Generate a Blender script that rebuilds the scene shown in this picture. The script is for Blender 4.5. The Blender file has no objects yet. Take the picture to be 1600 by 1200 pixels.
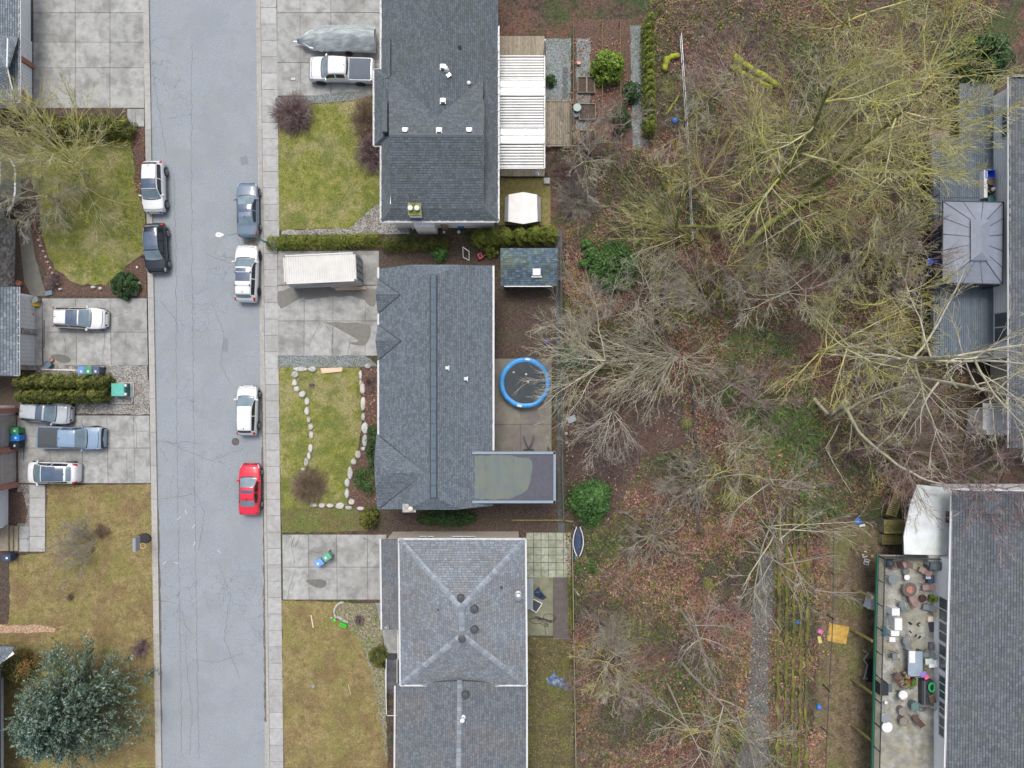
import bpy, math, random
import numpy as np
from mathutils import Vector, Matrix
random.seed(7); rng = np.random.default_rng(7)
R = math.radians
SC = bpy.context.scene
COL = SC.collection

# ------------------------------------------------------------------ camera, sky, sun, exposure
H = 60.0                      # drone height in metres
K = 0.05625                   # metres per photograph pixel on the ground
cam_d = bpy.data.cameras.new("camera"); cam = bpy.data.objects.new("camera", cam_d); COL.objects.link(cam)
cam_d.sensor_width = 36; cam_d.lens = 24.0; cam_d.clip_end = 2000; cam_d.clip_start = 1
cam.location = (0, 0, H); cam.rotation_euler = (0, 0, 0)
SC.camera = cam
SC.render.resolution_x = 1024; SC.render.resolution_y = 768
W = bpy.data.worlds.new("World"); SC.world = W; W.use_nodes = True
nt = W.node_tree; bg = nt.nodes["Background"]
sky = nt.nodes.new("ShaderNodeTexSky"); sky.sky_type = 'NISHITA'; sky.sun_disc = False
sky.sun_elevation = R(66); sky.sun_rotation = R(0); sky.dust_density = 5.0; sky.air_density = 1.0
hs = nt.nodes.new("ShaderNodeHueSaturation"); hs.inputs["Saturation"].default_value = 0.62
nt.links.new(sky.outputs[0], hs.inputs["Color"]); nt.links.new(hs.outputs[0], bg.inputs[0])
bg.inputs[1].default_value = 0.13
sun_d = bpy.data.lights.new("sun", 'SUN'); sun_d.energy = 1.15; sun_d.angle = R(20); sun_d.color = (1, .96, .9)
sun = bpy.data.objects.new("sun", sun_d); COL.objects.link(sun); sun.rotation_euler = (R(-24), R(-6), 0)
SC.view_settings.view_transform = 'Standard'; SC.view_settings.look = 'None'
SC.view_settings.exposure = 0.60; SC.view_settings.gamma = 1.0; SC.view_settings.use_curve_mapping = False

# ------------------------------------------------------------------ coordinates and mesh helpers
def P(px, py, z=0.0):
    s = K * (H - z) / H
    return Vector(((px - 800) * s, (600 - py) * s, z))

def off(o):
    v = Vector((0, 0, 0))
    while o is not None:
        v += o.location; o = o.parent
    return v

def tag(o, label=None, cat=None, group=None, kind=None):
    if label: o["label"] = label
    if cat: o["category"] = cat
    if group: o["group"] = group
    if kind: o["kind"] = kind
    return o

def empty(name, loc=(0, 0, 0), rz=0, label=None, cat=None, group=None, kind=None):
    o = bpy.data.objects.new(name, None); COL.objects.link(o)
    o.empty_display_size = .2
    o.location = loc; o.rotation_euler = (0, 0, rz)
    return tag(o, label, cat, group, kind)

def link(name, me, mats, parent=None, smooth=False):
    o = bpy.data.objects.new(name, me); COL.objects.link(o)
    if parent is not None: o.parent = parent
    if mats is not None and not len(me.materials):
        for m in (mats if isinstance(mats, (list, tuple)) else [mats]): me.materials.append(m)
    if smooth:
        me.polygons.foreach_set("use_smooth", [True] * len(me.polygons))
    return o

class MB:
    def __init__(s): s.v = []; s.f = []; s.m = []; s.mi = 0
    def add(s, vs, fs):
        n = len(s.v); s.v += [tuple(v) for v in vs]
        for f in fs: s.f.append([i + n for i in f]); s.m.append(s.mi)
        return s
    def box(s, c, size, rz=0, mat=None):
        hx, hy, hz = size[0] / 2, size[1] / 2, size[2] / 2
        pts = [Vector((x * hx, y * hy, z * hz)) for z in (-1, 1) for x, y in ((-1, -1), (1, -1), (1, 1), (-1, 1))]
        M = mat if mat is not None else Matrix.Rotation(rz, 3, 'Z')
        c = Vector(c)
        return s.add([c + M @ p for p in pts], [(3, 2, 1, 0), (4, 5, 6, 7), (0, 1, 5, 4), (1, 2, 6, 5), (2, 3, 7, 6), (3, 0, 4, 7)])
    def bevbox(s, c, size, rz=0, b=.02):
        """box with chamfered top edges"""
        hx, hy = size[0] / 2, size[1] / 2; z0 = -size[2] / 2; z1 = size[2] / 2
        M = Matrix.Rotation(rz, 3, 'Z'); c = Vector(c); pts = []
        for z, d in ((z0, 0), (z1 - b, 0), (z1, b)):
            for x, y in ((-1, -1), (1, -1), (1, 1), (-1, 1)): pts.append(c + M @ Vector((x * (hx - d), y * (hy - d), z)))
        fs = [(3, 2, 1, 0), (8, 9, 10, 11)]
        for k in (0, 4):
            for i in range(4): j = (i + 1) % 4; fs.append((k + i, k + j, k + 4 + j, k + 4 + i))
        return s.add(pts, fs)
    def prism(s, pts, z0, z1, inset=0):
        n = len(pts)
        a = sum(pts[i][0] * pts[(i + 1) % n][1] - pts[(i + 1) % n][0] * pts[i][1] for i in range(n))
        if a < 0: pts = list(reversed(pts))
        vs = [(p[0], p[1], z0) for p in pts] + [(p[0], p[1], z1) for p in pts]
        fs = [list(range(n, 2 * n)), list(range(n - 1, -1, -1))] + [(i, (i + 1) % n, n + (i + 1) % n, n + i) for i in range(n)]
        return s.add(vs, fs)
    def slab3(s, pts, t):
        """thick sheet under a 3-D polygon"""
        n = len(pts); pts = [Vector(p) for p in pts]
        nn = Vector((0, 0, 0))
        for i in range(n):
            nn += pts[i].cross(pts[(i + 1) % n])
        if nn.z < 0: pts = pts[::-1]
        vs = pts + [p - Vector((0, 0, t)) for p in pts]
        fs = [list(range(n)), list(range(2 * n - 1, n - 1, -1))] + [(i, n + i, n + (i + 1) % n, (i + 1) % n) for i in range(n)]
        return s.add(vs, fs)
    def bar(s, a, b, w, h=None):
        a = Vector(a); b = Vector(b); d = b - a
        if d.length < 1e-6: return s
        h = h or w; q = d.normalized(); up = Vector((0, 0, 1))
        if abs(q.z) > .98: up = Vector((1, 0, 0))
        x = q.cross(up).normalized(); z = x.cross(q).normalized()
        M = Matrix((x, q, z)).transposed()
        return s.box((a + b) / 2, (w, d.length, h), mat=M)
    def tube(s, pts, rad, n=6, cap=True):
        pts = [Vector(p) for p in pts]; m = len(pts)
        if not hasattr(rad, '__len__'): rad = [rad] * m
        vs = []; ref = None
        for i, p in enumerate(pts):
            d = (pts[min(i + 1, m - 1)] - pts[max(i - 1, 0)]).normalized()
            if ref is None: ref = Vector((0, 0, 1)) if abs(d.z) < .9 else Vector((1, 0, 0))
            x = d.cross(ref).normalized(); ref = x.cross(d).normalized(); y = ref
            for k in range(n):
                a = 2 * math.pi * k / n; vs.append(p + (x * math.cos(a) + y * math.sin(a)) * rad[i])
        fs = [(i * n + k, i * n + (k + 1) % n, (i + 1) * n + (k + 1) % n, (i + 1) * n + k) for i in range(m - 1) for k in range(n)]
        if cap: fs += [list(range(n - 1, -1, -1)), list(range((m - 1) * n, m * n))]
        return s.add(vs, fs)
    def lathe(s, c, prof, n=16, M=None):
        c = Vector(c); vs = []; M = M or Matrix.Identity(3)
        for r, z in prof:
            for k in range(n):
                a = 2 * math.pi * k / n; vs.append(c + M @ Vector((r * math.cos(a), r * math.sin(a), z)))
        m = len(prof)
        fs = [(i * n + k, i * n + (k + 1) % n, (i + 1) * n + (k + 1) % n, (i + 1) * n + k) for i in range(m - 1) for k in range(n)]
        fs += [list(range(n - 1, -1, -1)), list(range((m - 1) * n, m * n))]
        return s.add(vs, fs)
    def build(s, name, mats, parent=None, local=False, smooth=False):
        o_ = Vector((0, 0, 0)) if (parent is None or local) else off(parent)
        me = bpy.data.meshes.new(name)
        me.from_pydata([(v[0] - o_.x, v[1] - o_.y, v[2] - o_.z) for v in s.v], [], s.f)
        o = link(name, me, mats, parent, smooth)
        if isinstance(mats, (list, tuple)): me.polygons.foreach_set("material_index", s.m)
        return o

def np_mesh(name, V, F, mats, parent=None, smooth=False):
    """V (n,3), F (m,k) numpy arrays"""
    me = bpy.data.meshes.new(name); o_ = off(parent) if parent is not None else Vector((0, 0, 0))
    V = np.asarray(V, dtype=np.float32) - np.array(o_[:], dtype=np.float32)
    m, k = F.shape
    me.vertices.add(len(V)); me.vertices.foreach_set("co", V.ravel())
    me.loops.add(m * k); me.loops.foreach_set("vertex_index", F.astype(np.int32).ravel())
    me.polygons.add(m); me.polygons.foreach_set("loop_start", np.arange(0, m * k, k, dtype=np.int32))
    me.update(calc_edges=True)
    return link(name, me, mats, parent, smooth)

def copy_tree(o, parent=None):
    kids = list(o.children)
    c = o.copy(); COL.objects.link(c)
    if parent is not None: c.parent = parent
    for ch in kids: copy_tree(ch, c)
    return c

# ------------------------------------------------------------------ materials
_mats = {}
def mat(name, cols, scale=4.0, rough=.85, bump=0.0, bscale=None, big=None, bigscale=.25, isl=0.0, metal=0.0, detail=6, spec=.5,
        lo=.32, hi=.68, vor=None, objr=0.0, stretch=None, crack=None, coat=0):
    """noise driven colour ramp; big = (colour, amount) broad patches; isl = random brightness per loose piece; vor = (scale, amount) cells"""
    if name in _mats: return _mats[name]
    m = bpy.data.materials.new(name); m.use_nodes = True; t = m.node_tree; N = t.nodes; Lk = t.links.new
    b = N["Principled BSDF"]; b.inputs["Roughness"].default_value = rough; b.inputs["Metallic"].default_value = metal
    b.inputs["Specular IOR Level"].default_value = spec; b.inputs["Coat Weight"].default_value = coat
    g = N.new("ShaderNodeNewGeometry"); pos = g.outputs["Position"]
    if stretch:
        mp = N.new("ShaderNodeMapping"); mp.inputs["Scale"].default_value = stretch; Lk(pos, mp.inputs[0]); pos = mp.outputs[0]
    no = N.new("ShaderNodeTexNoise"); no.inputs["Scale"].default_value = scale; no.inputs["Detail"].default_value = detail; no.inputs["Roughness"].default_value = .65
    Lk(pos, no.inputs["Vector"])
    r = N.new("ShaderNodeValToRGB"); n = len(cols); cr = r.color_ramp
    for i, c in enumerate(cols):
        p_ = lo + (hi - lo) * i / max(1, n - 1)
        e = cr.elements[i] if i < 2 else cr.elements.new(p_)
        e.position = p_; e.color = (*c, 1)
    if n == 1: cr.elements[1].position = 1; cr.elements[1].color = (*cols[0], 1)
    Lk(no.outputs[0], r.inputs[0]); col = r.outputs[0]
    def mix(a, bcol, fac, mode='MIX'):
        x = N.new("ShaderNodeMix"); x.data_type = 'RGBA'; x.blend_type = mode
        if isinstance(fac, float): x.inputs[0].default_value = fac
        else: Lk(fac, x.inputs[0])
        Lk(a, x.inputs[6])
        if isinstance(bcol, tuple): x.inputs[7].default_value = (*bcol, 1)
        else: Lk(bcol, x.inputs[7])
        return x.outputs[2]
    if big:
        bigs = big if isinstance(big, list) else [big]
        for q, (bc, amt) in enumerate(bigs):
            n2 = N.new("ShaderNodeTexNoise"); n2.inputs["Scale"].default_value = bigscale * (1 + .7 * q); n2.inputs["Detail"].default_value = 5; n2.inputs["Roughness"].default_value = .6
            ad = N.new("ShaderNodeVectorMath"); ad.operation = 'ADD'; ad.inputs[1].default_value = (31.7 * (q + 1), 17.3, 5 * q); Lk(g.outputs["Position"], ad.inputs[0]); Lk(ad.outputs[0], n2.inputs["Vector"])
            mr = N.new("ShaderNodeMapRange"); mr.inputs[1].default_value = .45; mr.inputs[2].default_value = .62; mr.inputs[4].default_value = amt; mr.interpolation_type = 'SMOOTHSTEP'
            Lk(n2.outputs[0], mr.inputs[0]); col = mix(col, bc, mr.outputs[0])
    if vor:
        v = N.new("ShaderNodeTexVoronoi"); v.inputs["Scale"].default_value = vor[0]; Lk(pos, v.inputs["Vector"])
        bw = N.new("ShaderNodeSeparateColor"); Lk(v.outputs["Color"], bw.inputs[0])
        mr = N.new("ShaderNodeMapRange"); mr.inputs[3].default_value = 1 - vor[1]; mr.inputs[4].default_value = 1 + vor[1]; Lk(bw.outputs[0], mr.inputs[0])
        cb = N.new("ShaderNodeCombineColor"); [Lk(mr.outputs[0], cb.inputs[k]) for k in range(3)]
        col = mix(col, cb.outputs[0], 1.0, 'MULTIPLY')
    if crack:
        n3 = N.new("ShaderNodeTexNoise"); n3.inputs["Scale"].default_value = 1.5; Lk(g.outputs["Position"], n3.inputs["Vector"])
        ad = N.new("ShaderNodeVectorMath"); ad.operation = 'MULTIPLY_ADD'; ad.inputs[1].default_value = (.9, .9, .9); Lk(n3.outputs["Color"], ad.inputs[0]); Lk(g.outputs["Position"], ad.inputs[2])
        v = N.new("ShaderNodeTexVoronoi"); v.feature = 'DISTANCE_TO_EDGE'; v.inputs["Scale"].default_value = crack[0]; Lk(ad.outputs[0], v.inputs["Vector"])
        n4 = N.new("ShaderNodeTexNoise"); n4.inputs["Scale"].default_value = .13; Lk(g.outputs["Position"], n4.inputs["Vector"])
        m1 = N.new("ShaderNodeMapRange"); m1.inputs[1].default_value = .0; m1.inputs[2].default_value = crack[1]; m1.inputs[3].default_value = 1; m1.inputs[4].default_value = 0; Lk(v.outputs["Distance"], m1.inputs[0])
        m2 = N.new("ShaderNodeMapRange"); m2.inputs[1].default_value = .47; m2.inputs[2].default_value = .6; m2.inputs[4].default_value = crack[2]; Lk(n4.outputs[0], m2.inputs[0])
        mu = N.new("ShaderNodeMath"); mu.operation = 'MULTIPLY'; Lk(m1.outputs[0], mu.inputs[0]); Lk(m2.outputs[0], mu.inputs[1])
        col = mix(col, (.05, .05, .05), mu.outputs[0])
    for amt, src in ((isl, "isl"), (objr, "obj")):
        if amt:
            o_ = g.outputs["Random Per Island"] if src == "isl" else N.new("ShaderNodeObjectInfo").outputs["Random"]
            mr = N.new("ShaderNodeMapRange"); mr.inputs[3].default_value = 1 - amt; mr.inputs[4].default_value = 1 + amt; Lk(o_, mr.inputs[0])
            cb = N.new("ShaderNodeCombineColor"); [Lk(mr.outputs[0], cb.inputs[k]) for k in range(3)]
            col = mix(col, cb.outputs[0], 1.0, 'MULTIPLY')
    Lk(col, b.inputs["Base Color"])
    if bump:
        bn = N.new("ShaderNodeTexNoise"); bn.inputs["Scale"].default_value = bscale or scale * 3; bn.inputs["Detail"].default_value = 4
        Lk(pos, bn.inputs["Vector"])
        bp = N.new("ShaderNodeBump"); bp.inputs["Strength"].default_value = min(1, bump); bp.inputs["Distance"].default_value = .05 * bump
        Lk(bn.outputs[0], bp.inputs["Height"]); Lk(bp.outputs[0], b.inputs["Normal"])
    _mats[name] = m; return m

def flat(name, c, rough=.5, metal=0, isl=0, objr=0, spec=.5, coat=0):
    """a painted or plastic surface with faint wear"""
    d = tuple(x * .9 for x in c)
    return mat(name, [d, c], scale=2.5, rough=rough, metal=metal, isl=isl, objr=objr, spec=spec, coat=coat)

M_asphalt = mat("asphalt", [(.17, .195, .22), (.23, .26, .29), (.29, .32, .35)], scale=9, rough=.95, bump=.3, bscale=30, big=[((.27, .29, .315), .4), ((.195, .215, .235), .4), ((.24, .25, .26), .4)], bigscale=.3, crack=(.75, .02, .45), detail=9)
M_conc = mat("concrete", [(.195, .20, .195), (.285, .292, .285), (.355, .36, .35)], scale=1.6, rough=.9, bump=.15, bscale=25, big=[((.165, .165, .155), .65), ((.345, .345, .33), .45)], bigscale=.6, objr=.09, detail=9)
M_walk = mat("pavement_concrete", [(.27, .272, .27), (.335, .338, .335), (.375, .378, .375)], scale=2.5, rough=.9, bump=.15, bscale=25, objr=.09, big=((.25, .245, .225), .4), bigscale=.6, detail=9)
M_kerb = mat("kerb_concrete", [(.27, .265, .25), (.36, .355, .335)], scale=3, rough=.9, objr=.08, bump=.1, detail=9)
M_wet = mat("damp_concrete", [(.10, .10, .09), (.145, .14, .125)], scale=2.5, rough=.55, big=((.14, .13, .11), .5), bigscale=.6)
M_soil = mat("garden_soil", [(.036, .025, .021), (.065, .045, .037), (.105, .078, .065)], scale=5, rough=.95, bump=.6, bscale=14, big=[((.085, .055, .045), .5), ((.06, .062, .03), .4)], bigscale=.5, vor=(14, .35), detail=9)
M_bark = mat("bark_mulch", [(.055, .035, .027), (.10, .058, .042), (.17, .11, .085)], scale=7, rough=.95, bump=.7, bscale=16, vor=(18, .45), big=((.075, .05, .04), .5), bigscale=.7, detail=9)
M_ground = mat("shaded_woodland_soil", [(.018, .015, .012), (.045, .033, .025), (.08, .055, .042), (.05, .05, .026)], scale=1.4, rough=.95, bump=1, bscale=7, big=[((.12, .062, .045), .75), ((.03, .06, .012), .75)], bigscale=.2, vor=(9, .45), detail=12)  # soil tones darkened to carry the shade under the trees too
M_gravel = mat("gravel", [(.10, .12, .125), (.17, .195, .195), (.29, .31, .31)], scale=14, rough=.95, bump=.8, bscale=30, vor=(16, .5), big=((.12, .13, .10), .4), bigscale=.6, detail=9)
M_gravel2 = mat("pale_gravel", [(.13, .125, .115), (.24, .235, .22), (.36, .35, .33)], scale=14, rough=.95, bump=.8, bscale=30, vor=(13, .6), big=((.14, .11, .09), .5), bigscale=.8, detail=9)
def lawn(name, cols, big): return mat(name, cols, scale=1.6, rough=.95, bump=.9, bscale=22, big=big, bigscale=.33, vor=(13, .28), detail=12)
LG, LT, LD = (.155, .165, .035), (.26, .22, .105), (.08, .105, .022)
M_lawnA = lawn("lawn_green", [LD, (.15, .17, .028), (.205, .205, .05), (.26, .225, .10)], [((.29, .25, .13), .75), ((.095, .125, .022), .7)])
M_lawnB = lawn("lawn_dry", [(.12, .10, .04), (.19, .155, .06), (.245, .19, .085), (.26, .215, .12)], [((.17, .165, .045), .75), ((.15, .095, .05), .6)])
M_blade = mat("grass_blades", [(.09, .12, .02), (.18, .185, .045), (.28, .24, .11)], scale=.5, isl=.45, rough=.9)
M_blade2 = mat("dry_grass_blades", [(.14, .14, .035), (.24, .19, .08), (.31, .25, .14)], scale=.5, isl=.45, rough=.9)
M_leaf = mat("dead_leaves", [(.19, .08, .052), (.28, .135, .09), (.37, .22, .155)], scale=.7, isl=.45, rough=.8)
M_twig = mat("grey_twigs", [(.20, .18, .155), (.30, .275, .24), (.34, .32, .22)], scale=.7, isl=.35, rough=.9)
M_pale = mat("pale_bark", [(.25, .23, .175), (.395, .37, .30), (.51, .48, .41)], scale=2.2, isl=.25, rough=.9, bump=.4, big=((.30, .30, .11), .5), bigscale=.8)
M_lich = mat("lichen_bark", [(.22, .21, .10), (.38, .36, .18), (.48, .46, .33)], scale=1.1, isl=.4, rough=.9, bump=.4, big=((.42, .39, .05), .65), bigscale=.7)
M_mossb = mat("mossy_bark", [(.07, .075, .02), (.16, .18, .035), (.27, .26, .16)], scale=2, rough=.95, bump=.6)
M_bram = mat("bramble_stems", [(.16, .10, .095), (.26, .19, .175), (.34, .29, .265)], scale=.4, isl=.4, rough=.9)
M_red = mat("purple_twigs", [(.13, .07, .075), (.24, .165, .165), (.36, .30, .29)], scale=1.5, isl=.5, rough=.9)
M_brown = mat("brown_twigs", [(.16, .115, .075), (.27, .20, .14), (.32, .28, .18)], scale=1.2, isl=.45, rough=.9)
M_moss = mat("moss", [(.11, .13, .015), (.27, .30, .025), (.40, .41, .05)], scale=3, rough=.95, bump=.8, bscale=14)
def leafm(n, c1, c2, c3, isl=.4): return mat(n, [c1, c2, c3], scale=1.4, isl=isl, rough=.6, spec=.35)
M_lau = leafm("laurel_leaves", (.02, .06, .015), (.055, .14, .03), (.12, .23, .07))
M_rho = leafm("yellow_green_leaves", (.05, .09, .012), (.13, .21, .02), (.22, .29, .05))
M_ced = leafm("cedar_foliage", (.035, .045, .008), (.085, .10, .014), (.16, .16, .03))
M_ced2 = leafm("bright_cedar", (.05, .07, .010), (.13, .16, .02), (.20, .22, .04))
M_box = leafm("dark_green_leaves", (.012, .035, .010), (.03, .075, .02), (.06, .12, .035))
M_fir = leafm("blue_green_needles", (.03, .065, .05), (.085, .14, .11), (.27, .34, .29), .6)
M_ivy = leafm("ivy_leaves", (.02, .05, .012), (.05, .12, .025), (.09, .17, .05))
M_fern = leafm("fern_fronds", (.07, .09, .015), (.15, .17, .03), (.22, .21, .07))
M_white = flat("white_paint", (.64, .65, .66), .5)
M_whitew = flat("white_siding", (.83, .85, .87), .6)
M_gut = flat("white_gutter", (.66, .67, .68), .45)
M_beige = flat("beige_siding", (.50, .46, .40), .7)
M_brick = mat("red_brick", [(.26, .10, .07), (.40, .20, .15)], scale=6, rough=.9)
M_stone = mat("field_stone", [(.26, .26, .25), (.40, .41, .41), (.52, .52, .50)], scale=3, rough=.9, bump=.4, objr=.2, big=((.42, .34, .24), .4), bigscale=.4)
M_glass = mat("window_glass", [(.05, .07, .085), (.10, .13, .15)], scale=.8, rough=.08, spec=.8)
M_cglass = mat("car_glass", [(.10, .15, .18), (.17, .23, .27)], scale=1.2, rough=.12, spec=1)  # blue-grey base colour has the sky's reflection painted in
M_dglass = mat("dark_car_glass", [(.012, .016, .02), (.03, .038, .045)], scale=1.2, rough=.1, spec=.8)
M_rglass = mat("roof_glass", [(.05, .075, .12), (.075, .11, .17)], scale=1.2, rough=.1, spec=.8)  # bluish base colour also stands in for reflected sky
M_black = flat("black_plastic", (.018, .019, .022), .5)
M_tyre = flat("tyre_rubber", (.02, .02, .021), .8)
M_rim = flat("alloy_rim", (.42, .43, .45), .3, .6)
M_redl = flat("red_lens", (.45, .01, .02), .15)
M_lamp = flat("clear_lens", (.45, .48, .52), .1)
M_chrome = flat("bright_trim", (.6, .62, .64), .2, .8)
M_wood = mat("weathered_wood", [(.15, .125, .09), (.24, .205, .15), (.31, .28, .22)], scale=3, rough=.9, objr=.16, stretch=(6, 1, 1), bump=.2)
M_woodm = mat("mossy_boards", [(.12, .10, .035), (.18, .155, .05), (.24, .20, .09)], scale=3, rough=.9, objr=.16, bump=.2)
M_lum = flat("fresh_lumber", (.60, .46, .33), .8)
M_dboard = mat("grey_deck_paint", [(.075, .10, .125), (.115, .145, .18)], scale=2, rough=.75, objr=.12)
M_dark = flat("dark_steel", (.035, .04, .05), .5)
M_galv = flat("galvanised_steel", (.34, .36, .38), .4, .6)
# ------------------------------------------------------------------ setting helpers
def pin(poly, X, Y):
    """vectorised point in polygon"""
    inside = np.zeros(len(X), bool); n = len(poly); j = n - 1
    for i in range(n):
        xi, yi = poly[i][0], poly[i][1]; xj, yj = poly[j][0], poly[j][1]
        if yi != yj:
            c = ((yi > Y) != (yj > Y)) & (X < (xj - xi) * (Y - yi) / (yj - yi) + xi); inside ^= c
        j = i
    return inside

def jag(pts, amp=.08, step=.45):
    out = []; n = len(pts)
    for i in range(n):
        a = Vector(pts[i][:2]); b = Vector(pts[(i + 1) % n][:2]); d = b - a; k = max(1, int(d.length / step))
        nrm = Vector((-d.y, d.x)).normalized() if d.length > 0 else Vector((0, 0))
        for q in range(k):
            t = q / k; p = a + d * t
            if q: p += nrm * random.uniform(-amp, amp)
            out.append(p)
    return out

def chaikin(q):
    for _ in range(1): q = [p for i in range(len(q)) for p in ((q[i][0] * .75 + q[(i + 1) % len(q)][0] * .25, q[i][1] * .75 + q[(i + 1) % len(q)][1] * .25), (q[i][0] * .25 + q[(i + 1) % len(q)][0] * .75, q[i][1] * .25 + q[(i + 1) % len(q)][1] * .75))]
    return q

def region(name, pxs, top, m, thick=.06, jagamp=0, kind='structure', label=None, parent=None, world=None):
    pts = world if world else [P(x, y)[:2] for x, y in (chaikin(pxs) if name == 'damp_patch' else pxs)]
    if jagamp: pts = jag(pts, jagamp)
    mb = MB(); mb.prism(pts, top - thick, top)
    o = mb.build(name, m, parent)
    if parent is None: tag(o, kind=kind, label=label)
    return o

def slabs(name, xs, ys, top, m, gap=.018, thick=.1, skip=(), piece='slab', shear=0.0, parent=None, jit=.004, kind='structure'):
    """grid of cast slabs, joints recessed; xs, ys are pixel joint positions; shear = dx per dy"""
    root = parent or empty(name, P((xs[0] + xs[-1]) / 2, (ys[0] + ys[-1]) / 2), kind=kind)
    for i in range(len(xs) - 1):
        for j in range(len(ys) - 1):
            if (i, j) in skip: continue
            sh = lambda y: (y - ys[0]) * shear
            q = [P(xs[i] + sh(ys[j]), ys[j]), P(xs[i + 1] + sh(ys[j]), ys[j]), P(xs[i + 1] + sh(ys[j + 1]), ys[j + 1]), P(xs[i] + sh(ys[j + 1]), ys[j + 1])]
            c = sum(q, Vector()) / 4
            q = [v + (c - v).normalized() * gap * 1.4 for v in q]
            mb = MB(); mb.prism([v[:2] for v in q], top - thick, top + random.uniform(-jit, jit)); mb.build(piece, m, root)
    return root

def cracks(name, lines, z, w=.03, mtl=None, kind='structure', wander=.12):
    mb = MB()
    for ln in lines:
        pts = [P(x, y, z) for x, y in ln]; fine = []
        for a, b in zip(pts[:-1], pts[1:]):
            k = max(2, int((b - a).length / .25)); n = Vector((-(b - a).y, (b - a).x, 0)).normalized()
            for q in range(k): fine.append(a + (b - a) * q / k + (n * random.uniform(-wander, wander) * .6 if q else Vector()))
        fine.append(pts[-1])
        L = []; Rr = []
        for i, p in enumerate(fine):
            d = (fine[min(i + 1, len(fine) - 1)] - fine[max(0, i - 1)]).normalized(); n = Vector((-d.y, d.x, 0)) * w * random.uniform(.3, .7)
            L.append(p + n); Rr.append(p - n)
        vs = L + Rr; m_ = len(fine)
        mb.add(vs, [(i, m_ + i, m_ + i + 1, i + 1) for i in range(m_ - 1)])
    o = mb.build(name, mtl or M_crack); tag(o, kind=kind); return o
M_crack = flat("crack_filler", (.10, .108, .115), .9)

def rxl(y): return 232 + 20 * y / 1200        # left and right road edges in pixels
def rxr(y): return 399.5 + 14.5 * y / 1200

# ------------------------------------------------------------------ ground, road, kerbs, pavement
g = MB(); g.add([(-400, -400, -.16), (400, -400, -.16), (400, 400, -.16), (-400, 400, -.16)], [(0, 1, 2, 3)])
tag(g.build("ground", M_ground), kind='structure')
YT, YB = -420, 1620
region("road", [(rxl(YT) - 2, YT), (rxr(YT) + 2, YT), (rxr(YB) + 2, YB), (rxl(YB) - 2, YB)], -.12, M_asphalt, .03)
region("front_yard_soil", [(-500, YT), (rxl(YT) - 10, YT), (rxl(YB) - 10, YB), (-500, YB)], 0, M_soil, .15)
region("back_yard_soil", [(rxr(YT) + 8, YT), (2200, YT), (2200, YB), (rxr(YB) + 8, YB)], 0, M_ground, .15)

kl = empty("kerb", P(238, 600), kind='structure')
y = -60.0
while y < 1260:
    y2 = y + 52.5
    mb = MB(); mb.prism([P(rxl(y) - 8.5, y + .35)[:2], P(rxl(y) + .5, y + .35)[:2], P(rxl(y2) + .5, y2)[:2], P(rxl(y2) - 8.5, y2)[:2]], -.14, .03); mb.build("kerb_stone", M_kerb, kl)
    y = y2
kr = empty("kerb", P(408, 600), kind='structure'); gut = empty("gutter_strip", P(402, 600), kind='structure')
y = -60.0
while y < 1260:
    y2 = y + 52.5
    mb = MB(); mb.prism([P(rxr(y) + 3.6, y + .35)[:2], P(rxr(y) + 7.5, y + .35)[:2], P(rxr(y2) + 7.5, y2)[:2], P(rxr(y2) + 3.6, y2)[:2]], -.14, .035); mb.build("kerb_stone", M_kerb, kr)
    mb = MB(); mb.prism([P(rxr(y) - .5, y + .35)[:2], P(rxr(y) + 3.6, y + .35)[:2], P(rxr(y2) + 3.6, y2)[:2], P(rxr(y2) - .5, y2)[:2]], -.14, -.10); mb.build("gutter_slab", M_kerb, gut)
    y = y2
walk = empty("pavement", P(420, 600), kind='structure')
y = -65.0
while y < 1260:
    y2 = y + 25.6; e = lambda yy: 32.5 - (0 if yy < 360 else 3.5)
    mb = MB(); mb.prism([P(rxr(y) + 7.9, y + .5)[:2], P(rxr(y) + e(y), y + .5)[:2], P(rxr(y2) + e(y), y2)[:2], P(rxr(y2) + 7.9, y2)[:2]], -.1, .025 + random.uniform(0, .006)); mb.build("paving_slab", M_walk, walk)
    y = y2

ls = [[(243, 689), (262, 690), (272, 693), (290, 690), (312, 694)], [(272, 690), (283, 697), (290, 700)], [(249, 938), (262, 940), (277, 943), (284, 955), (288, 975), (300, 990)],
      [(300, 66), (299, 300), (302, 600), (306, 900), (311, 1190)], [(272, 270), (275, 420), (276, 640), (280, 900), (284, 1180)], [(345, 400), (370, 405)], [(320, 395), (360, 412)],
      [(250, 700), (262, 720)], [(264, 185), (300, 178)], [(260, 690), (330, 720), (380, 700)], [(300, 760), (320, 800), (310, 860)], [(290, 985), (292, 1040), (300, 1110), (296, 1180)],
      [(300, 1030), (340, 1035), (380, 1020)], [(240, 120), (260, 240)], [(250, 470), (275, 500), (280, 520)], [(330, 470), (350, 520), (345, 570), (360, 600)], [(252, 780), (300, 772)], [(340, 880), (360, 930), (350, 1000), (375, 1060)]]
cracks("road_cracks", ls, -.114, .026)
def walkcrack():
    mb = MB()
    for x, y in ((290, 800), (276, 810), (300, 850), (256, 880), (275, 880), (340, 862), (303, 823)):
        p = P(x + random.uniform(-4, 4), y); a = random.uniform(0, 3); mb.box((p.x, p.y, -.112), (.4, .03, .006), rz=a)
    tag(mb.build("chalk_marks", M_white), kind='structure')
walkcrack()
M_patch = mat('asphalt_patch', [(.155, .175, .195), (.21, .23, .25)], scale=9, rough=.95, bump=.3, bscale=30, detail=9)
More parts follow.
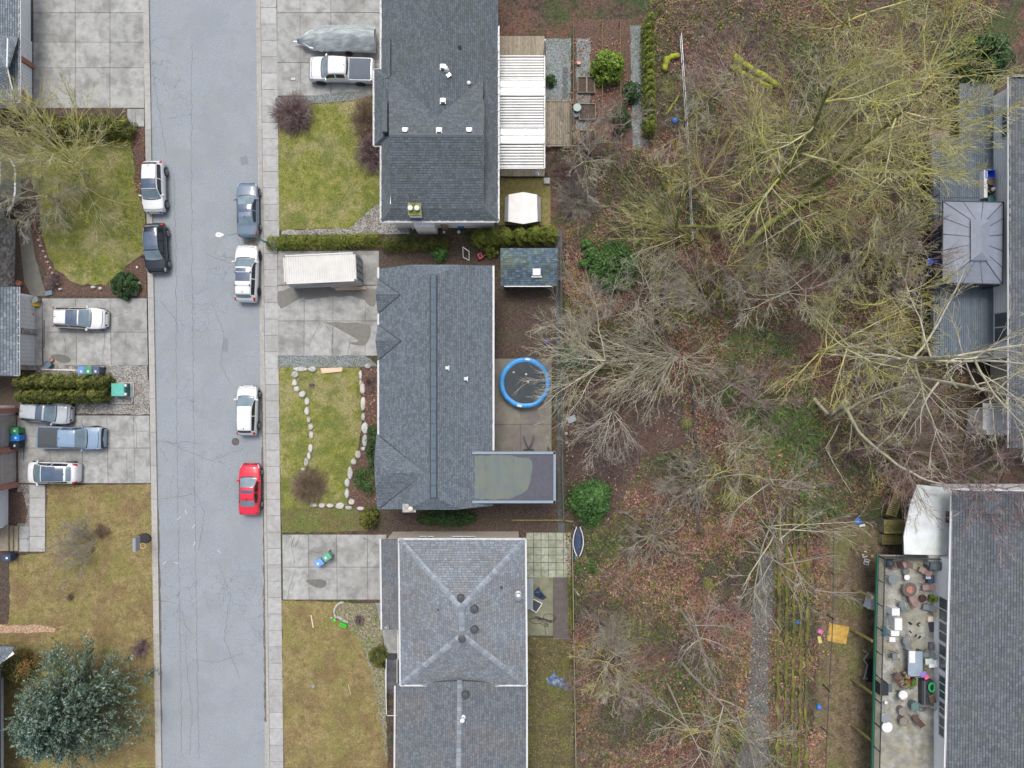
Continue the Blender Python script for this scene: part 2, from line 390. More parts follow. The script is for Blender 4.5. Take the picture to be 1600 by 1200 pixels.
for q in ([(345, 545), (350, 525), (356, 530), (355, 552)], [(374, 245), (385, 243), (388, 256), (376, 258)]): region('road_patch', q, -.116, M_patch, .01, .12)
M_gd = mat('gutter_dirt', [(.10, .085, .07), (.17, .155, .135)], scale=6, rough=.95, vor=(14, .4))
region('gutter_dirt', [(rxr(610) - .5, 610), (rxr(610) + 3, 615), (rxr(980) + 3.3, 980), (rxr(1130) + 3, 1130), (rxr(1130) - 1, 1128), (rxr(800) + .6, 800)], -.094, M_gd, .01, .05)
region('gutter_dirt', [(rxl(780) - .5, 780), (rxl(780) + 2, 800), (rxl(930) + 2.5, 930), (rxl(1130) + 1.5, 1130), (rxl(1130) - .5, 1140)], -.112, M_gd, .01, .05)
region('gutter_dirt', [(378, 378), (396, 374), (402, 380), (401, 395), (390, 390)], -.108, M_gd, .01, .06)
# manhole
mh = empty("manhole_cover", P(368, 690, -.11), label="round iron manhole cover in the road behind the white hatchback", cat="manhole cover")
mb = MB(); mb.lathe(P(368, 690, -.115), [(.33, 0), (.33, .012), (.29, .014)], 28); mb.build("frame_ring", M_dark, mh)
mb = MB(); mb.lathe(P(368, 690, -.112), [(.27, 0), (.27, .016)], 28)
for k in range(-3, 4): mb.box(P(368, 690, -.094) + Vector((k * .065, 0, 0)), (.02, .42 * math.cos(k * .35), .008))
mb.build("lid", mat("rusty_iron", [(.09, .07, .065), (.15, .12, .11)], scale=8), mh)
mh = empty("drain_cover", P(458, 123, .03), label="small square drain cover in the driveway of the white pickup", cat="drain cover")
mb = MB(); mb.box(P(458, 123, .035), (.45, .32, .02)); mb.build("frame", M_dark, mh)
mb = MB()
for k in range(5): mb.box(P(458, 123, .047) + Vector((-.16 + k * .08, 0, 0)), (.035, .24, .012))
mb.build("grate", M_galv, mh)

# ------------------------------------------------------------------ driveways and lawns
# north-west drive
slabs("driveway", [52, 118, 172, 225.5], [-60, 20, 66, 106, 169], .02, M_conc)
slabs("driveway", [199, 212, 225.5], [170, 198], .02, M_conc)
region("lawn", [(70, 215), (120, 190), (205, 215), (212, 300), (226, 330), (229, 395), (205, 410), (165, 446), (120, 443), (85, 420), (66, 370), (58, 300), (30, 250)], .02, M_lawnA, .03, .12)
region("flower_bed", [(226, 200), (227, 300), (222, 330), (206, 300), (200, 225), (205, 200)], .012, M_bark, .02, .1)
region("flower_bed", [(50, 335), (66, 372), (85, 420), (120, 447), (162, 448), (205, 412), (229, 397), (229, 462), (90, 462), (70, 420), (50, 380)], .014, M_bark, .02, .08)
region("front_path", [(28, 352), (48, 356), (55, 400), (73, 462), (50, 464), (38, 440), (33, 395)], .03, M_wet, .03, .03)
slabs("driveway", [66, 118, 172, 229.5], [466, 519, 571], .025, M_conc, shear=.02)
region("garage_apron", [(54, 467), (65.5, 467), (66, 571), (54, 571)], .02, M_conc)
region("gravel_bed", [(55, 571), (230, 571), (234, 647), (60, 647)], .014, M_gravel2, .02, .08)
slabs("driveway", [27, 77, 128, 167, 209, 233.5], [649, 700, 755], .025, M_conc, shear=.02)
slabs("front_path", [46, 71], [757, 778, 808, 838, 862], .03, M_walk)
slabs("front_path", [29, 45.5], [822, 842, 862], .03, M_walk)
region("gravel_bed", [(27, 757), (46, 757), (46, 822), (27, 822)], .014, M_gravel2, .02)
region("flower_bed", [(14, 768), (36, 768), (44, 800), (40, 818), (14, 820)], .02, M_bark, .02, .08)
region("lawn", [(74, 757), (238, 757), (247, 1200), (-40, 1200), (-40, 990), (15, 960), (15, 880), (30, 868), (72, 864)], .02, M_lawnB, .03, .08)
region("flower_bed", [(-60, 880), (14, 880), (16, 940), (12, 975), (-60, 975)], .024, M_soil, .02, .1)
region("wood_chip_strip", [(-40, 978), (60, 976), (88, 982), (85, 988), (-40, 990)], .026, mat("wood_chips", [(.30, .18, .12), (.46, .33, .24)], scale=9, vor=(12, .4), rough=.9), .02, .08)
# north lot
slabs("driveway", [433, 469, 517, 569, 596], [-60, 20, 98, 150], .025, M_conc, shear=-.0)
region("gravel_strip", [(430, 153), (475, 151), (570, 141), (583, 150), (550, 158), (480, 163), (432, 170)], .04, M_gravel, .03, .03)
region("lawn", [(431, 160), (500, 162), (545, 158), (596, 150), (596, 318), (560, 356), (433, 360)], .02, M_lawnA, .03, .08)
region("gravel_bed", [(440, 360), (545, 357), (590, 318), (640, 320), (640, 366), (440, 367)], .022, M_gravel2, .03, .06)
# our lot
slabs("driveway", [434, 475.5, 520.5, 571, 592], [446, 501.5, 556], .025, M_conc, shear=-.004)
region("container_pad", [(434, 392), (592, 392), (592, 445), (434, 445)], .014, M_conc, .03)
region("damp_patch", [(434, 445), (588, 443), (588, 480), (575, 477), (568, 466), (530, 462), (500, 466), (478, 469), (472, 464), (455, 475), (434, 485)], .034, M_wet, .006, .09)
region("damp_patch", [(502, 503), (578, 504), (580, 520), (575, 535), (568, 541), (548, 538), (546, 534), (558, 535), (560, 531), (540, 520), (518, 508)], .034, M_wet, .006, .09)
region("gravel_strip", [(434, 556), (570, 555), (580, 562), (590, 572), (566, 573), (434, 574)], .03, M_gravel, .03, .03)
region("lawn", [(436, 574), (562, 574), (566, 660), (560, 700), (548, 740), (543, 790), (440, 795), (437, 700)], .022, M_lawnA, .03, .05)
region("lawn", [(440, 790), (570, 795), (575, 830), (440, 832)], .018, mat("patchy_lawn", [LD, (.12, .11, .04), (.15, .105, .06)], scale=2, bump=.8, bscale=20, vor=(13, .3), rough=.95, big=((.10, .14, .03), .6), bigscale=.5), .03, .08)
region("flower_bed", [(566, 570), (590, 575), (592, 800), (560, 800), (545, 780), (543, 745), (562, 700), (570, 650)], .026, M_bark, .03, .05)
region("side_soil", [(592, 380), (780, 380), (780, 420), (592, 420)], .01, M_soil, .02)
region("side_soil", [(590, 790), (880, 784), (880, 832), (590, 832)], .01, M_soil, .02)
region("back_yard_dirt", [(768, 448), (868, 448), (868, 560), (768, 560)], .016, M_soil, .02)
slabs("patio", [758, 814, 862], [560, 663, 708], .03, mat("patio_concrete", [(.15, .14, .115), (.21, .20, .17)], scale=1.6, objr=.08, rough=.9, big=((.13, .10, .12), .5), bigscale=.35))
region("path_strip", [(868, 360), (878, 360), (882, 832), (872, 832)], .02, mat("dark_path", [(.055, .065, .065), (.10, .11, .11)], scale=3, rough=.9), .02)
region("muddy_ground", [(884, 600), (1080, 600), (1080, 700), (1000, 720), (960, 800), (884, 820)], .012, mat("dark_mud", [(.035, .024, .022), (.058, .040, .036), (.08, .056, .048)], scale=2, rough=.95, bump=.6, bscale=14, vor=(12, .25), big=((.10, .058, .04), .6), bigscale=.35), .02, .3)
# south lot
slabs("driveway", [441, 482, 526, 574, 604], [835, 886, 937], .025, M_conc, shear=.01)
region("lawn", [(440, 938), (524, 940), (560, 990), (580, 1040), (590, 1090), (606, 1200), (444, 1200)], .022, M_lawnB, .03, .06)
region("scrubby_bed", [(525, 941), (585, 942), (597, 980), (602, 1060), (606, 1200), (592, 1120), (580, 1050), (560, 995), (524, 965)], .03, mat("scrub_soil", [(.11, .10, .06), (.19, .175, .11), (.28, .26, .20)], scale=5, rough=.95, bump=.8, bscale=18, vor=(14, .5), big=((.13, .16, .05), .6), bigscale=.8), .03, .08)
region("front_path", [(586, 942), (625, 942), (625, 1030), (602, 1030), (598, 985)], .035, M_conc, .03)
pt = empty("tiled_patio", P(853, 880), kind='structure')
for i in range(6):
    for j in range(6):
        x0, y0 = 822 + i * 11.7, 832 + j * 11.7
        mb = MB(); mb.prism([P(x0 + .4, y0 + .4)[:2], P(x0 + 11.3, y0 + .4)[:2], P(x0 + 11.3, y0 + 11.3)[:2], P(x0 + .4, y0 + 11.3)[:2]], 0, .035 + random.uniform(0, .006))
        mb.build("patio_tile", mat("mossy_tile", [(.20, .22, .16), (.31, .33, .27), (.36, .37, .33)], scale=3, objr=.1, rough=.9, big=((.13, .16, .08), .5), bigscale=.5), pt)
region("yard_slab", [(820, 900), (864, 900), (864, 993), (820, 993)], .02, mat("mossy_slab", [(.12, .13, .08), (.20, .205, .14)], scale=2, rough=.9, big=((.24, .225, .17), .6), bigscale=.4), .03)
region("yard_slab", [(864.5, 900), (889, 900), (889, 1000), (864.5, 1000)], .016, mat("dark_slab", [(.075, .066, .062), (.12, .105, .10)], scale=2, rough=.9), .03)
region("back_lawn", [(822, 994), (890, 1000), (896, 1200), (822, 1200)], .02, mat("dark_lawn", [(.05, .045, .022), (.09, .078, .035), (.12, .095, .055)], scale=2, bump=.9, bscale=20, vor=(13, .3), rough=.95, big=((.10, .12, .02), .6), bigscale=.4), .03)
# north back garden
region("gravel_path", [(852, 60), (892, 60), (892, 158), (852, 158)], .02, M_gravel, .02, .05)
region("gravel_path", [(985, 40), (1011, 40), (1013, 235), (988, 235)], .02, M_gravel, .02, .06)
region("garden_bed", [(897, 30), (985, 30), (985, 250), (897, 250)], .012, M_bark, .02, .1)
region("gravel_path", [(901, 60), (922, 60), (922, 215), (901, 215)], .024, M_gravel, .02, .1)
region("mossy_patio", [(777, 278), (860, 278), (860, 352), (777, 352)], .02, M_woodm, .02)
# gravel trail in the wood
region("gravel_trail", [(1180, 860), (1206, 862), (1210, 900), (1204, 1000), (1200, 1220), (1150, 1220), (1162, 1120), (1168, 1040), (1172, 960), (1185, 900)], .02, mat("dark_gravel", [(.065, .075, .075), (.12, .13, .13), (.21, .225, .225)], scale=9, rough=.95, bump=.8, bscale=26, vor=(15, .5), big=[((.08, .075, .055), .7), ((.09, .10, .07), .5)], bigscale=.6, detail=9), .03, .18)
region("rear_lawn", [(1285, 800), (1380, 830), (1375, 1210), (1270, 1210), (1280, 960)], .014, mat("rough_grass", [(.06, .045, .03), (.12, .09, .055), (.17, .13, .085), (.15, .12, .07)], scale=1.6, bump=.9, bscale=18, vor=(12, .35), rough=.95, big=[((.08, .055, .04), .6), ((.10, .125, .025), .5)], bigscale=.3), .02, .2)
for xx in (1213, 1225, 1236, 1247, 1257):
    region("mossy_bank", [(xx + 3, 790), (xx + 6, 790), (xx + 5, 950), (xx + 2, 1210), (xx - 2, 1210), (xx + 1, 960)], .20, mat("bank_moss", [(.05, .05, .016), (.12, .13, .02), (.22, .225, .035)], scale=1.3, rough=.95, bump=.9, bscale=12, big=((.07, .055, .03), .6), bigscale=.6), .2, .11)
ds = [[(482, 541), (500, 503)], [(520, 508), (518, 556)], [(548, 520), (543, 556)], [(437, 542), (447, 548), (450, 556)], [(505, 503), (519, 521)],
      [(460, 838), (455, 852), (461, 880)], [(454, 838), (460, 856), (468, 838)], [(483, 860), (494, 864), (505, 862)], [(576, 868), (588, 845)], [(566, 840), (592, 853)], [(462, 890), (452, 918), (449, 936)],
      [(97, 519), (103, 540), (100, 560)], [(164, 519), (160, 571)], [(175, 495), (200, 488)], [(197, 519), (196, 545)], [(208, 651), (214, 670), (213, 700)], [(215, 674), (232, 673)], [(127, 700), (130, 720), (155, 727)], [(197, 703), (199, 755)], [(30, 680), (60, 682)], [(98, 700), (99, 722)], [(33, 825), (44, 838), (42, 858)]]
cracks("driveway_cracks", ds, .036, .022, flat("crack_dirt", (.07, .068, .06), .95), wander=.05)
region("damp_patch", [(78, 556), (88, 553), (100, 554), (112, 560), (110, 566), (98, 568), (86, 562)], .036, M_wet, .006, .03)
region("damp_patch", [(475, 906), (490, 905), (507, 905), (512, 912), (505, 919), (490, 917)], .036, M_wet, .006, .04)
def channel(a, b, z, w):
    mb = MB(); mb.bar(P(*a, z), P(*b, z), w, .012); return mb.build("drain_channel", M_crack)
tag(channel((69, 500), (69, 543), .034, .1), "dark drain channel across the concrete by the white garage door", "drain")
tag(channel((37, 700), (37, 719), .034, .1), "short dark drain channel behind the pale grey pickup", "drain")

# ------------------------------------------------------------------ grass, dead leaves
def blades(name, polys, dens, m, hgt=.05, z=.02):
    Vs = []
    for poly in polys:
        w = np.array([P(x, y)[:2] for x, y in poly]); lo = w.min(0); hi = w.max(0); n = int((hi - lo).prod() * dens)
        X = rng.uniform(lo[0], hi[0], n); Y = rng.uniform(lo[1], hi[1], n); k = pin(w, X, Y); Vs.append(np.stack([X[k], Y[k]], 1))
    A = np.concatenate(Vs); n = len(A); a = rng.uniform(0, 6.28, n); h = hgt * rng.uniform(.5, 1.4, n); wd = .035 * rng.uniform(.6, 1.5, n)
    ln = rng.normal(0, .05, (n, 2)); V = np.zeros((n, 3, 3)); V[:, 0, 0] = A[:, 0] - wd * np.cos(a); V[:, 0, 1] = A[:, 1] - wd * np.sin(a); V[:, 1, 0] = A[:, 0] + wd * np.cos(a); V[:, 1, 1] = A[:, 1] + wd * np.sin(a)
    V[:, :2, 2] = z; V[:, 2, :2] = A + ln; V[:, 2, 2] = z + h
    o = np_mesh(name, V.reshape(-1, 3), np.arange(n * 3).reshape(-1, 3), m); tag(o, kind='stuff'); return o
tag(blades("grass", [[(70, 215), (205, 215), (226, 330), (229, 395), (165, 446), (85, 420), (58, 300)], [(431, 160), (596, 152), (596, 318), (560, 356), (433, 360)], [(436, 574), (562, 574), (566, 660), (545, 750), (543, 830), (440, 832)]], 90, M_blade), "short green and straw coloured grass of the front lawns", None)
tag(blades("grass", [[(74, 757), (238, 757), (247, 1200), (-40, 1200), (-40, 990), (15, 960), (30, 868), (72, 864)], [(440, 938), (524, 940), (560, 990), (590, 1090), (606, 1200), (444, 1200)], [(1285, 800), (1380, 830), (1375, 1210), (1270, 1210)][:0] + [(1300, 830), (1330, 830), (1330, 1200), (1290, 1200)], [(822, 994), (890, 1000), (896, 1200), (822, 1200)]], 70, M_blade2), "dry yellowish grass of the southern lawns", None)

def litter(name, polys, m, size=.09, z=.03, ph=0, ex=None):
    A = []
    for poly, dens in polys:
        w = np.array([P(x, y)[:2] for x, y in poly]); lo = w.min(0); hi = w.max(0); n = int((hi - lo).prod() * dens)
        X = rng.uniform(lo[0], hi[0], n); Y = rng.uniform(lo[1], hi[1], n); k = pin(w, X, Y)
        q = 1.5 * np.sin(X * .45 + ph + np.cos(Y * .37 + ph) * 2) + 1.1 * np.sin(Y * .8 + X * .3 + ph * 2) + np.sin(X * 2.3 - Y * 1.7) * .7 + .5 * np.sin(X * 4.1 + Y * 5.3)       # drifts
        k &= rng.uniform(-1.7, 2.0, n) < q
        for e_ in (ex or ()): k &= ~pin(np.array([P(x, y)[:2] for x, y in e_]), X, Y)
        A.append(np.stack([X[k], Y[k]], 1))
    A = np.concatenate(A); n = len(A); a = rng.uniform(0, 6.28, n); s = size * rng.uniform(.5, 1.5, n)
    u = np.stack([np.cos(a), np.sin(a), rng.normal(0, .35, n)], 1) * s[:, None]; v = np.stack([-np.sin(a), np.cos(a), rng.normal(0, .35, n)], 1) * s[:, None] * .6
    c = np.concatenate([A, (z + rng.uniform(0.01, .12, n))[:, None]], 1)
    V = np.stack([c - u, c - v, c + u, c + v], 1).reshape(-1, 3)
    o = np_mesh(name, V, np.arange(n * 4).reshape(-1, 4), m); return tag(o, "fallen brown leaves", None, kind='stuff')
WOOD = [(884, 200), (1000, 230), (1015, 0), (1560, 0), (1450, 300), (1440, 560), (1530, 600), (1520, 740), (1400, 760), (1290, 830), (1270, 1210), (895, 1210), (884, 840)]
TRAIL = [(1184, 868), (1204, 866), (1207, 900), (1201, 1000), (1197, 1220), (1156, 1220), (1166, 1120), (1171, 1040), (1175, 960)]
MUD = [(878, 640), (960, 610), (1060, 620), (1085, 690), (1000, 715), (965, 800), (878, 835)]
litter("dead_leaves", [(WOOD, 66), ([(1060, 830), (1190, 800), (1190, 960), (1165, 1100), (1080, 1000)], 70), ([(900, 850), (1100, 900), (1130, 1210), (900, 1210)], 22), ([(1120, 440), (1220, 430), (1210, 700), (1130, 700)], 40), ([(880, 390), (920, 390), (925, 470), (880, 470)], 50), ([(1208, 780), (1300, 830), (1290, 1200), (1208, 1200)], 45), ([(895, 60), (985, 60), (985, 300), (870, 300)], 26), ([(560, 575), (592, 575), (592, 790), (550, 790)], 14), ([(230, 200), (206, 220), (210, 320), (228, 320)], 20), ([(52, 340), (60, 340), (95, 440), (85, 450)], 60)], M_leaf, .078, ex=[MUD, TRAIL])
litter("dead_leaves", [([(1156, 860), (1205, 862), (1200, 1210), (1150, 1210)], 12), (WOOD, 4)], mat("pale_dead_leaves", [(.34, .22, .16), (.46, .34, .26)], scale=.6, isl=.35, rough=.7), .075, .05)
GC = mat("ground_cover_leaves", [(.03, .075, .015), (.06, .13, .02), (.11, .17, .035)], scale=.5, isl=.5, rough=.7)
litter("ground_cover", [([(1115, 540), (1180, 500), (1260, 570), (1290, 680), (1240, 740), (1150, 700)], 90), ([(1130, 480), (1190, 470), (1200, 520), (1140, 540)], 60), ([(1240, 700), (1340, 720), (1330, 810), (1250, 800)], 60), ([(985, 250), (1080, 250), (1060, 360), (960, 330)], 50), ([(1240, 250), (1290, 240), (1290, 300), (1230, 300)], 50), ([(960, 1040), (1110, 1020), (1120, 1130), (960, 1130)], 40), ([(900, 850), (960, 850), (950, 900), (900, 900)], 60), ([(1240, 60), (1300, 60), (1300, 180), (1240, 180)], 40)], GC, .10, .05, 2.1)["label"] = "bright green ground cover of ivy and weeds in the wood"
litter("moss_tufts", [(WOOD, 30)], mat("moss_green", [(.04, .08, .012), (.08, .12, .018), (.15, .16, .025)], scale=.3, isl=.5), .12, .03, 4.0, [MUD, TRAIL])["label"] = "patches of low green moss and weeds on the woodland floor"
# ------------------------------------------------------------------ branch and leaf generators
def unit(a): return a / np.maximum(1e-9, np.linalg.norm(a, axis=-1, keepdims=True))

def grow(S, D, L, Rd, k, r, wander=.12, up=.0, taper=.25):
    """curved shoots: S starts (n,3), D directions, L lengths, Rd base radii -> points (n,k,3), radii (n,k)"""
    n = len(S); pts = np.zeros((n, k, 3)); pts[:, 0] = S; d = unit(D); st = (L / (k - 1))[:, None]
    for i in range(1, k):
        d = unit(d + r.normal(0, wander, (n, 3)) + np.array([0, 0, up])); pts[:, i] = pts[:, i - 1] + d * st
    rad = Rd[:, None] * np.linspace(1, taper, k)[None]
    return pts, rad

def sprout(pts, rad, L, m, r, t0=.2, ang=.75, ratio=.5, flat_=0.0, rr=.6):
    n, k, _ = pts.shape; idx = np.repeat(np.arange(n), m); t = r.uniform(t0, .98, n * m) * (k - 1); i = np.minimum(t.astype(int), k - 2); f = (t - i)[:, None]
    S = pts[idx, i] * (1 - f) + pts[idx, i + 1] * f; D = unit(pts[idx, i + 1] - pts[idx, i]); q = r.normal(0, 1, (n * m, 3)); q[:, 2] *= 1 - flat_
    q = unit(q - D * (q * D).sum(1, keepdims=True)); a = r.normal(ang, .18, n * m)[:, None]
    D2 = D * np.cos(a) + q * np.sin(a); fr = t / (k - 1)
    return S, D2, L[idx] * ratio * (1.15 - .6 * fr) * r.uniform(.6, 1.3, n * m), rad[idx, i] * rr * r.uniform(.7, 1, n * m)

def tubes(name, groups, m, parent=None):
    Vs = []; Fs = []; o_ = 0
    for pts, rad, s in groups:
        n, k, _ = pts.shape
        d = np.empty_like(pts); d[:, 1:-1] = pts[:, 2:] - pts[:, :-2]; d[:, 0] = pts[:, 1] - pts[:, 0]; d[:, -1] = pts[:, -1] - pts[:, -2]; d = unit(d)
        ref = np.where(np.abs(d[..., 2:3]) > .9, np.array([1., 0, 0]), np.array([0, 0, 1.])); x = unit(np.cross(d, ref)); y = np.cross(x, d)
        a = np.arange(s) * 2 * math.pi / s
        V = pts[:, :, None] + (x[:, :, None] * np.cos(a)[:, None] + y[:, :, None] * np.sin(a)[:, None]) * rad[:, :, None, None]
        Vs.append(V.reshape(-1, 3)); base = o_ + (np.arange(n) * k * s)[:, None, None] + (np.arange(k - 1) * s)[None, :, None]; q = np.arange(s)[None, None]; q2 = (q + 1) % s
        Fs.append(np.stack([base + q, base + q2, base + s + q2, base + s + q], -1).reshape(-1, 4)); o_ += n * k * s
    return np_mesh(name, np.concatenate(Vs), np.concatenate(Fs), m, parent)

def bare_tree(label, base, h, spread, rad, seed, m=None, nl=9, tmin=.3, lean=(0, 0), cat="tree", group="bare trees of the wood behind the houses", name="bare_tree", elev=(.35, 1.0), sub=(6, 5, 4), up=.05, thin=1.0, wander=.085, z0=0, az=None, mtrunk=None):
    r = np.random.default_rng(seed); b = P(*base, z0); m = m or M_pale
    root = empty(name, b, label=label, cat=cat, group=group)
    S = np.array([[b.x, b.y, b.z - .05]]); D = np.array([[lean[0] / h, lean[1] / h, 1.]])
    tp, tr = grow(S, D, np.array([h]), np.array([rad]), 12, r, .045, 0, .18)
    tubes("trunk", [(tp, tr, 8)], mtrunk or m, root)
    S, D, L, Rr = sprout(tp, tr, np.array([1.0]), nl, r, tmin, .9, 1)
    n = len(S); a = (np.arange(n) * 2.4 + r.uniform(0, .6, n)) if az is None else r.uniform(az[0], az[1], n); e = r.uniform(elev[0], elev[1], n)
    D = np.stack([np.cos(a) * np.cos(e), np.sin(a) * np.cos(e), np.sin(e)], 1); hh = (S[:, 2] - b.z) / h; L = spread * (1.25 - .65 * hh) * r.uniform(.8, 1.2, n)
    Rr = np.maximum(.035 * thin, np.minimum(rad * .5, L * .0105)) * thin
    p1, r1 = grow(S, D, L, Rr, 8, r, wander, up, .3); g = [(p1, r1, 5)]
    S, D, L1, R1 = sprout(p1, r1, L, sub[0], r, .15, .52, .6); p2, r2 = grow(S, D, L1, np.maximum(R1, .018 * thin), 6, r, wander, up * .7, .4); g.append((p2, r2, 4))
    S, D, L2, R2 = sprout(p2, r2, L1, sub[1], r, .15, .55, .55); p3, r3 = grow(S, D, L2, np.maximum(R2, .016 * thin), 5, r, wander, up * .5, .5); g.append((p3, r3, 3))
    if sub[2]:
        S, D, L3, R3 = sprout(p3, r3, L2, sub[2], r, .2, .6, .6); p4, r4 = grow(S, D, L3, np.full(len(S), .0125 * thin), 4, r, wander, 0, .5); g.append((p4, r4, 3))
    tubes("crown", g, m, root)
    return root

def fan_tree(label, base, n, length, az, elev, seed, m=None, rad=.05, sub=(5, 4), group="bare trees of the wood behind the houses", cat="tree", name="bare_tree", r0=.5, up=-.01, thin=1.0):
    """many stems from one stool, spreading over the azimuth range az"""
    r = np.random.default_rng(seed); b = P(*base); m = m or M_pale
    root = empty(name, b, label=label, cat=cat, group=group)
    a = r.uniform(R(az[0]), R(az[1]), n); e = r.uniform(elev[0], elev[1], n)
    D = np.stack([np.cos(a) * np.cos(e), np.sin(a) * np.cos(e), np.sin(e)], 1)
    S = np.stack([b.x + r.normal(0, r0 * .5, n), b.y + r.normal(0, r0 * .5, n), np.full(n, -.03)], 1); L = length * r.uniform(.55, 1.1, n)
    p1, r1 = grow(S, D, L, rad * r.uniform(.6, 1.2, n), 9, r, .07, up, .25); tubes("trunk", [(p1, r1, 5)], m, root)
    S, D, L1, R1 = sprout(p1, r1, L, sub[0], r, .25, .5, .4); p2, r2 = grow(S, D, L1, np.maximum(R1, .017 * thin), 6, r, .11, .02, .4)
    S, D, L2, R2 = sprout(p2, r2, L1, sub[1], r, .2, .6, .5); p3, r3 = grow(S, D, L2, np.full(len(S), .015 * thin), 4, r, .12, .02, .5)
    tubes("crown", [(p2, r2, 4), (p3, r3, 3)], m, root); return root

def twig_shrub(label, c, rx, h, n, m, seed, cat="shrub", group=None, name="bare_shrub", ry=None, thick=.010, dens=6):
    """dense dome of bare twigs"""
    r = np.random.default_rng(seed); b = P(*c); ry = ry or rx; root = empty(name, b, label=label, cat=cat, group=group)
    a = r.uniform(0, 6.28, n); e = np.arccos(r.uniform(.05, 1, n)) ; q = np.stack([np.cos(a) * np.sin(e) * rx, np.sin(a) * np.sin(e) * ry, np.cos(e) * h], 1)
    L = np.linalg.norm(q, axis=1) * r.uniform(.75, 1, n); S = np.stack([b.x + r.normal(0, .12 * rx, n), b.y + r.normal(0, .12 * ry, n), np.zeros(n)], 1)
    D = unit(q); p1, r1 = grow(S, D, L, np.full(n, thick * 1.6), 6, r, .13, .04, .5); tubes("stems", [(p1, r1, 3)], m, root)
    S, D, L1, R1 = sprout(p1, r1, L, dens, r, .35, .6, .38); p2, r2 = grow(S, D, L1, np.full(len(S), thick), 4, r, .2, .02, .6)
    tubes("twigs", [(p2, r2, 3)], m, root); return root

def quads(name, C, Nn, size, m, parent=None, asp=.55, r=rng, dirv=None):
    """leaf shaped rhombi at C facing Nn; dirv = long axis"""
    n = len(C); Nn = unit(Nn); q = r.normal(0, 1, (n, 3)) if dirv is None else dirv; u = unit(q - Nn * (q * Nn).sum(1, keepdims=True)); v = np.cross(Nn, u); s = (size * r.uniform(.6, 1.4, n))[:, None]
    bend = Nn * s * .25
    V = np.stack([C - u * s, C - v * s * asp + bend, C + u * s, C + v * s * asp + bend], 1).reshape(-1, 3)
    return np_mesh(name, V, np.arange(4 * n).reshape(-1, 4), m, parent)

def lumpy(cs, rad, h, nl, nper, r, lr=.28, base=0.1):
    """points and normals on lumps spread over a dome; cs centre, rad (rx,ry), h height"""
    a = r.uniform(0, 6.28, nl); e = np.arccos(r.uniform(0, 1, nl)); rho = r.uniform(.78, 1, nl)
    LC = np.stack([cs[0] + np.cos(a) * np.sin(e) * rad[0] * rho * (1 - lr * .5), cs[1] + np.sin(a) * np.sin(e) * rad[1] * rho * (1 - lr * .5), base + np.cos(e) * (h - base) * rho], 1)
    lrr = lr * min(rad[0], rad[1]) * r.uniform(.7, 1.3, nl); idx = np.repeat(np.arange(nl), nper); d = unit(r.normal(0, 1, (nl * nper, 3)) + np.array([0, 0, .5]))
    C = LC[idx] + d * (lrr[idx] * r.uniform(.6, 1.08, nl * nper))[:, None]; C[:, 2] = np.maximum(C[:, 2], .04)
    return C, unit(d + r.normal(0, .45, d.shape) + np.array([0, 0, .4]))

def leafy(label, c, rx, h, m, seed, nl=60, nper=90, size=.07, ry=None, name="evergreen_shrub", cat="shrub", lr=.28, group=None, asp=.55, tip=None):
    r = np.random.default_rng(seed); b = P(*c); ry = ry or rx; root = empty(name, b, label=label, cat=cat, group=group)
    C, Nn = lumpy(b, (rx, ry), h, nl, nper, r, lr)
    if tip is not None:
        f = (C[:, 2:3] / h) ** 1.2; C[:, :2] = np.array(b[:2]) + (C[:, :2] - np.array(b[:2])) * (1.12 - .62 * f) + np.array(tip) * f
    quads("foliage", C, Nn, size, m, root, asp, r)
    n = 14; a = r.uniform(0, 6.28, n); e = r.uniform(.5, 1.4, n); D = np.stack([np.cos(a) * np.cos(e), np.sin(a) * np.cos(e), np.sin(e)], 1)
    p, q = grow(np.repeat(np.array([[b.x, b.y, 0.]]), n, 0), D, np.full(n, h * .8), np.full(n, .03), 5, r); tubes("stems", [(p, q, 4)], M_mossb, root)
    return root

def hedge(label, line, wid, h, m, seed, n, size=.09, name="cedar_hedge", group=None, tops=None):
    """row of columnar cedars grown together; line = pixel polyline of the bases"""
    r = np.random.default_rng(seed); pts = np.array([P(x, y)[:2] for x, y in line]); root = empty(name, P(*line[0]), label=label, cat="hedge", group=group)
    seg = np.linalg.norm(np.diff(pts, axis=0), axis=1); cum = np.concatenate([[0], np.cumsum(seg)]); T = cum[-1]; k = max(2, int(T / (wid * .62))); tc = (np.arange(k) + .5) / k * T
    cx = np.interp(tc, cum, pts[:, 0]); cy = np.interp(tc, cum, pts[:, 1]); hh = h * r.uniform(.82, 1.08, k)
    idx = r.integers(0, k, n); u = r.uniform(0.02, 1, n); a = r.uniform(0, 6.28, n); w = wid / 2 * np.sqrt(np.clip(1 - u ** 2.2, 0, 1)) * (1 + .22 * np.sin(a * 5 + u * 9 + idx)) * r.uniform(.72, 1.08, n)
    C = np.stack([cx[idx] + np.cos(a) * w, cy[idx] + np.sin(a) * w, .08 + u * hh[idx]], 1)
    Nn = np.stack([np.cos(a), np.sin(a), .5 + u], 1) + r.normal(0, .5, (n, 3)); dv = np.stack([np.cos(a) * .35, np.sin(a) * .35, np.ones(n)], 1) + r.normal(0, .3, (n, 3))
    quads("foliage", C, Nn, size, m, root, .38, r, dv)
    S = np.stack([cx, cy, np.zeros(k)], 1); p, q = grow(S, np.tile([0., 0, 1.], (k, 1)), hh * .8, np.full(k, .05), 4, r, .04); tubes("trunks", [(p, q, 5)], M_mossb, root)
    return root

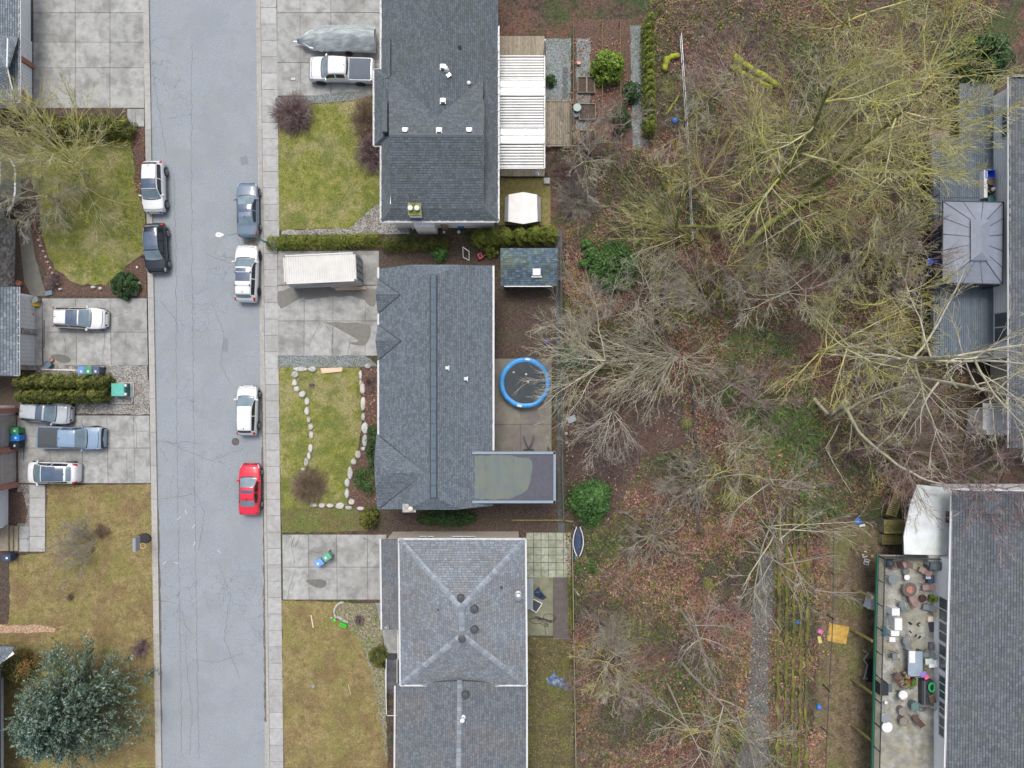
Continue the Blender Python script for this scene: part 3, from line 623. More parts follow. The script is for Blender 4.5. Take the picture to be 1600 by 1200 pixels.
def conifer(label, base, h, spread, seed, m):
    r = np.random.default_rng(seed); b = P(*base); root = empty("conifer_tree", b, label=label, cat="tree")
    S = np.array([[b.x, b.y, 0.]]); tp, tr = grow(S, np.array([[0, 0, 1.]]), np.array([h]), np.array([.28]), 8, r, .01, 0, .15); tubes("trunk", [(tp, tr, 8)], M_mossb, root)
    n = 330; u = np.sort(r.uniform(.03, .98, n)); a = np.arange(n) * 2.39996 + r.normal(0, .2, n); S = np.stack([np.full(n, b.x), np.full(n, b.y), .4 + u * (h - .5)], 1)
    L = spread * (1 - u) ** .75 * r.uniform(.75, 1.12, n) + .35; e = .30 + .7 * u ** 2
    p1, r1 = grow(S, np.stack([np.cos(a) * np.cos(e), np.sin(a) * np.cos(e), np.sin(e)], 1), L, np.full(n, .035), 8, r, .05, -.045, .3); g = [(p1, r1, 4)]
    S, D, L1, R1 = sprout(p1, r1, L, 15, r, .15, .75, .26, .6); p2, r2 = grow(S, D, np.clip(L1, .15, .9), np.full(len(S), .012), 4, r, .12, .02, .5); tubes("boughs", g + [(p2, r2, 3)], M_mossb, root)
    # sprays of needles along every side shoot
    per = 10; nn = len(p2); idx = np.repeat(np.arange(nn), per); t = r.uniform(0, 2.99, nn * per); i = t.astype(int); f = (t - i)[:, None]
    C = p2[idx, i] * (1 - f) + p2[idx, i + 1] * f + r.normal(0, .035, (nn * per, 3)); dv = unit(p2[idx, 3] - p2[idx, 0]) + r.normal(0, .45, (nn * per, 3))
    quads("needles", C, r.normal(0, .5, (nn * per, 3)) + np.array([0, 0, .9]), .10, m, root, .42, r, dv)
    return root

def bramble(name, poly, dens, m, seed, h=.7, ln=1.6, rad=.010, label=None):
    r = np.random.default_rng(seed); w = np.array([P(x, y)[:2] for x, y in poly]); lo = w.min(0); hi = w.max(0); n = int((hi - lo).prod() * dens)
    X = r.uniform(lo[0], hi[0], n); Y = r.uniform(lo[1], hi[1], n); k = pin(w, X, Y); X = X[k]; Y = Y[k]; n = len(X)
    a = r.uniform(0, 6.28, n); e = r.uniform(.3, 1.2, n); D = np.stack([np.cos(a) * np.cos(e), np.sin(a) * np.cos(e), np.sin(e)], 1)
    p, q = grow(np.stack([X, Y, np.zeros(n)], 1), D, ln * r.uniform(.4, 1.2, n), np.full(n, rad), 6, r, .12, -.17, .5); p[..., 2] = np.maximum(p[..., 2], .03)
    S, D, L1, R1 = sprout(p, q, np.full(n, ln), 2, r, .2, .7, .3); p2, q2 = grow(S, D, L1, np.full(len(S), rad * .8), 4, r, .15, -.1, .6); p2[..., 2] = np.maximum(p2[..., 2], .03)
    o = tubes(name, [(p, q, 3), (p2, q2, 3)], m); return tag(o, label, None, kind='stuff')

# ------------------------------------------------------------------ undergrowth
bramble("bramble_thicket", [(1300, 570), (1440, 560), (1530, 620), (1540, 750), (1410, 760), (1330, 720), (1290, 640)], 11, M_bram, 1, label="grey purple bramble thicket at the edge of the wood")
bramble("undergrowth", [(890, 900), (1000, 880), (1020, 1000), (1000, 1210), (895, 1210)], 9, M_bram, 2, label="pinkish tangle of bare stems beside the southern fence")
M_brush = mat("reddish_brush", [(.11, .065, .055), (.19, .125, .105), (.27, .21, .18)], scale=.5, isl=.5, rough=.9)
bramble("undergrowth", WOOD, 8.5, M_brush, 8, ln=1.5, rad=.011, label="fine reddish brown brush covering the woodland floor")
bramble("undergrowth", WOOD, 1.6, M_twig, 3, ln=2.2, label="fallen twigs and stems strewn over the woodland floor")
bramble("undergrowth", [(1040, 0), (1300, 0), (1330, 200), (1180, 330), (1050, 250)], 4.5, M_bram, 4, ln=1.9, label="bare stems under the northern trees")
bramble("undergrowth", [(1060, 390), (1290, 380), (1400, 440), (1400, 560), (1250, 620), (1120, 600)], 2.6, M_bram, 5, ln=1.9, label="bare stems in the middle of the wood")
bramble("undergrowth", [(880, 210), (1010, 240), (990, 365), (880, 350)], 7, M_bram, 6, label="bare stems behind the northern garden")
bramble("undergrowth", [(960, 740), (1110, 690), (1110, 840), (960, 840)], 4.5, mat("tan_stems", [(.20, .155, .12), (.32, .26, .21)], scale=1, isl=.4), 7, ln=1.3, label="dry tan stems by the laurel bush")

# ------------------------------------------------------------------ trees
def T(label, *a, **k): return bare_tree(label, *a, **k)
T("large yellow lichened tree whose crown fills the top of the wood", (1160, 338), 21, 8.5, .36, 11, M_lich, nl=15, tmin=.3, sub=(9, 6, 3), elev=(.4, 1.15), mtrunk=M_mossb)
T("tall lichened tree leaning its crown over the grey plank deck", (1238, 318), 20, 8.2, .30, 12, M_lich, nl=15, tmin=.3, sub=(9, 6, 3), elev=(.3, 1.0), mtrunk=M_mossb)
T("bushy yellowish tree north of the reddish garden shed", (1330, 175), 12, 6.0, .16, 13, M_lich, nl=12, tmin=.15, sub=(7, 6, 3), elev=(.3, 1.0))
T("yellow twigged tree between the two fallen mossy logs and the far deck", (1290, 70), 13, 6.5, .18, 14, M_lich, nl=13, tmin=.15, sub=(7, 6, 3))
T("lichened tree with its twigs touching the grey metal gazebo", (1355, 300), 9, 5.5, .13, 15, M_lich, nl=11, tmin=.1, sub=(6, 6, 4), elev=(.2, .9), mtrunk=M_mossb)
T("slender speckled birch standing right of the fallen mossy logs", (1216, 262), 9, 2.6, .10, 16, M_pale, nl=8, lean=(0.2, 5), sub=(5, 4, 3))
T("thin straight sapling north of the big lichened tree", (1247, 190), 8, 2.2, .07, 17, M_pale, nl=8, lean=(-.3, 3), sub=(5, 4, 2))
T("mossy tree leaning over the green ivy mound", (1062, 372), 9, 5.5, .15, 18, M_mossb, nl=5, lean=(-3, 1.5), sub=(5, 4, 2), thin=.9)
fan_tree("low many stemmed tree fanning west above the green ivy mound", (1085, 372), 24, 8.5, (135, 200), (.2, .75), 19, M_lich, .05)
fan_tree("many stemmed tree fanning out east of the green ivy mound", (1100, 470), 24, 6.4, (125, 215), (.2, .9), 20, M_pale, .045)
fan_tree("dense fan of long pale stems in the middle of our back yard", (1058, 556), 46, 9.0, (140, 242), (.2, .8), 21, M_pale, .045, sub=(6, 4))
fan_tree("short sprawling offshoots right of the dense pale fan", (1062, 560), 16, 4.5, (-110, 60), (.3, 1.0), 22, M_pale, .035)
T("pale tree reaching over the round trampoline", (938, 575), 6.0, 7.2, .12, 23, M_pale, nl=13, tmin=.1, sub=(6, 5, 3), elev=(.1, .6), az=(R(105), R(245)), wander=.12, thin=.95)
T("pale tree with long drooping branches over the muddy ground", (950, 640), 6.5, 5.0, .11, 24, M_twig, nl=8, tmin=.08, sub=(5, 5, 3), elev=(.1, .7), az=(R(170), R(330)), wander=.12, thin=.95)
T("thin tree in the leaf litter beside the shingled garden shed", (935, 500), 6, 4.2, .08, 25, M_twig, nl=10, tmin=.08, sub=(5, 5, 3), elev=(.2, .9), az=(R(60), R(230)))
fan_tree("spider like bare bush at the foot of the dark laurel slope", (1018, 838), 34, 4.4, (0, 360), (.15, .9), 26, M_twig, .025, sub=(4, 4))
fan_tree("feathery bare bush against the eastern end of our back yard", (1100, 745), 34, 4.0, (110, 250), (.2, 1.0), 27, M_twig, .02, sub=(6, 5))
T("grey tree standing at the top of the mossy bank", (1172, 738), 9, 4.6, .11, 28, M_twig, nl=9, tmin=.25, sub=(5, 4, 2), elev=(.1, .8))
T("tree with long straight pale branches crossing the mossy bank", (1180, 812), 9, 6.2, .12, 29, M_pale, nl=9, tmin=.3, sub=(4, 4, 2), elev=(.05, .6), mtrunk=M_mossb)
T("leaning thin tree at the head of the gravel trail", (1165, 842), 10, 4.0, .09, 30, M_twig, nl=7, tmin=.3, sub=(4, 4, 2), lean=(2, -3))
T("grey tree on the leaf covered slope west of the gravel trail", (1064, 955), 13, 4.2, .12, 31, M_twig, nl=8, tmin=.3, sub=(4, 4, 3), elev=(.1, .9))
T("tall thin tree with paired stems near the foot of the gravel trail", (1066, 1036), 14, 5.0, .13, 32, M_twig, nl=8, tmin=.3, sub=(4, 4, 3), elev=(.1, .8))
T("pale two forked tree at the southern edge of the wood", (1042, 1068), 10, 4.6, .11, 33, M_twig, nl=7, tmin=.25, sub=(4, 4, 3), elev=(.1, .8))
T("small yellow green branched tree beside the lower gravel trail", (1095, 1110), 6, 3.2, .07, 34, M_lich, nl=8, tmin=.1, sub=(5, 4, 3))
T("leafless tree with lichened boughs in the centre of the wood", (1262, 556), 11, 6.6, .17, 35, M_lich, nl=14, tmin=.15, sub=(6, 5, 4), elev=(.1, .9))
T("large pale barked tree reaching over the corner of the far house", (1332, 572), 20, 7.6, .32, 36, M_pale, nl=10, tmin=.4, sub=(5, 4, 3), elev=(.2, .8), thin=1.35)
T("second pale barked tree beside the white back entry of the far house", (1398, 592), 17, 6.0, .20, 37, M_pale, nl=8, tmin=.35, sub=(5, 4, 3), elev=(.2, .8), thin=1.3)
T("thin lichened tree in the leaf litter north of the wood's centre", (1195, 470), 8, 5.0, .10, 38, M_pale, nl=10, tmin=.15, sub=(5, 5, 3), elev=(.1, .8))
T("low branching tree growing before the black deck railing", (1350, 480), 8, 4.6, .10, 39, M_lich, nl=10, tmin=.1, sub=(6, 5, 3), elev=(.2, .9))
T("small tree in the brambles in front of the white upper deck", (1370, 690), 9, 5.2, .10, 40, M_bram, nl=11, tmin=.1, sub=(6, 6, 3), elev=(.2, .9))
T("wine coloured tree spreading over the roof of the southern far house", (1470, 730), 8, 5.4, .10, 41, M_red, nl=13, tmin=.1, sub=(6, 6, 4), elev=(.3, 1.0))
T("grey purple twiggy tree above the fallen mossy logs", (1105, 160), 9, 4.8, .10, 42, M_bram, nl=11, tmin=.1, sub=(6, 6, 3))
T("wide pale green branched tree above the wood's north west corner", (1080, 300), 8, 6.0, .10, 43, M_lich, nl=11, tmin=.1, sub=(5, 5, 3), elev=(.1, .8))
T("spreading yellowish apple tree in the north west front garden", (138, 272), 5.5, 5.6, .13, 44, M_lich, nl=20, tmin=.12, sub=(8, 6, 5), elev=(.15, .85), group=None)
T("grey leafless tree in the small garden by the corner window", (92, 312), 4.6, 4.2, .09, 45, M_pale, nl=15, tmin=.1, sub=(7, 6, 4), elev=(.15, .9), group=None)
fan_tree("dark stemmed bare tree on the dry south west lawn", (150, 845), 26, 3.9, (95, 260), (.35, 1.2), 46, M_twig, .018, sub=(7, 7), group=None, thin=.8)
twig_shrub("dark twiggy bush beside the bare tree on the dry lawn", (160, 828), .85, .9, 90, M_brown, 47)
rs = np.random.default_rng(5); k_ = 0
for cx_, cy_, sx_, sy_, nn_ in ((1120, 200, 70, 40, 2), (1330, 130, 110, 60, 2), (1050, 260, 60, 60, 3), (1180, 450, 110, 40, 5), (1330, 400, 60, 60, 6), (1150, 640, 50, 50, 2), (1160, 720, 60, 50, 2), (960, 1040, 50, 70, 4), (1110, 900, 40, 50, 1), (1340, 640, 50, 40, 3), (920, 260, 40, 40, 3), (1000, 480, 60, 30, 4)):
    for _ in range(nn_):
        k_ += 1; wh_ = {1120: 'in the wood beside the grey rail fence', 1330: 'in front of the north east deck' if cy_ > 300 else 'under the yellow twigged tree', 1050: 'near the end of the northern garden', 1180: 'in the brown litter north of the wood\'s centre', 1150: 'in the green ground cover of the wood', 1160: 'above the mossy bank', 960: 'in the pinkish tangle of the southern wood', 1110: 'on the red leaf slope', 1340: 'in the bramble thicket', 920: 'behind the white pergola', 1000: 'between ivy mound and dense pale fan'}[cx_]; bare_tree('thin bare sapling ' + wh_, (cx_ + rs.normal(0, sx_ * .5), cy_ + rs.normal(0, sy_ * .5)), rs.uniform(3.5, 6.5), rs.uniform(2.4, 4.2), .045, 200 + k_, (M_twig, M_pale, M_lich, M_bram)[k_ % 4], nl=9, tmin=.08, sub=(6, 5, 2), elev=(.1, .9), group='thin bare saplings ' + wh_, name="bare_sapling", thin=.9)
T("thin pale branching tree bent over the white entry steps", (1480, 640), 8, 4.5, .10, 48, M_pale, nl=9, tmin=.1, sub=(5, 5, 3), elev=(.1, .8))

def limb(label, pts, rads, seed, m=M_pale, nsub=14, ln=2.5, name="fallen_trunk", cat="fallen tree", group=None):
    r = np.random.default_rng(seed); pp = np.array([[P(x, y, z)[:] for x, y, z in pts]])
    k = len(pts); tt = np.linspace(0, k - 1, 4 * k); fine = np.stack([np.interp(tt, np.arange(k), pp[0, :, c]) for c in range(3)], 1)[None] + r.normal(0, .02, (1, 4 * k, 3))
    rr = np.interp(tt, np.arange(k), rads)[None]; root = empty(name, P(*pts[0]), label=label, cat=cat, group=group); tubes("trunk", [(fine, rr, 7)], m, root)
    L = np.array([1.0]); S, D, _, R1 = sprout(fine, rr, L, nsub, r, .2, .8, 1); L1 = ln * r.uniform(.5, 1.3, nsub)
    p2, r2 = grow(S, D, L1, np.clip(R1 * .5, .02, .05), 6, r, .14, .03, .35); S, D, L2, _ = sprout(p2, r2, L1, 4, r, .2, .7, .5); p3, r3 = grow(S, D, L2, np.full(len(S), .015), 5, r, .14, .02, .5)
    tubes("branches", [(p2, r2, 5), (p3, r3, 3)], m, root); return root
limb("pale leaning trunk curving from the thicket towards the white upper deck", [(1272, 622, .1), (1295, 650, 1.5), (1318, 632, 3), (1345, 680, 4), (1400, 725, 5), (1440, 748, 5.6), (1500, 763, 6)], [.15, .15, .14, .13, .11, .08, .05], 61)
limb("broken pale bough forking left of the leaning trunk", [(1300, 655, .4), (1322, 640, 2.4), (1360, 620, 3.2), (1420, 600, 4)], [.13, .12, .08, .04], 62, ln=2)
limb("crooked dead bough lying below the leaning trunk", [(1312, 660, .3), (1290, 700, .4), (1300, 720, .3), (1330, 770, .3)], [.07, .06, .05, .03], 63, ln=1.4, nsub=8)
limb("long mossy trunk lying diagonally under the big lichened tree", [(1165, 385, .2), (1200, 350, .25), (1250, 318, .3), (1290, 305, .3)], [.3, .28, .24, .2], 64, M_mossb, 6, 1.5)
limb("twisted grey dead branch hanging before the diagonal mossy trunk", [(1280, 330, .6), (1245, 345, .8), (1215, 365, .5), (1180, 385, .3)], [.06, .06, .05, .03], 65, M_pale, 12, 1.2)
limb("dark green mossy bough crossing above the green ivy mound", [(1180, 350, 1.2), (1100, 355, 1.5), (1040, 352, 1.2), (980, 340, 1)], [.18, .16, .13, .08], 66, M_mossb, 10, 2.2)
limb("bare grey bough lying among the leaves near the gravel trail", [(1100, 960, .1), (1110, 920, .15), (1140, 900, .1)], [.035, .03, .02], 67, M_twig, 4, .8)

def log(label, a, b, r0, m=M_moss, name="mossy_log"):
    rnd = random.Random(a[0]); A = P(*a, r0 * .8); B = P(*b, r0 * .8); root = empty(name, A, label=label, cat="log", group=None)
    pts = [A.lerp(B, t / 9) + Vector((rnd.uniform(-.05, .05), rnd.uniform(-.05, .05), rnd.uniform(-.02, .02))) for t in range(10)]
    mb = MB(); mb.tube(pts, [r0 * rnd.uniform(.82, 1.12) for _ in pts], 9); mb.build("bark", m, root, smooth=True)
    mb = MB(); d = (B - A).normalized(); mb.tube([B + d * .005, B + d * .03], [r0 * .8, r0 * .78], 9); mb.build("sawn_end", M_lum, root)
log("thick bright green mossy log lying in the northern wood", (1146, 88), (1216, 135), .30)
log("thinner mossy log just below the thick bright green one", (1142, 104), (1205, 138), .22)
log("short stubby mossy log by the tall northern hedge", (1038, 110), (1043, 90), .28)
log("mossy stump with a pale cut end in the northern wood", (1042, 92), (1060, 86), .26)
log("long mossy log with bright patches under the big lichened tree", (1040, 180), (1060, 150), .1)
for lb, c, q in (("fern clump with spread fronds under the northern trees", (1098, 148), 1), ("fern beside our eastern fence corner", (1136, 778), 2), ("fern clump by the old wire fence posts", (1072, 662), 3), ("yellowish fern in the southern wood", (1108, 1120), 4), ("small fern in the leaf covered slope", (1106, 913), 5), ("fern growing by the tall northern hedge and mossy stump", (1044, 140), 6), ("fern on the leaf covered slope above the gravel trail", (1134, 984), 7), ("fern low in the back corner of our yard", (1050, 455), 8)):
    r = np.random.default_rng(q); b = P(*c); root = empty("fern", b, label=lb, cat="fern", group="ferns in the wood"); n = 16; a = np.arange(n) * 2.4; L = r.uniform(.5, .9, n)
    p, rr = grow(np.repeat([[b.x, b.y, .02]], n, 0), np.stack([np.cos(a), np.sin(a), np.full(n, .8)], 1), L, np.full(n, .012), 7, r, .04, -.16); p[..., 2] = np.maximum(p[..., 2], .02)
    idx = np.repeat(np.arange(n), 22); t = r.uniform(.3, 5.99, len(idx)); i = t.astype(int); f = (t - i)[:, None]; C = p[idx, i] * (1 - f) + p[idx, i + 1] * f; d = unit(p[idx, i + 1] - p[idx, i]); sd = np.cross(d, [0, 0, 1.]) * np.where(r.random(len(idx)) < .5, 1, -1)[:, None]
    quads("fronds", C + sd * .06, np.tile([0, 0, 1.], (len(C), 1)) + r.normal(0, .25, C.shape), .085, M_fern, root, .3, r, sd + d * .4); tubes("stalks", [(p, rr, 3)], M_fern, root)

# ------------------------------------------------------------------ shrubs and hedges
hedge("north row of the tall olive cedar hedge between the two south west driveways", [(52, 597), (178, 598)], 1.35, 3.1, M_ced, 70, 9000, .12)
hedge("south row of the tall olive cedar hedge above the silver car", [(52, 618), (176, 616)], 1.35, 3.0, M_ced, 71, 9000, .12)
hedge("dark green clipped hedge end beside the north west driveway", [(60, 204), (208, 206)], 2.1, 2.0, M_ced, 72, 12000, .10)
hedge("low boundary hedge behind the white shipping container", [(422, 382), (592, 376)], 1.3, 1.1, M_ced2, 73, 9000, .07)
hedge("low boundary hedge above our grey house roof", [(600, 385), (700, 382)], 1.2, 1.1, M_ced, 74, 5000, .07)
hedge("row of round bright cedars by the neighbour's house wall", [(742, 376), (800, 373)], 1.5, 2.0, M_ced2, 75, 7000, .08)
hedge("row of round bright cedars between the two garden sheds", [(803, 372), (868, 370)], 1.5, 2.0, M_ced2, 76, 7000, .08)
hedge("tall narrow hedge along the northern wood's edge", [(1009, 40), (1011, 215)], 1.0, 2.4, M_ced2, 77, 8000, .10)
leafy("bright olive bush below the round cedars, over the red toy", (768, 392), .7, 1.0, M_ced2, 78, 30, 90, .05)
leafy("dark olive cedar at the south west corner of our house", (579, 806), .75, 2.4, M_ced, 79, 50, 110, .07, ry=1.1)
leafy("low dark green hedge plants beside our southern wall", (700, 808), 3.6, .8, M_box, 80, 90, 70, .06, ry=.7, lr=.5)
leafy("rounded dark green clipped bush at the driveway corner", (200, 448), 1.25, 1.5, M_box, 81, 90, 110, .05, lr=.18)
leafy("large glossy green laurel beside the muddy ground", (922, 785), 1.9, 3.2, M_lau, 82, 70, 150, .085, ry=2.1, lr=.36, tip=(.1, 1.0))
leafy("bright green leafy bush in the northern back garden", (948, 112), 1.45, 2.4, M_rho, 83, 60, 110, .10, lr=.3)
leafy("dark green bush just below the bright green one", (985, 148), .9, 1.2, M_box, 84, 30, 90, .08)
leafy("darker sprawling bush by the wire pen in the northern garden", (968, 192), .95, 1.4, M_box, 85, 40, 80, .06, ry=1.4)
leafy("small round dark shrub beside the white slatted pergola", (860, 128), .55, .8, M_box, 86, 20, 80, .05)
leafy("big ivy covered mound in the top corner of our back yard", (958, 420), 2.3, 1.6, M_ivy, 87, 90, 90, .10, ry=2.2, lr=.3)
leafy("smaller ivy clump left of the big ivy mound", (916, 400), .8, 1.1, M_ivy, 88, 35, 80, .10, ry=1.6)
leafy("glossy green bush above our grey house roof", (688, 398), .8, 1.1, M_lau, 89, 35, 90, .06)
leafy("dark evergreen behind the north east house", (1500, 118), 2.4, 5, M_box, 90, 70, 90, .14)
leafy("bright green weed clump in the southern back garden corner", (925, 886), .45, .5, M_ivy, 91, 16, 70, .06, ry=.8)
leafy("small green plant cluster left of the weed clump", (903, 890), .3, .4, M_ivy, 92, 12, 60, .06, ry=.6)
leafy("dark green low bush in the south front garden", (594, 1024), .9, 1.0, M_ced, 93, 40, 90, .05, ry=1.0)
leafy("low green plants hugging our front wall", (583, 700), .6, .6, M_box, 94, 30, 80, .06, ry=2.8, lr=.5)
leafy("green plants in front of our southern gable", (574, 750), 1.2, .5, M_ivy, 95, 30, 60, .06, ry=1.4, lr=.4)
leafy("brownish orange shrub beside the big blue green conifer", (38, 1040), 1.6, 1.4, mat("rusty_leaves", [(.06, .07, .02), (.12, .11, .03), (.26, .14, .05)], scale=.6, isl=.4), 96, 70, 80, .07)
conifer("large blue green conifer on the south west lawn", (152, 1076), 8.5, 5.7, 97, M_fir)
twig_shrub("reddish purple round bare shrub at the lawn corner by the pavement", (460, 180), 2.0, 1.4, 520, M_red, 100, ry=2.0)
twig_shrub("light brown bare shrub in front of the northern house", (578, 190), 1.9, 1.5, 420, M_brown, 101, ry=2.6)
twig_shrub("purplish bare shrub against the front wall of the northern house", (582, 240), 1.5, 1.5, 360, M_red, 102, ry=2.1)
twig_shrub("round brown bare shrub on our front lawn", (484, 758), 1.75, 1.1, 560, M_brown, 103, ry=1.9)
twig_shrub("small wine coloured shrub by the round stone in the south front bed", (562, 968), .5, .7, 120, M_red, 104)
twig_shrub("grey feathery shrub behind the mossy wooden patio", (900, 312), 2.2, 1.8, 260, M_twig, 105, dens=9)
twig_shrub("pinkish bare shrub by the square stone block", (890, 272), 1.3, 1.4, 200, M_bram, 106)
twig_shrub("bare grey bush sprouting in the southern wood by the fence", (954, 990), 2.2, 1.8, 160, M_pale, 107, dens=8)
twig_shrub("pale dried brush heap at the end of the muddy ground", (1040, 760), 1.3, .8, 220, M_pale, 108, ry=.9)
twig_shrub("dark leafless bush in the bed beside the front path", (86, 440), .8, .8, 120, M_red, 109)
twig_shrub("small bare bush by the short fence in the northern garden", (925, 232), 1.4, 1.4, 180, M_bram, 110)
twig_shrub("dark brown twiggy patch under the big conifer", (222, 1010), 1.0, .9, 120, M_red, 111)
twig_shrub("tiny leafless bush on the dry south west lawn", (110, 932), .45, .5, 60, M_brown, 112)
twig_shrub("brown shrub in the bed behind our front boulders", (577, 600), .5, .6, 100, M_red, 113, ry=.9)
twig_shrub("small dead shrub on the lawn left of the fresh planks", (488, 602), .3, .35, 50, M_red, 114)
# ------------------------------------------------------------------ buildings
def clip_poly(sub, clip):
    out = sub
    n = len(clip)
    for i in range(n):
        ax, ay = clip[i]; bx, by = clip[(i + 1) % n]; inp = out; out = []
        if not inp: return []
        def side(p): return (bx - ax) * (p[1] - ay) - (by - ay) * (p[0] - ax)
        for j in range(len(inp)):
            p = inp[j - 1]; q = inp[j]; sp, sq = side(p), side(q)
            if sq >= 0:
                if sp < 0: t = sp / (sp - sq); out.append((p[0] + (q[0] - p[0]) * t, p[1] + (q[1] - p[1]) * t))
                out.append(q)
            elif sp >= 0: t = sp / (sp - sq); out.append((p[0] + (q[0] - p[0]) * t, p[1] + (q[1] - p[1]) * t))
    return out

def roof(parent, pts, m, course=.18, w=.32, up=.02, name="roof_slope", rnd=None, under=None, gap=.024):
    """sloping plane with shingles gapped over a dark backing that draws the course shadow lines; pts = (px, py, z), convex"""
    rnd = rnd or random.Random(len(pts) + int(pts[0][0]))
    q = [P(*p) for p in pts]; n = Vector((0, 0, 0))
    for i in range(len(q)): n += q[i].cross(q[(i + 1) % len(q)])
    n.normalize()
    if n.z < 0: n = -n; q = q[::-1]
    c_ = sum(q, Vector()) / len(q); q = [v - Vector((0, 0, (v - c_).dot(n) / n.z)) for v in q]
    mb = MB(); mb.slab3([v - Vector((0, 0, .01)) for v in q], .10); base = mb.build(name, under or M_darkback, parent)
    d = Vector((0, 0, 1)) - n * n.z
    d = Vector((0, 1, 0)) if d.length < 1e-4 else d.normalized()
    s = d.cross(n).normalized(); o = q[0]
    c2 = [((v - o).dot(s), (v - o).dot(d)) for v in q]
    a = sum(c2[i][0] * c2[(i + 1) % len(c2)][1] - c2[(i + 1) % len(c2)][0] * c2[i][1] for i in range(len(c2)))
    if a < 0: c2 = c2[::-1]
    x0, x1 = min(c[0] for c in c2), max(c[0] for c in c2); y0, y1 = min(c[1] for c in c2), max(c[1] for c in c2)
    V = []; F = []; r_ = 0; y = y0
    while y < y1:
        x = x0 - w * ((r_ * .37) % 1) - w * rnd.random() * .3
        while x < x1:
            ww = w * rnd.uniform(.75, 1.25); g = gap * .7; pl = [(x + g, y), (x + ww, y), (x + ww, y + course - gap), (x + g, y + course - gap)]; x += ww
            pl = clip_poly(pl, c2)
            if len(pl) < 3: continue
            k = len(V); hgt = up * rnd.uniform(.7, 1.4)
            for px_, py_ in pl: V.append(o + s * px_ + d * py_ + n * (hgt * (1 - (py_ - y) / course) + .004))
            F.append(list(range(k, k + len(pl))))
        y += course; r_ += 1
    oo = off(base); me = bpy.data.meshes.new("shingles"); me.from_pydata([tuple(v - oo) for v in V], [], F)
    sh = link("shingles", me, m, base); sh["kind"] = "stuff"
    return base
M_darkback = flat("dark_roof_backing", (.035, .04, .048), .9)  # dark tone in the shingle gaps paints the shadow line of each course

def shm(name, c, isl=.22, big=None, sc=.5):
    return mat(name, [tuple(x * .8 for x in c), c, tuple(x * 1.2 for x in c)], scale=6, isl=isl, rough=.9, big=big, bigscale=sc, detail=8)
S_N = shm("charcoal_shingles", (.088, .105, .122), .2, ((.075, .10, .085), .3))
S_M = shm("blue_grey_shingles", (.108, .130, .153), .22, [((.12, .15, .175), .3), ((.092, .118, .148), .3)])
S_S = shm("grey_shingles", (.178, .203, .232), .18, [((.145, .16, .18), .6), ((.17, .155, .14), .35)], .35)
S_S2 = shm("dark_grey_shingles", (.12, .135, .155), .2, ((.15, .145, .14), .5), .4)
S_E = shm("slate_grey_shingles", (.10, .112, .13), .22, [((.11, .12, .10), .4), ((.12, .135, .155), .4)])
S_W = shm("west_shingles", (.155, .185, .215), .25, ((.12, .145, .17), .5))
S_SH = shm("shed_shingles", (.075, .115, .15), .35, [((.16, .19, .07), .5), ((.05, .08, .12), .4)], .6)

def gutter(parent, a, b, w=.13, brackets=True, m=None, z=-.02, dk=True):
    A = P(*a); B = P(*b); d = (B - A).normalized(); n = Vector((-d.y, d.x, 0)); mb = MB()
    for s_, hh in ((-1, .10), (1, .10)): mb.bar(A + n * s_ * w / 2 + Vector((0, 0, z)), B + n * s_ * w / 2 + Vector((0, 0, z)), .022, hh)
    mb.bar(A + Vector((0, 0, z - .055)), B + Vector((0, 0, z - .055)), w, .012)
    if brackets:
        k = int((B - A).length / .68)
        for i in range(1, k): mb.bar(A + d * (i * .68) - n * w * .6 + Vector((0, 0, z + .04)), A + d * (i * .68) + n * w * .6 + Vector((0, 0, z + .04)), .05, .03)
    return mb.build("gutter", m or M_gut, parent)

def caps(parent, a, b, m, w=.32, step=.24, z=.03, name="ridge_cap"):
    """overlapping ridge or hip pieces from a (low) to b"""
    A = P(*a) + Vector((0, 0, z)); B = P(*b) + Vector((0, 0, z)); d = B - A; n = int(d.length / step); d.normalize(); sd = Vector((-d.y, d.x, 0)).normalized()
    if n > 60: step = (B - A).length / 60; n = 60
    for i in range(n):
        p = A + d * step * i; q = p + d * (step - .012); up = Vector((0, 0, .018)); dn = Vector((0, 0, -.07))
        mb = MB(); mb.add([p + sd * w / 2 + dn + up, p + up, p - sd * w / 2 + dn + up, q + sd * w / 2 + dn, q, q - sd * w / 2 + dn], [(0, 1, 4, 3), (1, 2, 5, 4)]); mb.build(name, m, parent)

def walls(parent, pts, z0, z1, m, name="wall"):
    mb = MB(); mb.prism([v[:2] for v in pts], z0, z1); return mb.build(name, m, parent)

def vent(parent, px, py, z, s=.34, m=None, name="roof_vent"):
    c = P(px, py, z); mb = MB(); mb.box(c + Vector((0, 0, .02)), (s * 1.25, s * 1.25, .03)); mb.bevbox(c + Vector((0, 0, .14)), (s, s, .18), b=.03); return mb.build(name, m or M_galv, parent)
def pipe(parent, px, py, z, r=.07, h=.35, m=None, name="vent_pipe", cap=True):
    c = P(px, py, z); mb = MB(); mb.lathe(c, [(r * 2.2, -.05), (r * 1.9, .03), (r, .06), (r, h)] + ([(r * 1.7, h), (r * 1.7, h + .05), (r * .6, h + .12)] if cap else []), 12); return mb.build(name, m or M_white, parent)

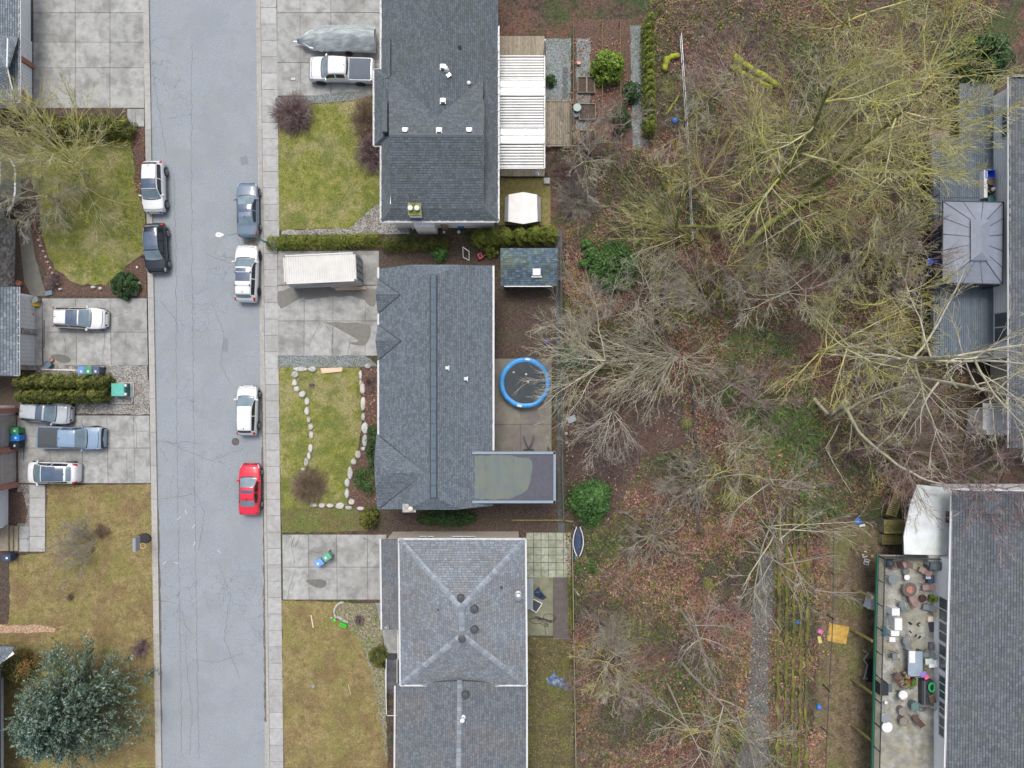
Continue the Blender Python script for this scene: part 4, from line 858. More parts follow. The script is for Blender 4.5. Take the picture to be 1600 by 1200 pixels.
def window(parent, a, b, z0, z1, out, n=2, mf=None, horiz=False):
    """window on a vertical wall between world points a and b; out = outward normal; frame > panes"""
    a = Vector(a); b = Vector(b); d = (b - a).normalized(); L = (b - a).length; o = Vector(out) * .04; mb = MB(); w = .09
    def bx(p, q, ww, hh): mb.bar(p, q, ww, hh)
    for z in (z0, z1): bx(a + o + Vector((0, 0, z)), b + o + Vector((0, 0, z)), .09, w)
    for i in range(n + 1):
        p = a + d * L * i / n + o; mb.bar(p + Vector((0, 0, z0)), p + Vector((0, 0, z1)), w, .09)
    f = mb.build("window", mf or M_white, parent)
    for i in range(n):
        p = a + d * (L * i / n + w / 2) + Vector(out) * .03; q = a + d * (L * (i + 1) / n - w / 2) + Vector(out) * .03; g = MB(); t = Vector(out) * .012
        g.add([p + Vector((0, 0, z0 + w / 2)), q + Vector((0, 0, z0 + w / 2)), q + Vector((0, 0, z1 - w / 2)), p + Vector((0, 0, z1 - w / 2))] + [v + t for v in (p + Vector((0, 0, z0 + w / 2)), q + Vector((0, 0, z0 + w / 2)), q + Vector((0, 0, z1 - w / 2)), p + Vector((0, 0, z1 - w / 2)))],
              [(3, 2, 1, 0), (4, 5, 6, 7), (0, 1, 5, 4), (1, 2, 6, 5), (2, 3, 7, 6), (3, 0, 4, 7)]); g.build("pane", M_glass, f)
    return f

def wpt(x, y): return Vector((x, y, 0))

# --- northern house
N = empty("house", P(690, 230), label="northern house with charcoal roof and white slatted pergola behind", cat="house")
eN = 5.2
x0, x1 = P(600, 0, eN).x + .25, P(774, 0, eN).x - .25; yb = P(0, 342, eN).y + .45
walls(N, [(x0, yb), (x1, yb), (x1, 42), (x0, 42)], 0, eN - .02, M_whitew)
xb = P(589, 0, 5).x + .3
walls(N, [(xb, P(0, 224, 5).y + .3), (x0, P(0, 224, 5).y + .3), (x0, P(0, 112, 5).y - .3), (xb, P(0, 112, 5).y - .3)], 0, 4.9, M_whitew)
zr, zN = 8.2, 7.45
roof(N, [(608, 211, zr), (755, 211, zr), (757, 325, 5.85), (611, 325, 5.85)], S_N, .19)
roof(N, [(611, 325, 5.85), (757, 325, 5.85), (778, 345, eN), (596, 345, eN)], S_N, .19)
roof(N, [(596, 60, eN), (610, 60, 5.8), (611, 325, 5.85), (596, 345, eN)], S_N, .19)
roof(N, [(778, 60, eN), (757, 60, 5.85), (757, 325, 5.85), (778, 345, eN)], S_N, .19)
roof(N, [(608, 211, zr), (755, 211, zr), (755, 118, 5.6), (608, 110, 5.4)], S_N, .17)
roof(N, [(682, -40, zN), (682, 205, zN), (596, 205, eN), (596, -40, eN)], S_N, .17)
roof(N, [(682, -40, zN), (682, 205, zN), (778, 130, eN), (778, -40, eN)], S_N, .17)
roof(N, [(585, 227, 5.0), (585, 109, 5.0), (600, 122, 5.75), (600, 212, 5.75)], S_N, .17)
roof(N, [(600, 122, 5.75), (600, 212, 5.75), (612, 205, 5.9), (614, 125, 5.9)], S_N, .17)
roof(N, [(585, 109, 5.0), (597, 109, 5.0), (610, 122, 5.75), (600, 122, 5.75)], S_N, .17)
roof(N, [(585, 227, 5.0), (597, 227, 5.0), (610, 212, 5.75), (600, 212, 5.75)], S_N, .17)
for a in ((598, 165, 5.95), ): 
    mb = MB(); c = P(603, 186, 5.7); mb.box(c + Vector((0, 0, .3)), (.42, 2.4, .5)); mb.build("dormer_cheek", S_N, N)
walls(N, [P(609, 214, 8)[:2], P(611, 214, 8)[:2], P(611, 318, 6)[:2], P(609, 318, 6)[:2]], 5.6, 5.9, M_whitew, "gable_wall")
caps(N, (608, 211, zr), (755, 211, zr), S_N); caps(N, (682, 66, zN), (682, 200, zN), S_N)
caps(N, (596, 345, eN), (611, 325, 5.85), S_N); caps(N, (778, 345, eN), (757, 325, 5.85), S_N)
gutter(N, (594.5, 346, eN), (779, 346, eN)); gutter(N, (595, 228, eN), (595, 346, eN)); gutter(N, (779, 40, eN), (779, 345, eN)); gutter(N, (595, -20, eN), (595, 108, eN))
gutter(N, (584, 109, 5), (584, 227, 5)); gutter(N, (584, 108.5, 5), (596, 108.5, 5), brackets=False); gutter(N, (584, 227.5, 5), (596, 227.5, 5), brackets=False)
for x, y, z in ((692, 105, 7.3), (692, 158, 7.3), (633, 204, 8.0), (686, 204, 8.1), (733, 204, 8.0)): vent(N, x, y, z, .36)
pipe(N, 697, 109, 7.2, .1, .3); pipe(N, 733, 133, 6.0, .09, .4)
mb = MB(); mb.box(P(701, 117, 7.15), (.35, .3, .05), rz=.6); mb.build("flashing", M_galv, N)
mb = MB(); mb.tube([P(718, 74, 6.6), P(718, 74, 6.75)], .16, 10); mb.build("vent_pipe", M_black, N)
ch = MB(); c = P(647, 331, 5.9); ch.box(c + Vector((.1, .1, -.5)), (.95, .9, 1.7)); co = ch.build("chimney", M_whitew, N)
mb = MB(); mb.bevbox(c + Vector((.1, .1, .40)), (1.05, 1.0, .12)); mb.build("chimney_cap", M_mossb, co)
for dx in (-.2, .32): mb = MB(); mb.lathe(c + Vector((dx, .12, .46)), [(.11, 0), (.11, .25), (.2, .26), (.2, .32), (.05, .38)], 12); mb.build("flue", M_white, co)
mb = MB(); mb.bevbox(P(666, 352, 1.4), (1.7, .9, 2.8)); mb.build("side_bay", M_whitew, N)
window(N, (P(700, 0, 3).x, yb, 0), (P(735, 0, 3).x, yb, 0), 2.6, 3.8, (0, -1, 0), 2)
# pergola behind the northern house: frame, slats, panes
PG = empty("pergola", P(814, 175), label="white slatted patio cover with two clear bays behind the northern house", cat="pergola")
zp = 3.1; mb = MB()
for a, b in (((777, 88), (851, 88)), ((851, 88), (851, 263)), ((777, 263), (851, 263)), ((777, 88), (777, 263)), ((777, 125), (851, 125)), ((777, 149), (851, 149)), ((777, 199), (851, 199)), ((777, 224), (851, 224)), ((777, 137), (851, 137)), ((777, 211.5), (851, 211.5))):
    mb.bar(P(*a, zp), P(*b, zp), .09, .16)
mb.bar(P(842, 125, zp), P(842, 149, zp), .07, .1); mb.bar(P(842, 200, zp), P(842, 224, zp), .07, .1)
mb.build("frame", M_white, PG)
for x, y in ((849, 90), (849, 175), (849, 261), (779, 90), (779, 261)):
    mb = MB(); mb.bar(P(x, y, 0) * (H / H), P(x, y, 0) + Vector((0, 0, zp)), .1); mb.build("post", M_white, PG)
sl = None
for y0_, y1_ in ((90, 124), (151, 198), (226, 262)):
    k = int((y1_ - y0_) / 4.15)
    for i in range(k):
        y = y0_ + (i + .5) * (y1_ - y0_) / k; mb = MB(); c = P(814, y, zp + .06); mb.bevbox(c, (3.78, .165, .05), b=.015); mb.build("slat", mat("white_slats", [(.50, .51, .51), (.64, .65, .66)], scale=1.2, rough=.5, objr=.06, big=((.50, .52, .46), .35), bigscale=.6), PG)
m_ = mat("clear_sheet", [(.36, .42, .46), (.46, .52, .56)], scale=.6, rough=.15)
m_.node_tree.nodes["Principled BSDF"].inputs["Transmission Weight"].default_value = .55
for y0_, y1_ in ((125, 137), (137, 149), (200, 211.5), (211.5, 224)):
    mb = MB(); mb.box(P(814, (y0_ + y1_) / 2, zp + .03), (3.9, (y1_ - y0_) * .0522 - .08, .015)); mb.build("pane", m_, PG)
DK = slabs("wooden_deck", [777 + i * 3.2 for i in range(24)], [60, 278], .45, M_wood, .012, .04, piece="board")
tag(DK, "weathered board deck under the white slatted pergola", "deck", kind=None); del DK["kind"]
D2 = empty("wooden_deck", P(872, 192), label="narrow plank deck stepping out east of the pergola", cat="deck")
for i in range(12):
    mb = MB(); x = 853.5 + i * 3.2; mb.bevbox((P(x, 192, .5).x, P(0, 192, .5).y, .48), (.165, 3.75, .04), b=.008); mb.build("board", M_wood, D2)
mb = MB()
for y in (157.5, 227.5): mb.bar(P(851, y, .53), P(892, y, .53), .14, .06)
mb.bar(P(892, 156, .4), P(892, 228, .4), .05, .25); mb.build("rim", M_wood, D2)

# --- our house
Hm = empty("house", P(682, 605), label="blue grey shingled house with the long ridge vent in the middle of the picture", cat="house")
eM, rM = 4.8, 6.7
xa, xc = P(592, 0, eM).x + .4, P(768, 0, eM).x - .35; ya, yc = P(0, 794, eM).y + .3, P(0, 416, eM).y - .3
walls(Hm, [(xa, ya), (xc, ya), (xc, yc), (xa, yc)], 0, eM - .05, M_beige)
for side, xr, xe in ((0, 673, 592), (1, 681, 770)):
    k = (rM - eM) / abs(xe - xr); xm = xr + (xe - xr) * .42; zm = rM - .42 * (rM - eM)
    roof(Hm, [(xr, 430, rM), (xr, 778, rM), (xm, 795.5, zm), (xe, 795.5 if side == 0 else 790, eM), (xe, 420 if side == 0 else 415, eM), (xm, 414, zm)][::1 if side == 0 else 1], S_M, .155, .3)
xm0 = 673 + (592 - 673) * .42; xm1 = 681 + (770 - 681) * .42; zm = rM - .42 * (rM - eM)
roof(Hm, [(672, 430, rM), (682, 430, rM), (xm1, 414, zm), (xm0, 414, zm)], S_M, .155, .3)
roof(Hm, [(672, 778, rM), (682, 778, rM), (xm1, 796, zm), (xm0, 796, zm)], S_M, .155, .3)
for y0_, y1_, nm in ((416, 0, 0), (794, 0, 0)):
    A, B, C_, D_ = P(592, y0_, eM), P(xm0, y0_, zm), P(xm1, y0_, zm), P(770, y0_, eM); sgn = -.4 if y0_ < 600 else .4; t = Vector((0, sgn, -.06))
    mb = MB(); q = [A, B, C_, D_]; q2 = [v + Vector((0, sgn * .25, 0)) for v in q]; mb.add([v + t for v in q] + [v + t for v in q2], [(0, 1, 2, 3), (7, 6, 5, 4), (0, 4, 5, 1), (1, 5, 6, 2), (2, 6, 7, 3), (3, 7, 4, 0)]); mb.build("gable_wall", M_beige, Hm)
mb = MB(); 
A = P(677, 430, rM + .1); B = P(677, 778, rM + .1)
for i in range(18):
    p = A.lerp(B, i / 18); q = A.lerp(B, (i + 1) / 18 - .0015); mb = MB(); w = .23
    mb.add([p + Vector((-w, 0, -.02)), p + Vector((0, 0, .05)), p + Vector((w, 0, -.02)), q + Vector((-w, 0, -.02)), q + Vector((0, 0, .05)), q + Vector((w, 0, -.02)), p + Vector((-w, 0, -.12)), q + Vector((-w, 0, -.12)), p + Vector((w, 0, -.12)), q + Vector((w, 0, -.12))],
           [(0, 1, 4, 3), (1, 2, 5, 4), (0, 3, 7, 6), (2, 8, 9, 5)]); mb.build("ridge_vent", shm("ridge_vent_shingle", (.085, .12, .145), .1), Hm)
# front gables
def front_gable(ya_, yb_, xap, zap, xg, jerk=False):
    ym = (ya_ + yb_) / 2 - (2 if not jerk else -2)
    if not jerk:
        roof(Hm, [(590, ya_, eM + .03), (xg, ym, zap), (xap, ym, zap), (592, ya_, eM + .03)][:4], S_M, .155, .3)
        roof(Hm, [(590, yb_, eM + .03), (xg, ym, zap), (xap, ym, zap), (592, yb_, eM + .03)], S_M, .155, .3)
    else:
        roof(Hm, [(588, ya_, eM + .03), (xg - 2, ym - 20, zap - .65), (xg + 18, ym, zap), (xap, ym, zap), (592, ya_, eM + .03)], S_M, .155, .3)
        roof(Hm, [(589, yb_, eM + .03), (xg, ym + 22, zap - .65), (xg + 18, ym, zap), (xap, ym, zap), (592, yb_, eM + .03)], S_M, .155, .3)
        roof(Hm, [(xg - 2, ym - 20, zap - .65), (xg, ym + 22, zap - .65), (xg + 18, ym, zap)], S_M, .155, .3)
    if jerk: zap = eM + .9
    mb = MB(); A = P(592, ya_ + 3, eM); B = P(592, yb_ - 3, eM); C_ = P(594, ym, zap - .25); mb.add([A, C_, B, A + Vector((.2, 0, 0)), C_ + Vector((.2, 0, 0)), B + Vector((.2, 0, 0))], [(0, 1, 2), (5, 4, 3), (0, 3, 4, 1), (1, 4, 5, 2), (2, 5, 3, 0)]); mb.build("gable_wall", M_beige, Hm)
def crease(a, b, w=.05):
    A, B = P(*a) + Vector((0, 0, .05)), P(*b) + Vector((0, 0, .05)); mb = MB(); mb.bar(A, B, w, .03); mb.build("roof_line_strip", M_darkback, Hm)  # thin dark strip, drawn along the gable valleys and both ridge vent edges
for y0_, y1_, xa_, za_ in ((436, 489, 626, 5.60), (508, 562, 627, 5.63), (680, 795, 664, 6.42)): ym_ = (y0_ + y1_) / 2 - (2 if y0_ < 600 else -2); crease((593, y0_ + 1, eM + .05), (xa_, ym_, za_)); crease((593, y1_ - 1, eM + .05), (xa_, ym_, za_))
for x_ in (672.4, 682.2): crease((x_, 430, rM + .06), (x_, 778, rM + .06), .06)
front_gable(436, 489, 626, 5.62, 587); front_gable(508, 562, 627, 5.65, 586.5); front_gable(680, 795, 664, 6.45, 587, True)
gutter(Hm, (591, 490, eM), (591, 507, eM), brackets=False); gutter(Hm, (591, 563, eM), (591, 679, eM), brackets=False); gutter(Hm, (591, 418, eM), (591, 434, eM), brackets=False)
gutter(Hm, (771, 415, eM), (771, 704, eM), brackets=False)
for x, y, z in ((699, 575, 6.4), (728, 592, 5.8)):
    c = P(x, y, z); mb = MB(); mb.box(c + Vector((.14, 0, .06)), (.05, .42, .22)); mb.bevbox(c + Vector((0, 0, .08)), (.3, .26, .26), b=.06); mb.build("roof_vent", M_white, Hm)
c = P(641, 792, 5.3); mb = MB(); mb.box(c + Vector((0, 0, -1.2)), (.95, .55, 3.4)); co = mb.build("chimney", M_beige, Hm)
mb = MB(); mb.bevbox(c + Vector((0, 0, .56)), (1.05, .66, .12)); mb.build("chimney_cap", M_stone, co); mb = MB(); mb.lathe(c + Vector((.15, 0, .62)), [(.12, 0), (.12, .2), (.19, .22), (.19, .28), (.04, .34)], 12); mb.build("flue", flat("cream_metal", (.6, .52, .38)), co)
# garage doors under the front eave
for ya_, yb_ in ((440, 485), (512, 556)):
    A = P(592, ya_, 0); mb = MB()
    for k in range(5): mb.box((xa - .05, (P(0, ya_).y + P(0, yb_).y) / 2, .25 + k * .5), (.06, abs(P(0, ya_).y - P(0, yb_).y), .47))
    mb.build("garage_door", M_white, Hm)
# rear patio roof
RC = empty("patio_roof", P(803, 745), label="flat patio roof with pale algae film and puddle, on the back of our house", cat="patio roof")
zc = 5.45; mb = MB()
m_film = mat("roof_membrane", [(.045, .05, .068), (.066, .07, .094)], scale=3, rough=.6, big=((.08, .066, .09), .5), bigscale=.35)
mb.prism([P(741, 710, zc)[:2], P(866, 710, zc)[:2], P(866, 783, zc)[:2], P(741, 783, zc)[:2]], zc - .1, zc - .04); mb.build("membrane", m_film, RC)
mb = MB()
for a, b in (((738, 707.5), (868, 707.5)), ((866.5, 706), (866.5, 786)), ((738, 784), (868, 784))): mb.bar(P(*a, zc), P(*b, zc), .2, .16)
mb.build("parapet", flat("blue_grey_trim", (.20, .255, .31), .5), RC)
pts = jag([P(x, y, zc)[:2] for x, y in ((739, 711), (795, 711), (815, 715), (826, 716), (831, 721), (831, 738), (829, 752), (824, 765), (815, 772), (800, 778), (780, 780), (739, 780))], .07, .3)
mb = MB(); mb.prism(pts, zc - .042, zc - .034)
mb.build("algae_film", mat("algae_film", [(.085, .108, .108), (.115, .14, .135)], scale=1.0, rough=.6, stretch=(2.4, .25, 1), big=((.13, .145, .095), .5), bigscale=.9), RC)
for x, y in ((864, 709), (864, 783), (800, 709), (800, 783)):
    mb = MB(); b = P(x, y, zc); mb.bar((b.x - .1, b.y, 0), (b.x - .1, b.y, zc - .1), .12); mb.build("post", M_wood, RC)

# --- southern house
Hs = empty("house", P(722, 960), label="southern grey hip roofed house with four dark roof vents", cat="house")
eS = 5.1
X = lambda x: P(x, 0, eS).x; Y = lambda y: P(0, y, eS).y
walls(Hs, [(X(622) + .45, Y(1068)), (X(822) - .45, Y(1068)), (X(820) - .45, Y(843) - .45), (X(620) + .45, Y(843) - .45)], 0, eS - .05, M_beige)
walls(Hs, [(X(620) + .6, Y(1300)), (X(820) - .5, Y(1300)), (X(820) - .5, Y(1069)), (X(620) + .6, Y(1069))], 0, 4.15, M_beige)
rz_ = 7.7
roof(Hs, [(624, 843, eS), (820, 843, eS), (720, 950, rz_)], S_S, .19, .33)
roof(Hs, [(626, 1070, eS), (822, 1070, eS), (722, 992, rz_)], S_S, .19, .33)
roof(Hs, [(624, 843, eS), (720, 950, rz_), (722, 992, rz_), (626, 1070, eS)], S_S, .19, .33)
roof(Hs, [(820, 843, eS), (720, 950, rz_), (722, 992, rz_), (822, 1070, eS)], S_S, .19, .33)
M_cap = shm("hip_cap", (.27, .31, .355), .0); M_cap = mat("hip_cap2", [(.18, .21, .24), (.245, .28, .32)], scale=3, objr=.22, rough=.9)
for a, b in (((625, 844, eS), (720, 950, rz_)), ((819, 844, eS), (720, 950, rz_)), ((627, 1069, eS), (722, 992, rz_)), ((821, 1069, eS), (722, 992, rz_)), ((720, 950, rz_), (722, 992, rz_))): caps(Hs, a, b, M_cap, .42, .36)
roof(Hs, [(620, 1068, 4.3), (718, 1064, 6.0), (716, 1260, 6.0), (618, 1260, 4.3)], S_S2, .19, .33)
roof(Hs, [(822, 1068, 4.3), (718, 1064, 6.0), (716, 1260, 6.0), (822, 1260, 4.3)], S_S2, .19, .33)
caps(Hs, (718, 1062, 6.02), (716, 1220, 6.02), M_cap, .36, .36)
roof(Hs, [(595, 843, 4.2), (623, 843, 4.75), (623, 984, 4.75), (597, 984, 4.2)], S_S2, .16, .3)
walls(Hs, [(P(600, 0, 4.2).x, P(0, 980, 4.2).y), (X(620) + .45, P(0, 980, 4.2).y), (X(620) + .45, P(0, 848, 4.2).y), (P(600, 0, 4.2).x, P(0, 848, 4.2).y)], 0, 4.1, M_beige)
for a, b in (((623, 842, eS), (822, 842, eS)), ((623, 842, eS), (625, 1071, eS)), ((821.5, 842, eS), (823.5, 1071, eS)), ((625, 1071, eS), (706, 1071, eS)), ((727, 1071, eS), (823, 1071, eS)), ((594, 842, 4.2), (596, 984, 4.2)), ((617, 1072, 4.3), (616, 1240, 4.3)), ((823.5, 1072, 4.3), (823.5, 1240, 4.3))): gutter(Hs, a, b, .11, brackets=False)
M_vent = flat("dark_vent", (.05, .055, .06), .6)
for x, y, z in ((720, 934, 7.3), (741, 951, 7.25), (741, 983, 7.25), (722, 997, 7.45), (727, 1085, 5.95)):
    c = P(x, y, z); mb = MB(); mb.lathe(c + Vector((0, 0, -.02)), [(.32, 0), (.30, .05), (.2, .07), (.2, .16), (.3, .17), (.28, .26), (.1, .3)], 16); mb.build("roof_vent", M_vent, Hs)
for x, y, z in ((685, 952, 6.7), (783, 918, 6.1)): pipe(Hs, x, y, z, .07, .2, M_vent, cap=False)
pipe(Hs, 810, 929, 5.5, .16, .7, M_galv, "furnace_flue"); pipe(Hs, 723, 1121, 5.9, .11, .5, M_white, "furnace_flue")
for a, b in ((648, 672), (700, 740)): window(Hs, (X(a), Y(843) - .45 + 0, 0), (X(b), Y(843) - .45, 0), 2.2, 3.4, (0, 1, 0), 2)
# bay window and glass lean-to on the back wall
mb = MB(); A = P(823, 890, 0); mb.prism([(X(820) - .45, P(0, 892).y), (P(833, 0, 2.4).x, P(0, 892).y), (P(833, 0, 2.4).x, P(0, 938).y), (X(820) - .45, P(0, 938).y)], 2.3, 2.4); mb.build("lean_to", m_, Hs)
# front steps of the southern house, railings and white dish
st = empty("front_steps", P(610, 1055), label="dark front steps of the southern house between white rails", cat="steps")
for i in range(9):
    mb = MB(); z = 1.5 - i * .16; mb.box((P(612, 0, z).x, P(0, 1034 + i * 5.6, z).y, z / 2 + .01), (.85, .34, z)); mb.build("step", mat("dark_steps", [(.05, .052, .06), (.11, .115, .13)], scale=3, objr=.3), st)
for x in (603.5, 620.5):
    mb = MB(); mb.bar(P(x, 1030, 2.1), P(x, 1084, 1.0), .06); mb.bar(P(x, 1030, .2), P(x, 1030, 2.1), .06); mb.bar(P(x, 1084, .0), P(x, 1084, 1.0), .06); mb.build("rail", M_white, st)
pf = empty("white_railing", P(621, 1000), label="white porch railing left of the southern house roof", cat="railing")
mb = MB(); mb.bar(P(621.5, 984, 3.4), P(622, 1030, 3.4), .07); mb.build("top_rail", M_white, pf)
for y in range(985, 1031, 5): mb = MB(); mb.bar(P(621.5, y, 3.4) - Vector((0, 0, 1)), P(621.5, y, 3.4), .035); mb.build("baluster", M_white, pf)
mb = MB(); mb.bar(P(621.5, 984, 3.4) - Vector((0, 0, 1)), P(622, 1030, 3.4) - Vector((0, 0, 1)), .05); mb.build("bottom_rail", M_white, pf)
fr = empty("white_fence", P(605, 1120), label="low white fence round the planting bed south of the steps", cat="fence")
for a, b in (((602, 1045), (604, 1117)), ((605, 1118), (619, 1118))): mb = MB(); mb.bar(P(*a, .75), P(*b, .75), .06); mb.build("rail", M_white, fr)
for y in range(1045, 1118, 9): mb = MB(); mb.bar(P(603, y, 0), P(603, y, .75) * 1.0, .05); mb.build("post", M_white, fr)

# --- houses of the west side
def gar_door(parent, x, ya_, yb_, h, m, n=4, out=1):
    y0_, y1_ = P(0, ya_).y, P(0, yb_).y
    for k in range(n):
        mb = MB(); mb.bevbox((x, (y0_ + y1_) / 2, h * (k + .5) / n), (.06, abs(y1_ - y0_), h / n - .03), b=.01); mb.build("door_panel", m, parent)
    mb = MB()
    for y in np.linspace(y0_, y1_, 9)[1:-1]: mb.box((x + .033, y, h / 2), (.01, .02, h - .05))
    mb.build("door_joint", M_galv, parent)
Wn = empty("house", P(-20, 110), label="north west house with white garage door and blue grey roof", cat="house"); e = 2.9
xw = P(50, 0, 0).x
walls(Wn, [(-62, P(0, 178).y), (xw - .1, P(0, 168).y), (xw - .1, P(0, -60).y), (-62, P(0, -60).y)], 0, e - .1, M_whitew)
gar_door(Wn, xw, 66, 100, 2.3, M_whitew); gar_door(Wn, xw, 108, 150, 2.3, M_whitew)
mb = MB(); mb.box((xw + .05, P(0, 104).y, 1.35), (.35, .42, 2.7)); mb.build("brick_pier", M_brick, Wn); mb = MB(); mb.box((xw + .05, P(0, 160).y, 1.35), (.35, .5, 2.7)); mb.build("brick_pier", M_brick, Wn)
roof(Wn, [(30, -60, e), (30, 158, e), (-190, 158, 5.6), (-190, -60, 5.6)], S_W, .17)
roof(Wn, [(30, 158, e), (-190, 158, 5.6), (-190, 180, e), (-40, 166, e)], S_W, .17)
roof(Wn, [(31, 60, e + .05), (12, 105, e + 1.1), (-150, 100, 5.9), (-150, 40, 5.6)], S_W, .17)
roof(Wn, [(20, 142, e + .1), (12, 105, e + 1.1), (-150, 100, 5.9), (-150, 140, 5.0)], S_W, .17)
mb = MB(); mb.bar(P(12, 60, e + 1.15), P(11, 104, e + 1.1), .1, .05); mb.bar(P(11, 104, e + 1.1), P(20, 142, e + .25), .1, .05); mb.build("roof_line_strip", M_gut, Wn)
gutter(Wn, (31, -40, e), (31, 159, e)); gutter(Wn, (31, 159, e), (-60, 166, e))
Wm = empty("house", P(-20, 420), label="white walled west house with stone cladding beside the winding path", cat="house")
xw = P(16, 0, 0).x
walls(Wm, [(-62, P(0, 460).y), (xw - .5, P(0, 460).y), (xw - .5, P(0, 326).y), (-62, P(0, 326).y)], 0, 5, M_whitew)
walls(Wm, [(-62, P(0, 326).y), (P(26, 0).x, P(0, 318).y), (P(33, 0).x, P(0, 300).y), (P(33, 0).x, P(0, 262).y), (P(22, 0).x, P(0, 245).y), (-62, P(0, 240).y)], 0, 2.4, mat("pale_green_panel", [(.34, .38, .36), (.44, .48, .46)], scale=2, rough=.6), "bay")
mb = MB(); mb.prism([(xw - .45, P(0, 460).y), (xw + .35, P(0, 460).y), (xw + .5, P(0, 345).y), (xw - .45, P(0, 340).y)], 0, 1.1); mb.build("stone_cladding", mat("stone_cladding", [(.16, .14, .13), (.30, .28, .26), (.42, .39, .36)], scale=4, vor=(4, .4), bump=.8, rough=.95), Wm)
for y in (366, 404, 429): window(Wm, (xw - .5, P(0, y + 11).y, 0), (xw - .5, P(0, y - 11).y, 0), 1.6, 3.9, (1, 0, 0), 1)
roof(Wm, [(-32, 240, 5.2), (-32, 470, 5.2), (-200, 470, 7.6), (-200, 240, 7.6)], S_W, .17)
mb = MB()
for a, b in (((12, 330), (20, 320)), ((20, 320), (24, 300)), ((24, 300), (24, 262)), ((24, 262), (14, 246))): mb.bar(P(*a, 2.45), P(*b, 2.45), .14, .1)
mb.build("cornice", M_white, Wm)
Wg = empty("garage", P(10, 520), label="white double garage with stone pier behind the white driveway car", cat="garage"); e = 2.9; xw = P(55, 0, 0).x
walls(Wg, [(-62, P(0, 581).y), (xw - .12, P(0, 577).y), (xw - .12, P(0, 462).y), (-62, P(0, 462).y)], 0, e - .1, M_whitew)
gar_door(Wg, xw - .05, 466, 515, 2.35, M_white); gar_door(Wg, xw - .05, 524, 571, 2.35, M_white)
for y in (519.5, 575): mb = MB(); mb.box((xw, P(0, y).y, 1.3), (.4, .38, 2.6)); mb.build("stone_pier", _mats["stone_cladding"], Wg)
roof(Wg, [(29, 448, e), (29, 586, e), (-190, 586, 5.6), (-190, 448, 5.6)], S_W, .22, .36); gutter(Wg, (29.5, 448, e), (29.5, 586, e)); gutter(Wg, (29.5, 586, e), (-40, 586, e), brackets=False)
Ws = empty("house", P(-20, 730), label="west house with grey garage doors between red brick piers", cat="house"); xw = P(26, 0, 0).x
walls(Ws, [(-62, P(0, 815).y), (xw - .12, P(0, 760).y), (xw - .12, P(0, 634).y), (-62, P(0, 634).y)], 0, 2.8, M_whitew)
dm = mat("taupe_door", [(.30, .27, .25), (.38, .35, .33)], scale=3, rough=.7, objr=.05)
gar_door(Ws, xw - .05, 648, 696, 2.35, dm, 5); gar_door(Ws, xw - .05, 706, 752, 2.35, dm, 5)
for y in (641, 701, 757):
    mb = MB(); mb.box((xw + .02, P(0, y).y, 1.35), (.42, .42, 2.7)); mb.build("brick_pier", M_brick, Ws)
walls(Ws, [(-62, P(0, 824).y), (P(13, 0).x, P(0, 822).y), (P(13, 0).x, P(0, 757).y), (-62, P(0, 757).y)], 0, 3.0, M_whitew)
roof(Ws, [(-6, 628, 3.0), (-6, 830, 3.0), (-200, 830, 6), (-200, 628, 6)], S_W, .17)
ps = empty("porch_steps", P(12, 842), label="three weathered timber porch steps by the white wall", cat="steps")
for i, (xa_, xb_, z) in enumerate(((-6, 13, .5), (13.5, 20, .34), (20.5, 28, .18))):
    mb = MB(); mb.prism([P(xa_, 822, z)[:2], P(xb_, 822, z)[:2], P(xb_, 861, z)[:2], P(xa_, 861, z)[:2]], 0, z); mb.build("tread", M_wood, ps)
Wz = empty("house", P(-30, 1090), label="corner of a grey roofed house beside the big conifer", cat="house")
walls(Wz, [(-62, P(0, 1300).y), (P(6, 0).x, P(0, 1300).y), (P(6, 0).x, P(0, 1040).y), (-62, P(0, 1040).y)], 0, 2.9, M_whitew)
roof(Wz, [(0, 1040, 3), (0, 1300, 3), (-190, 1300, 5.6), (-190, 1040, 5.6)], S_W, .17); roof(Wz, [(22, 1012, 3.4), (0, 1040, 3.0), (-120, 1040, 4), (-120, 1000, 4)], S_W, .17)
gutter(Wz, (20, 1020, 3.2), (-20, 1046, 3.1), .3)

# --- houses of the east side
En = empty("house", P(1620, 400), label="north east house with white siding behind the grey plank deck", cat="house"); e = 5.6; zd = 2.8
xw = P(1553, 0, zd).x
walls(En, [(xw, P(0, 560, zd).y), (60, P(0, 560, zd).y), (60, P(0, 150, zd).y), (xw, P(0, 150, zd).y)], 0, e - .1, mat("white_board_siding", [(.76, .82, .85), (.82, .87, .90)], scale=2, rough=.6))
mb = MB()
for z in np.arange(zd + .2, e - .1, .2): mb.box((xw - .008, (P(0, 560, zd).y + P(0, 150, zd).y) / 2, z), (.012, P(0, 150, zd).y - P(0, 560, zd).y, .012))
mb.build("siding_joint", M_galv, En)
roof(En, [(1577, 120, e), (1577, 700, e), (1760, 700, 8), (1760, 120, 8)], S_E, .2, .33); gutter(En, (1576, 120, e), (1576, 700, e), .16, brackets=False)
mb = MB(); mb.bar(P(1580, 119, e + .1), P(1760, 119, 8.1), .2, .2); mb.build("barge_board", M_dark, En)
window(En, (xw, P(0, 535, zd).y, 0), (xw, P(0, 490, zd).y, 0), zd + .1, e - .4, (-1, 0, 0), 2)
window(En, (xw, P(0, 224, zd).y, 0), (xw, P(0, 186, zd).y, 0), zd + 1.0, e - .5, (-1, 0, 0), 3)
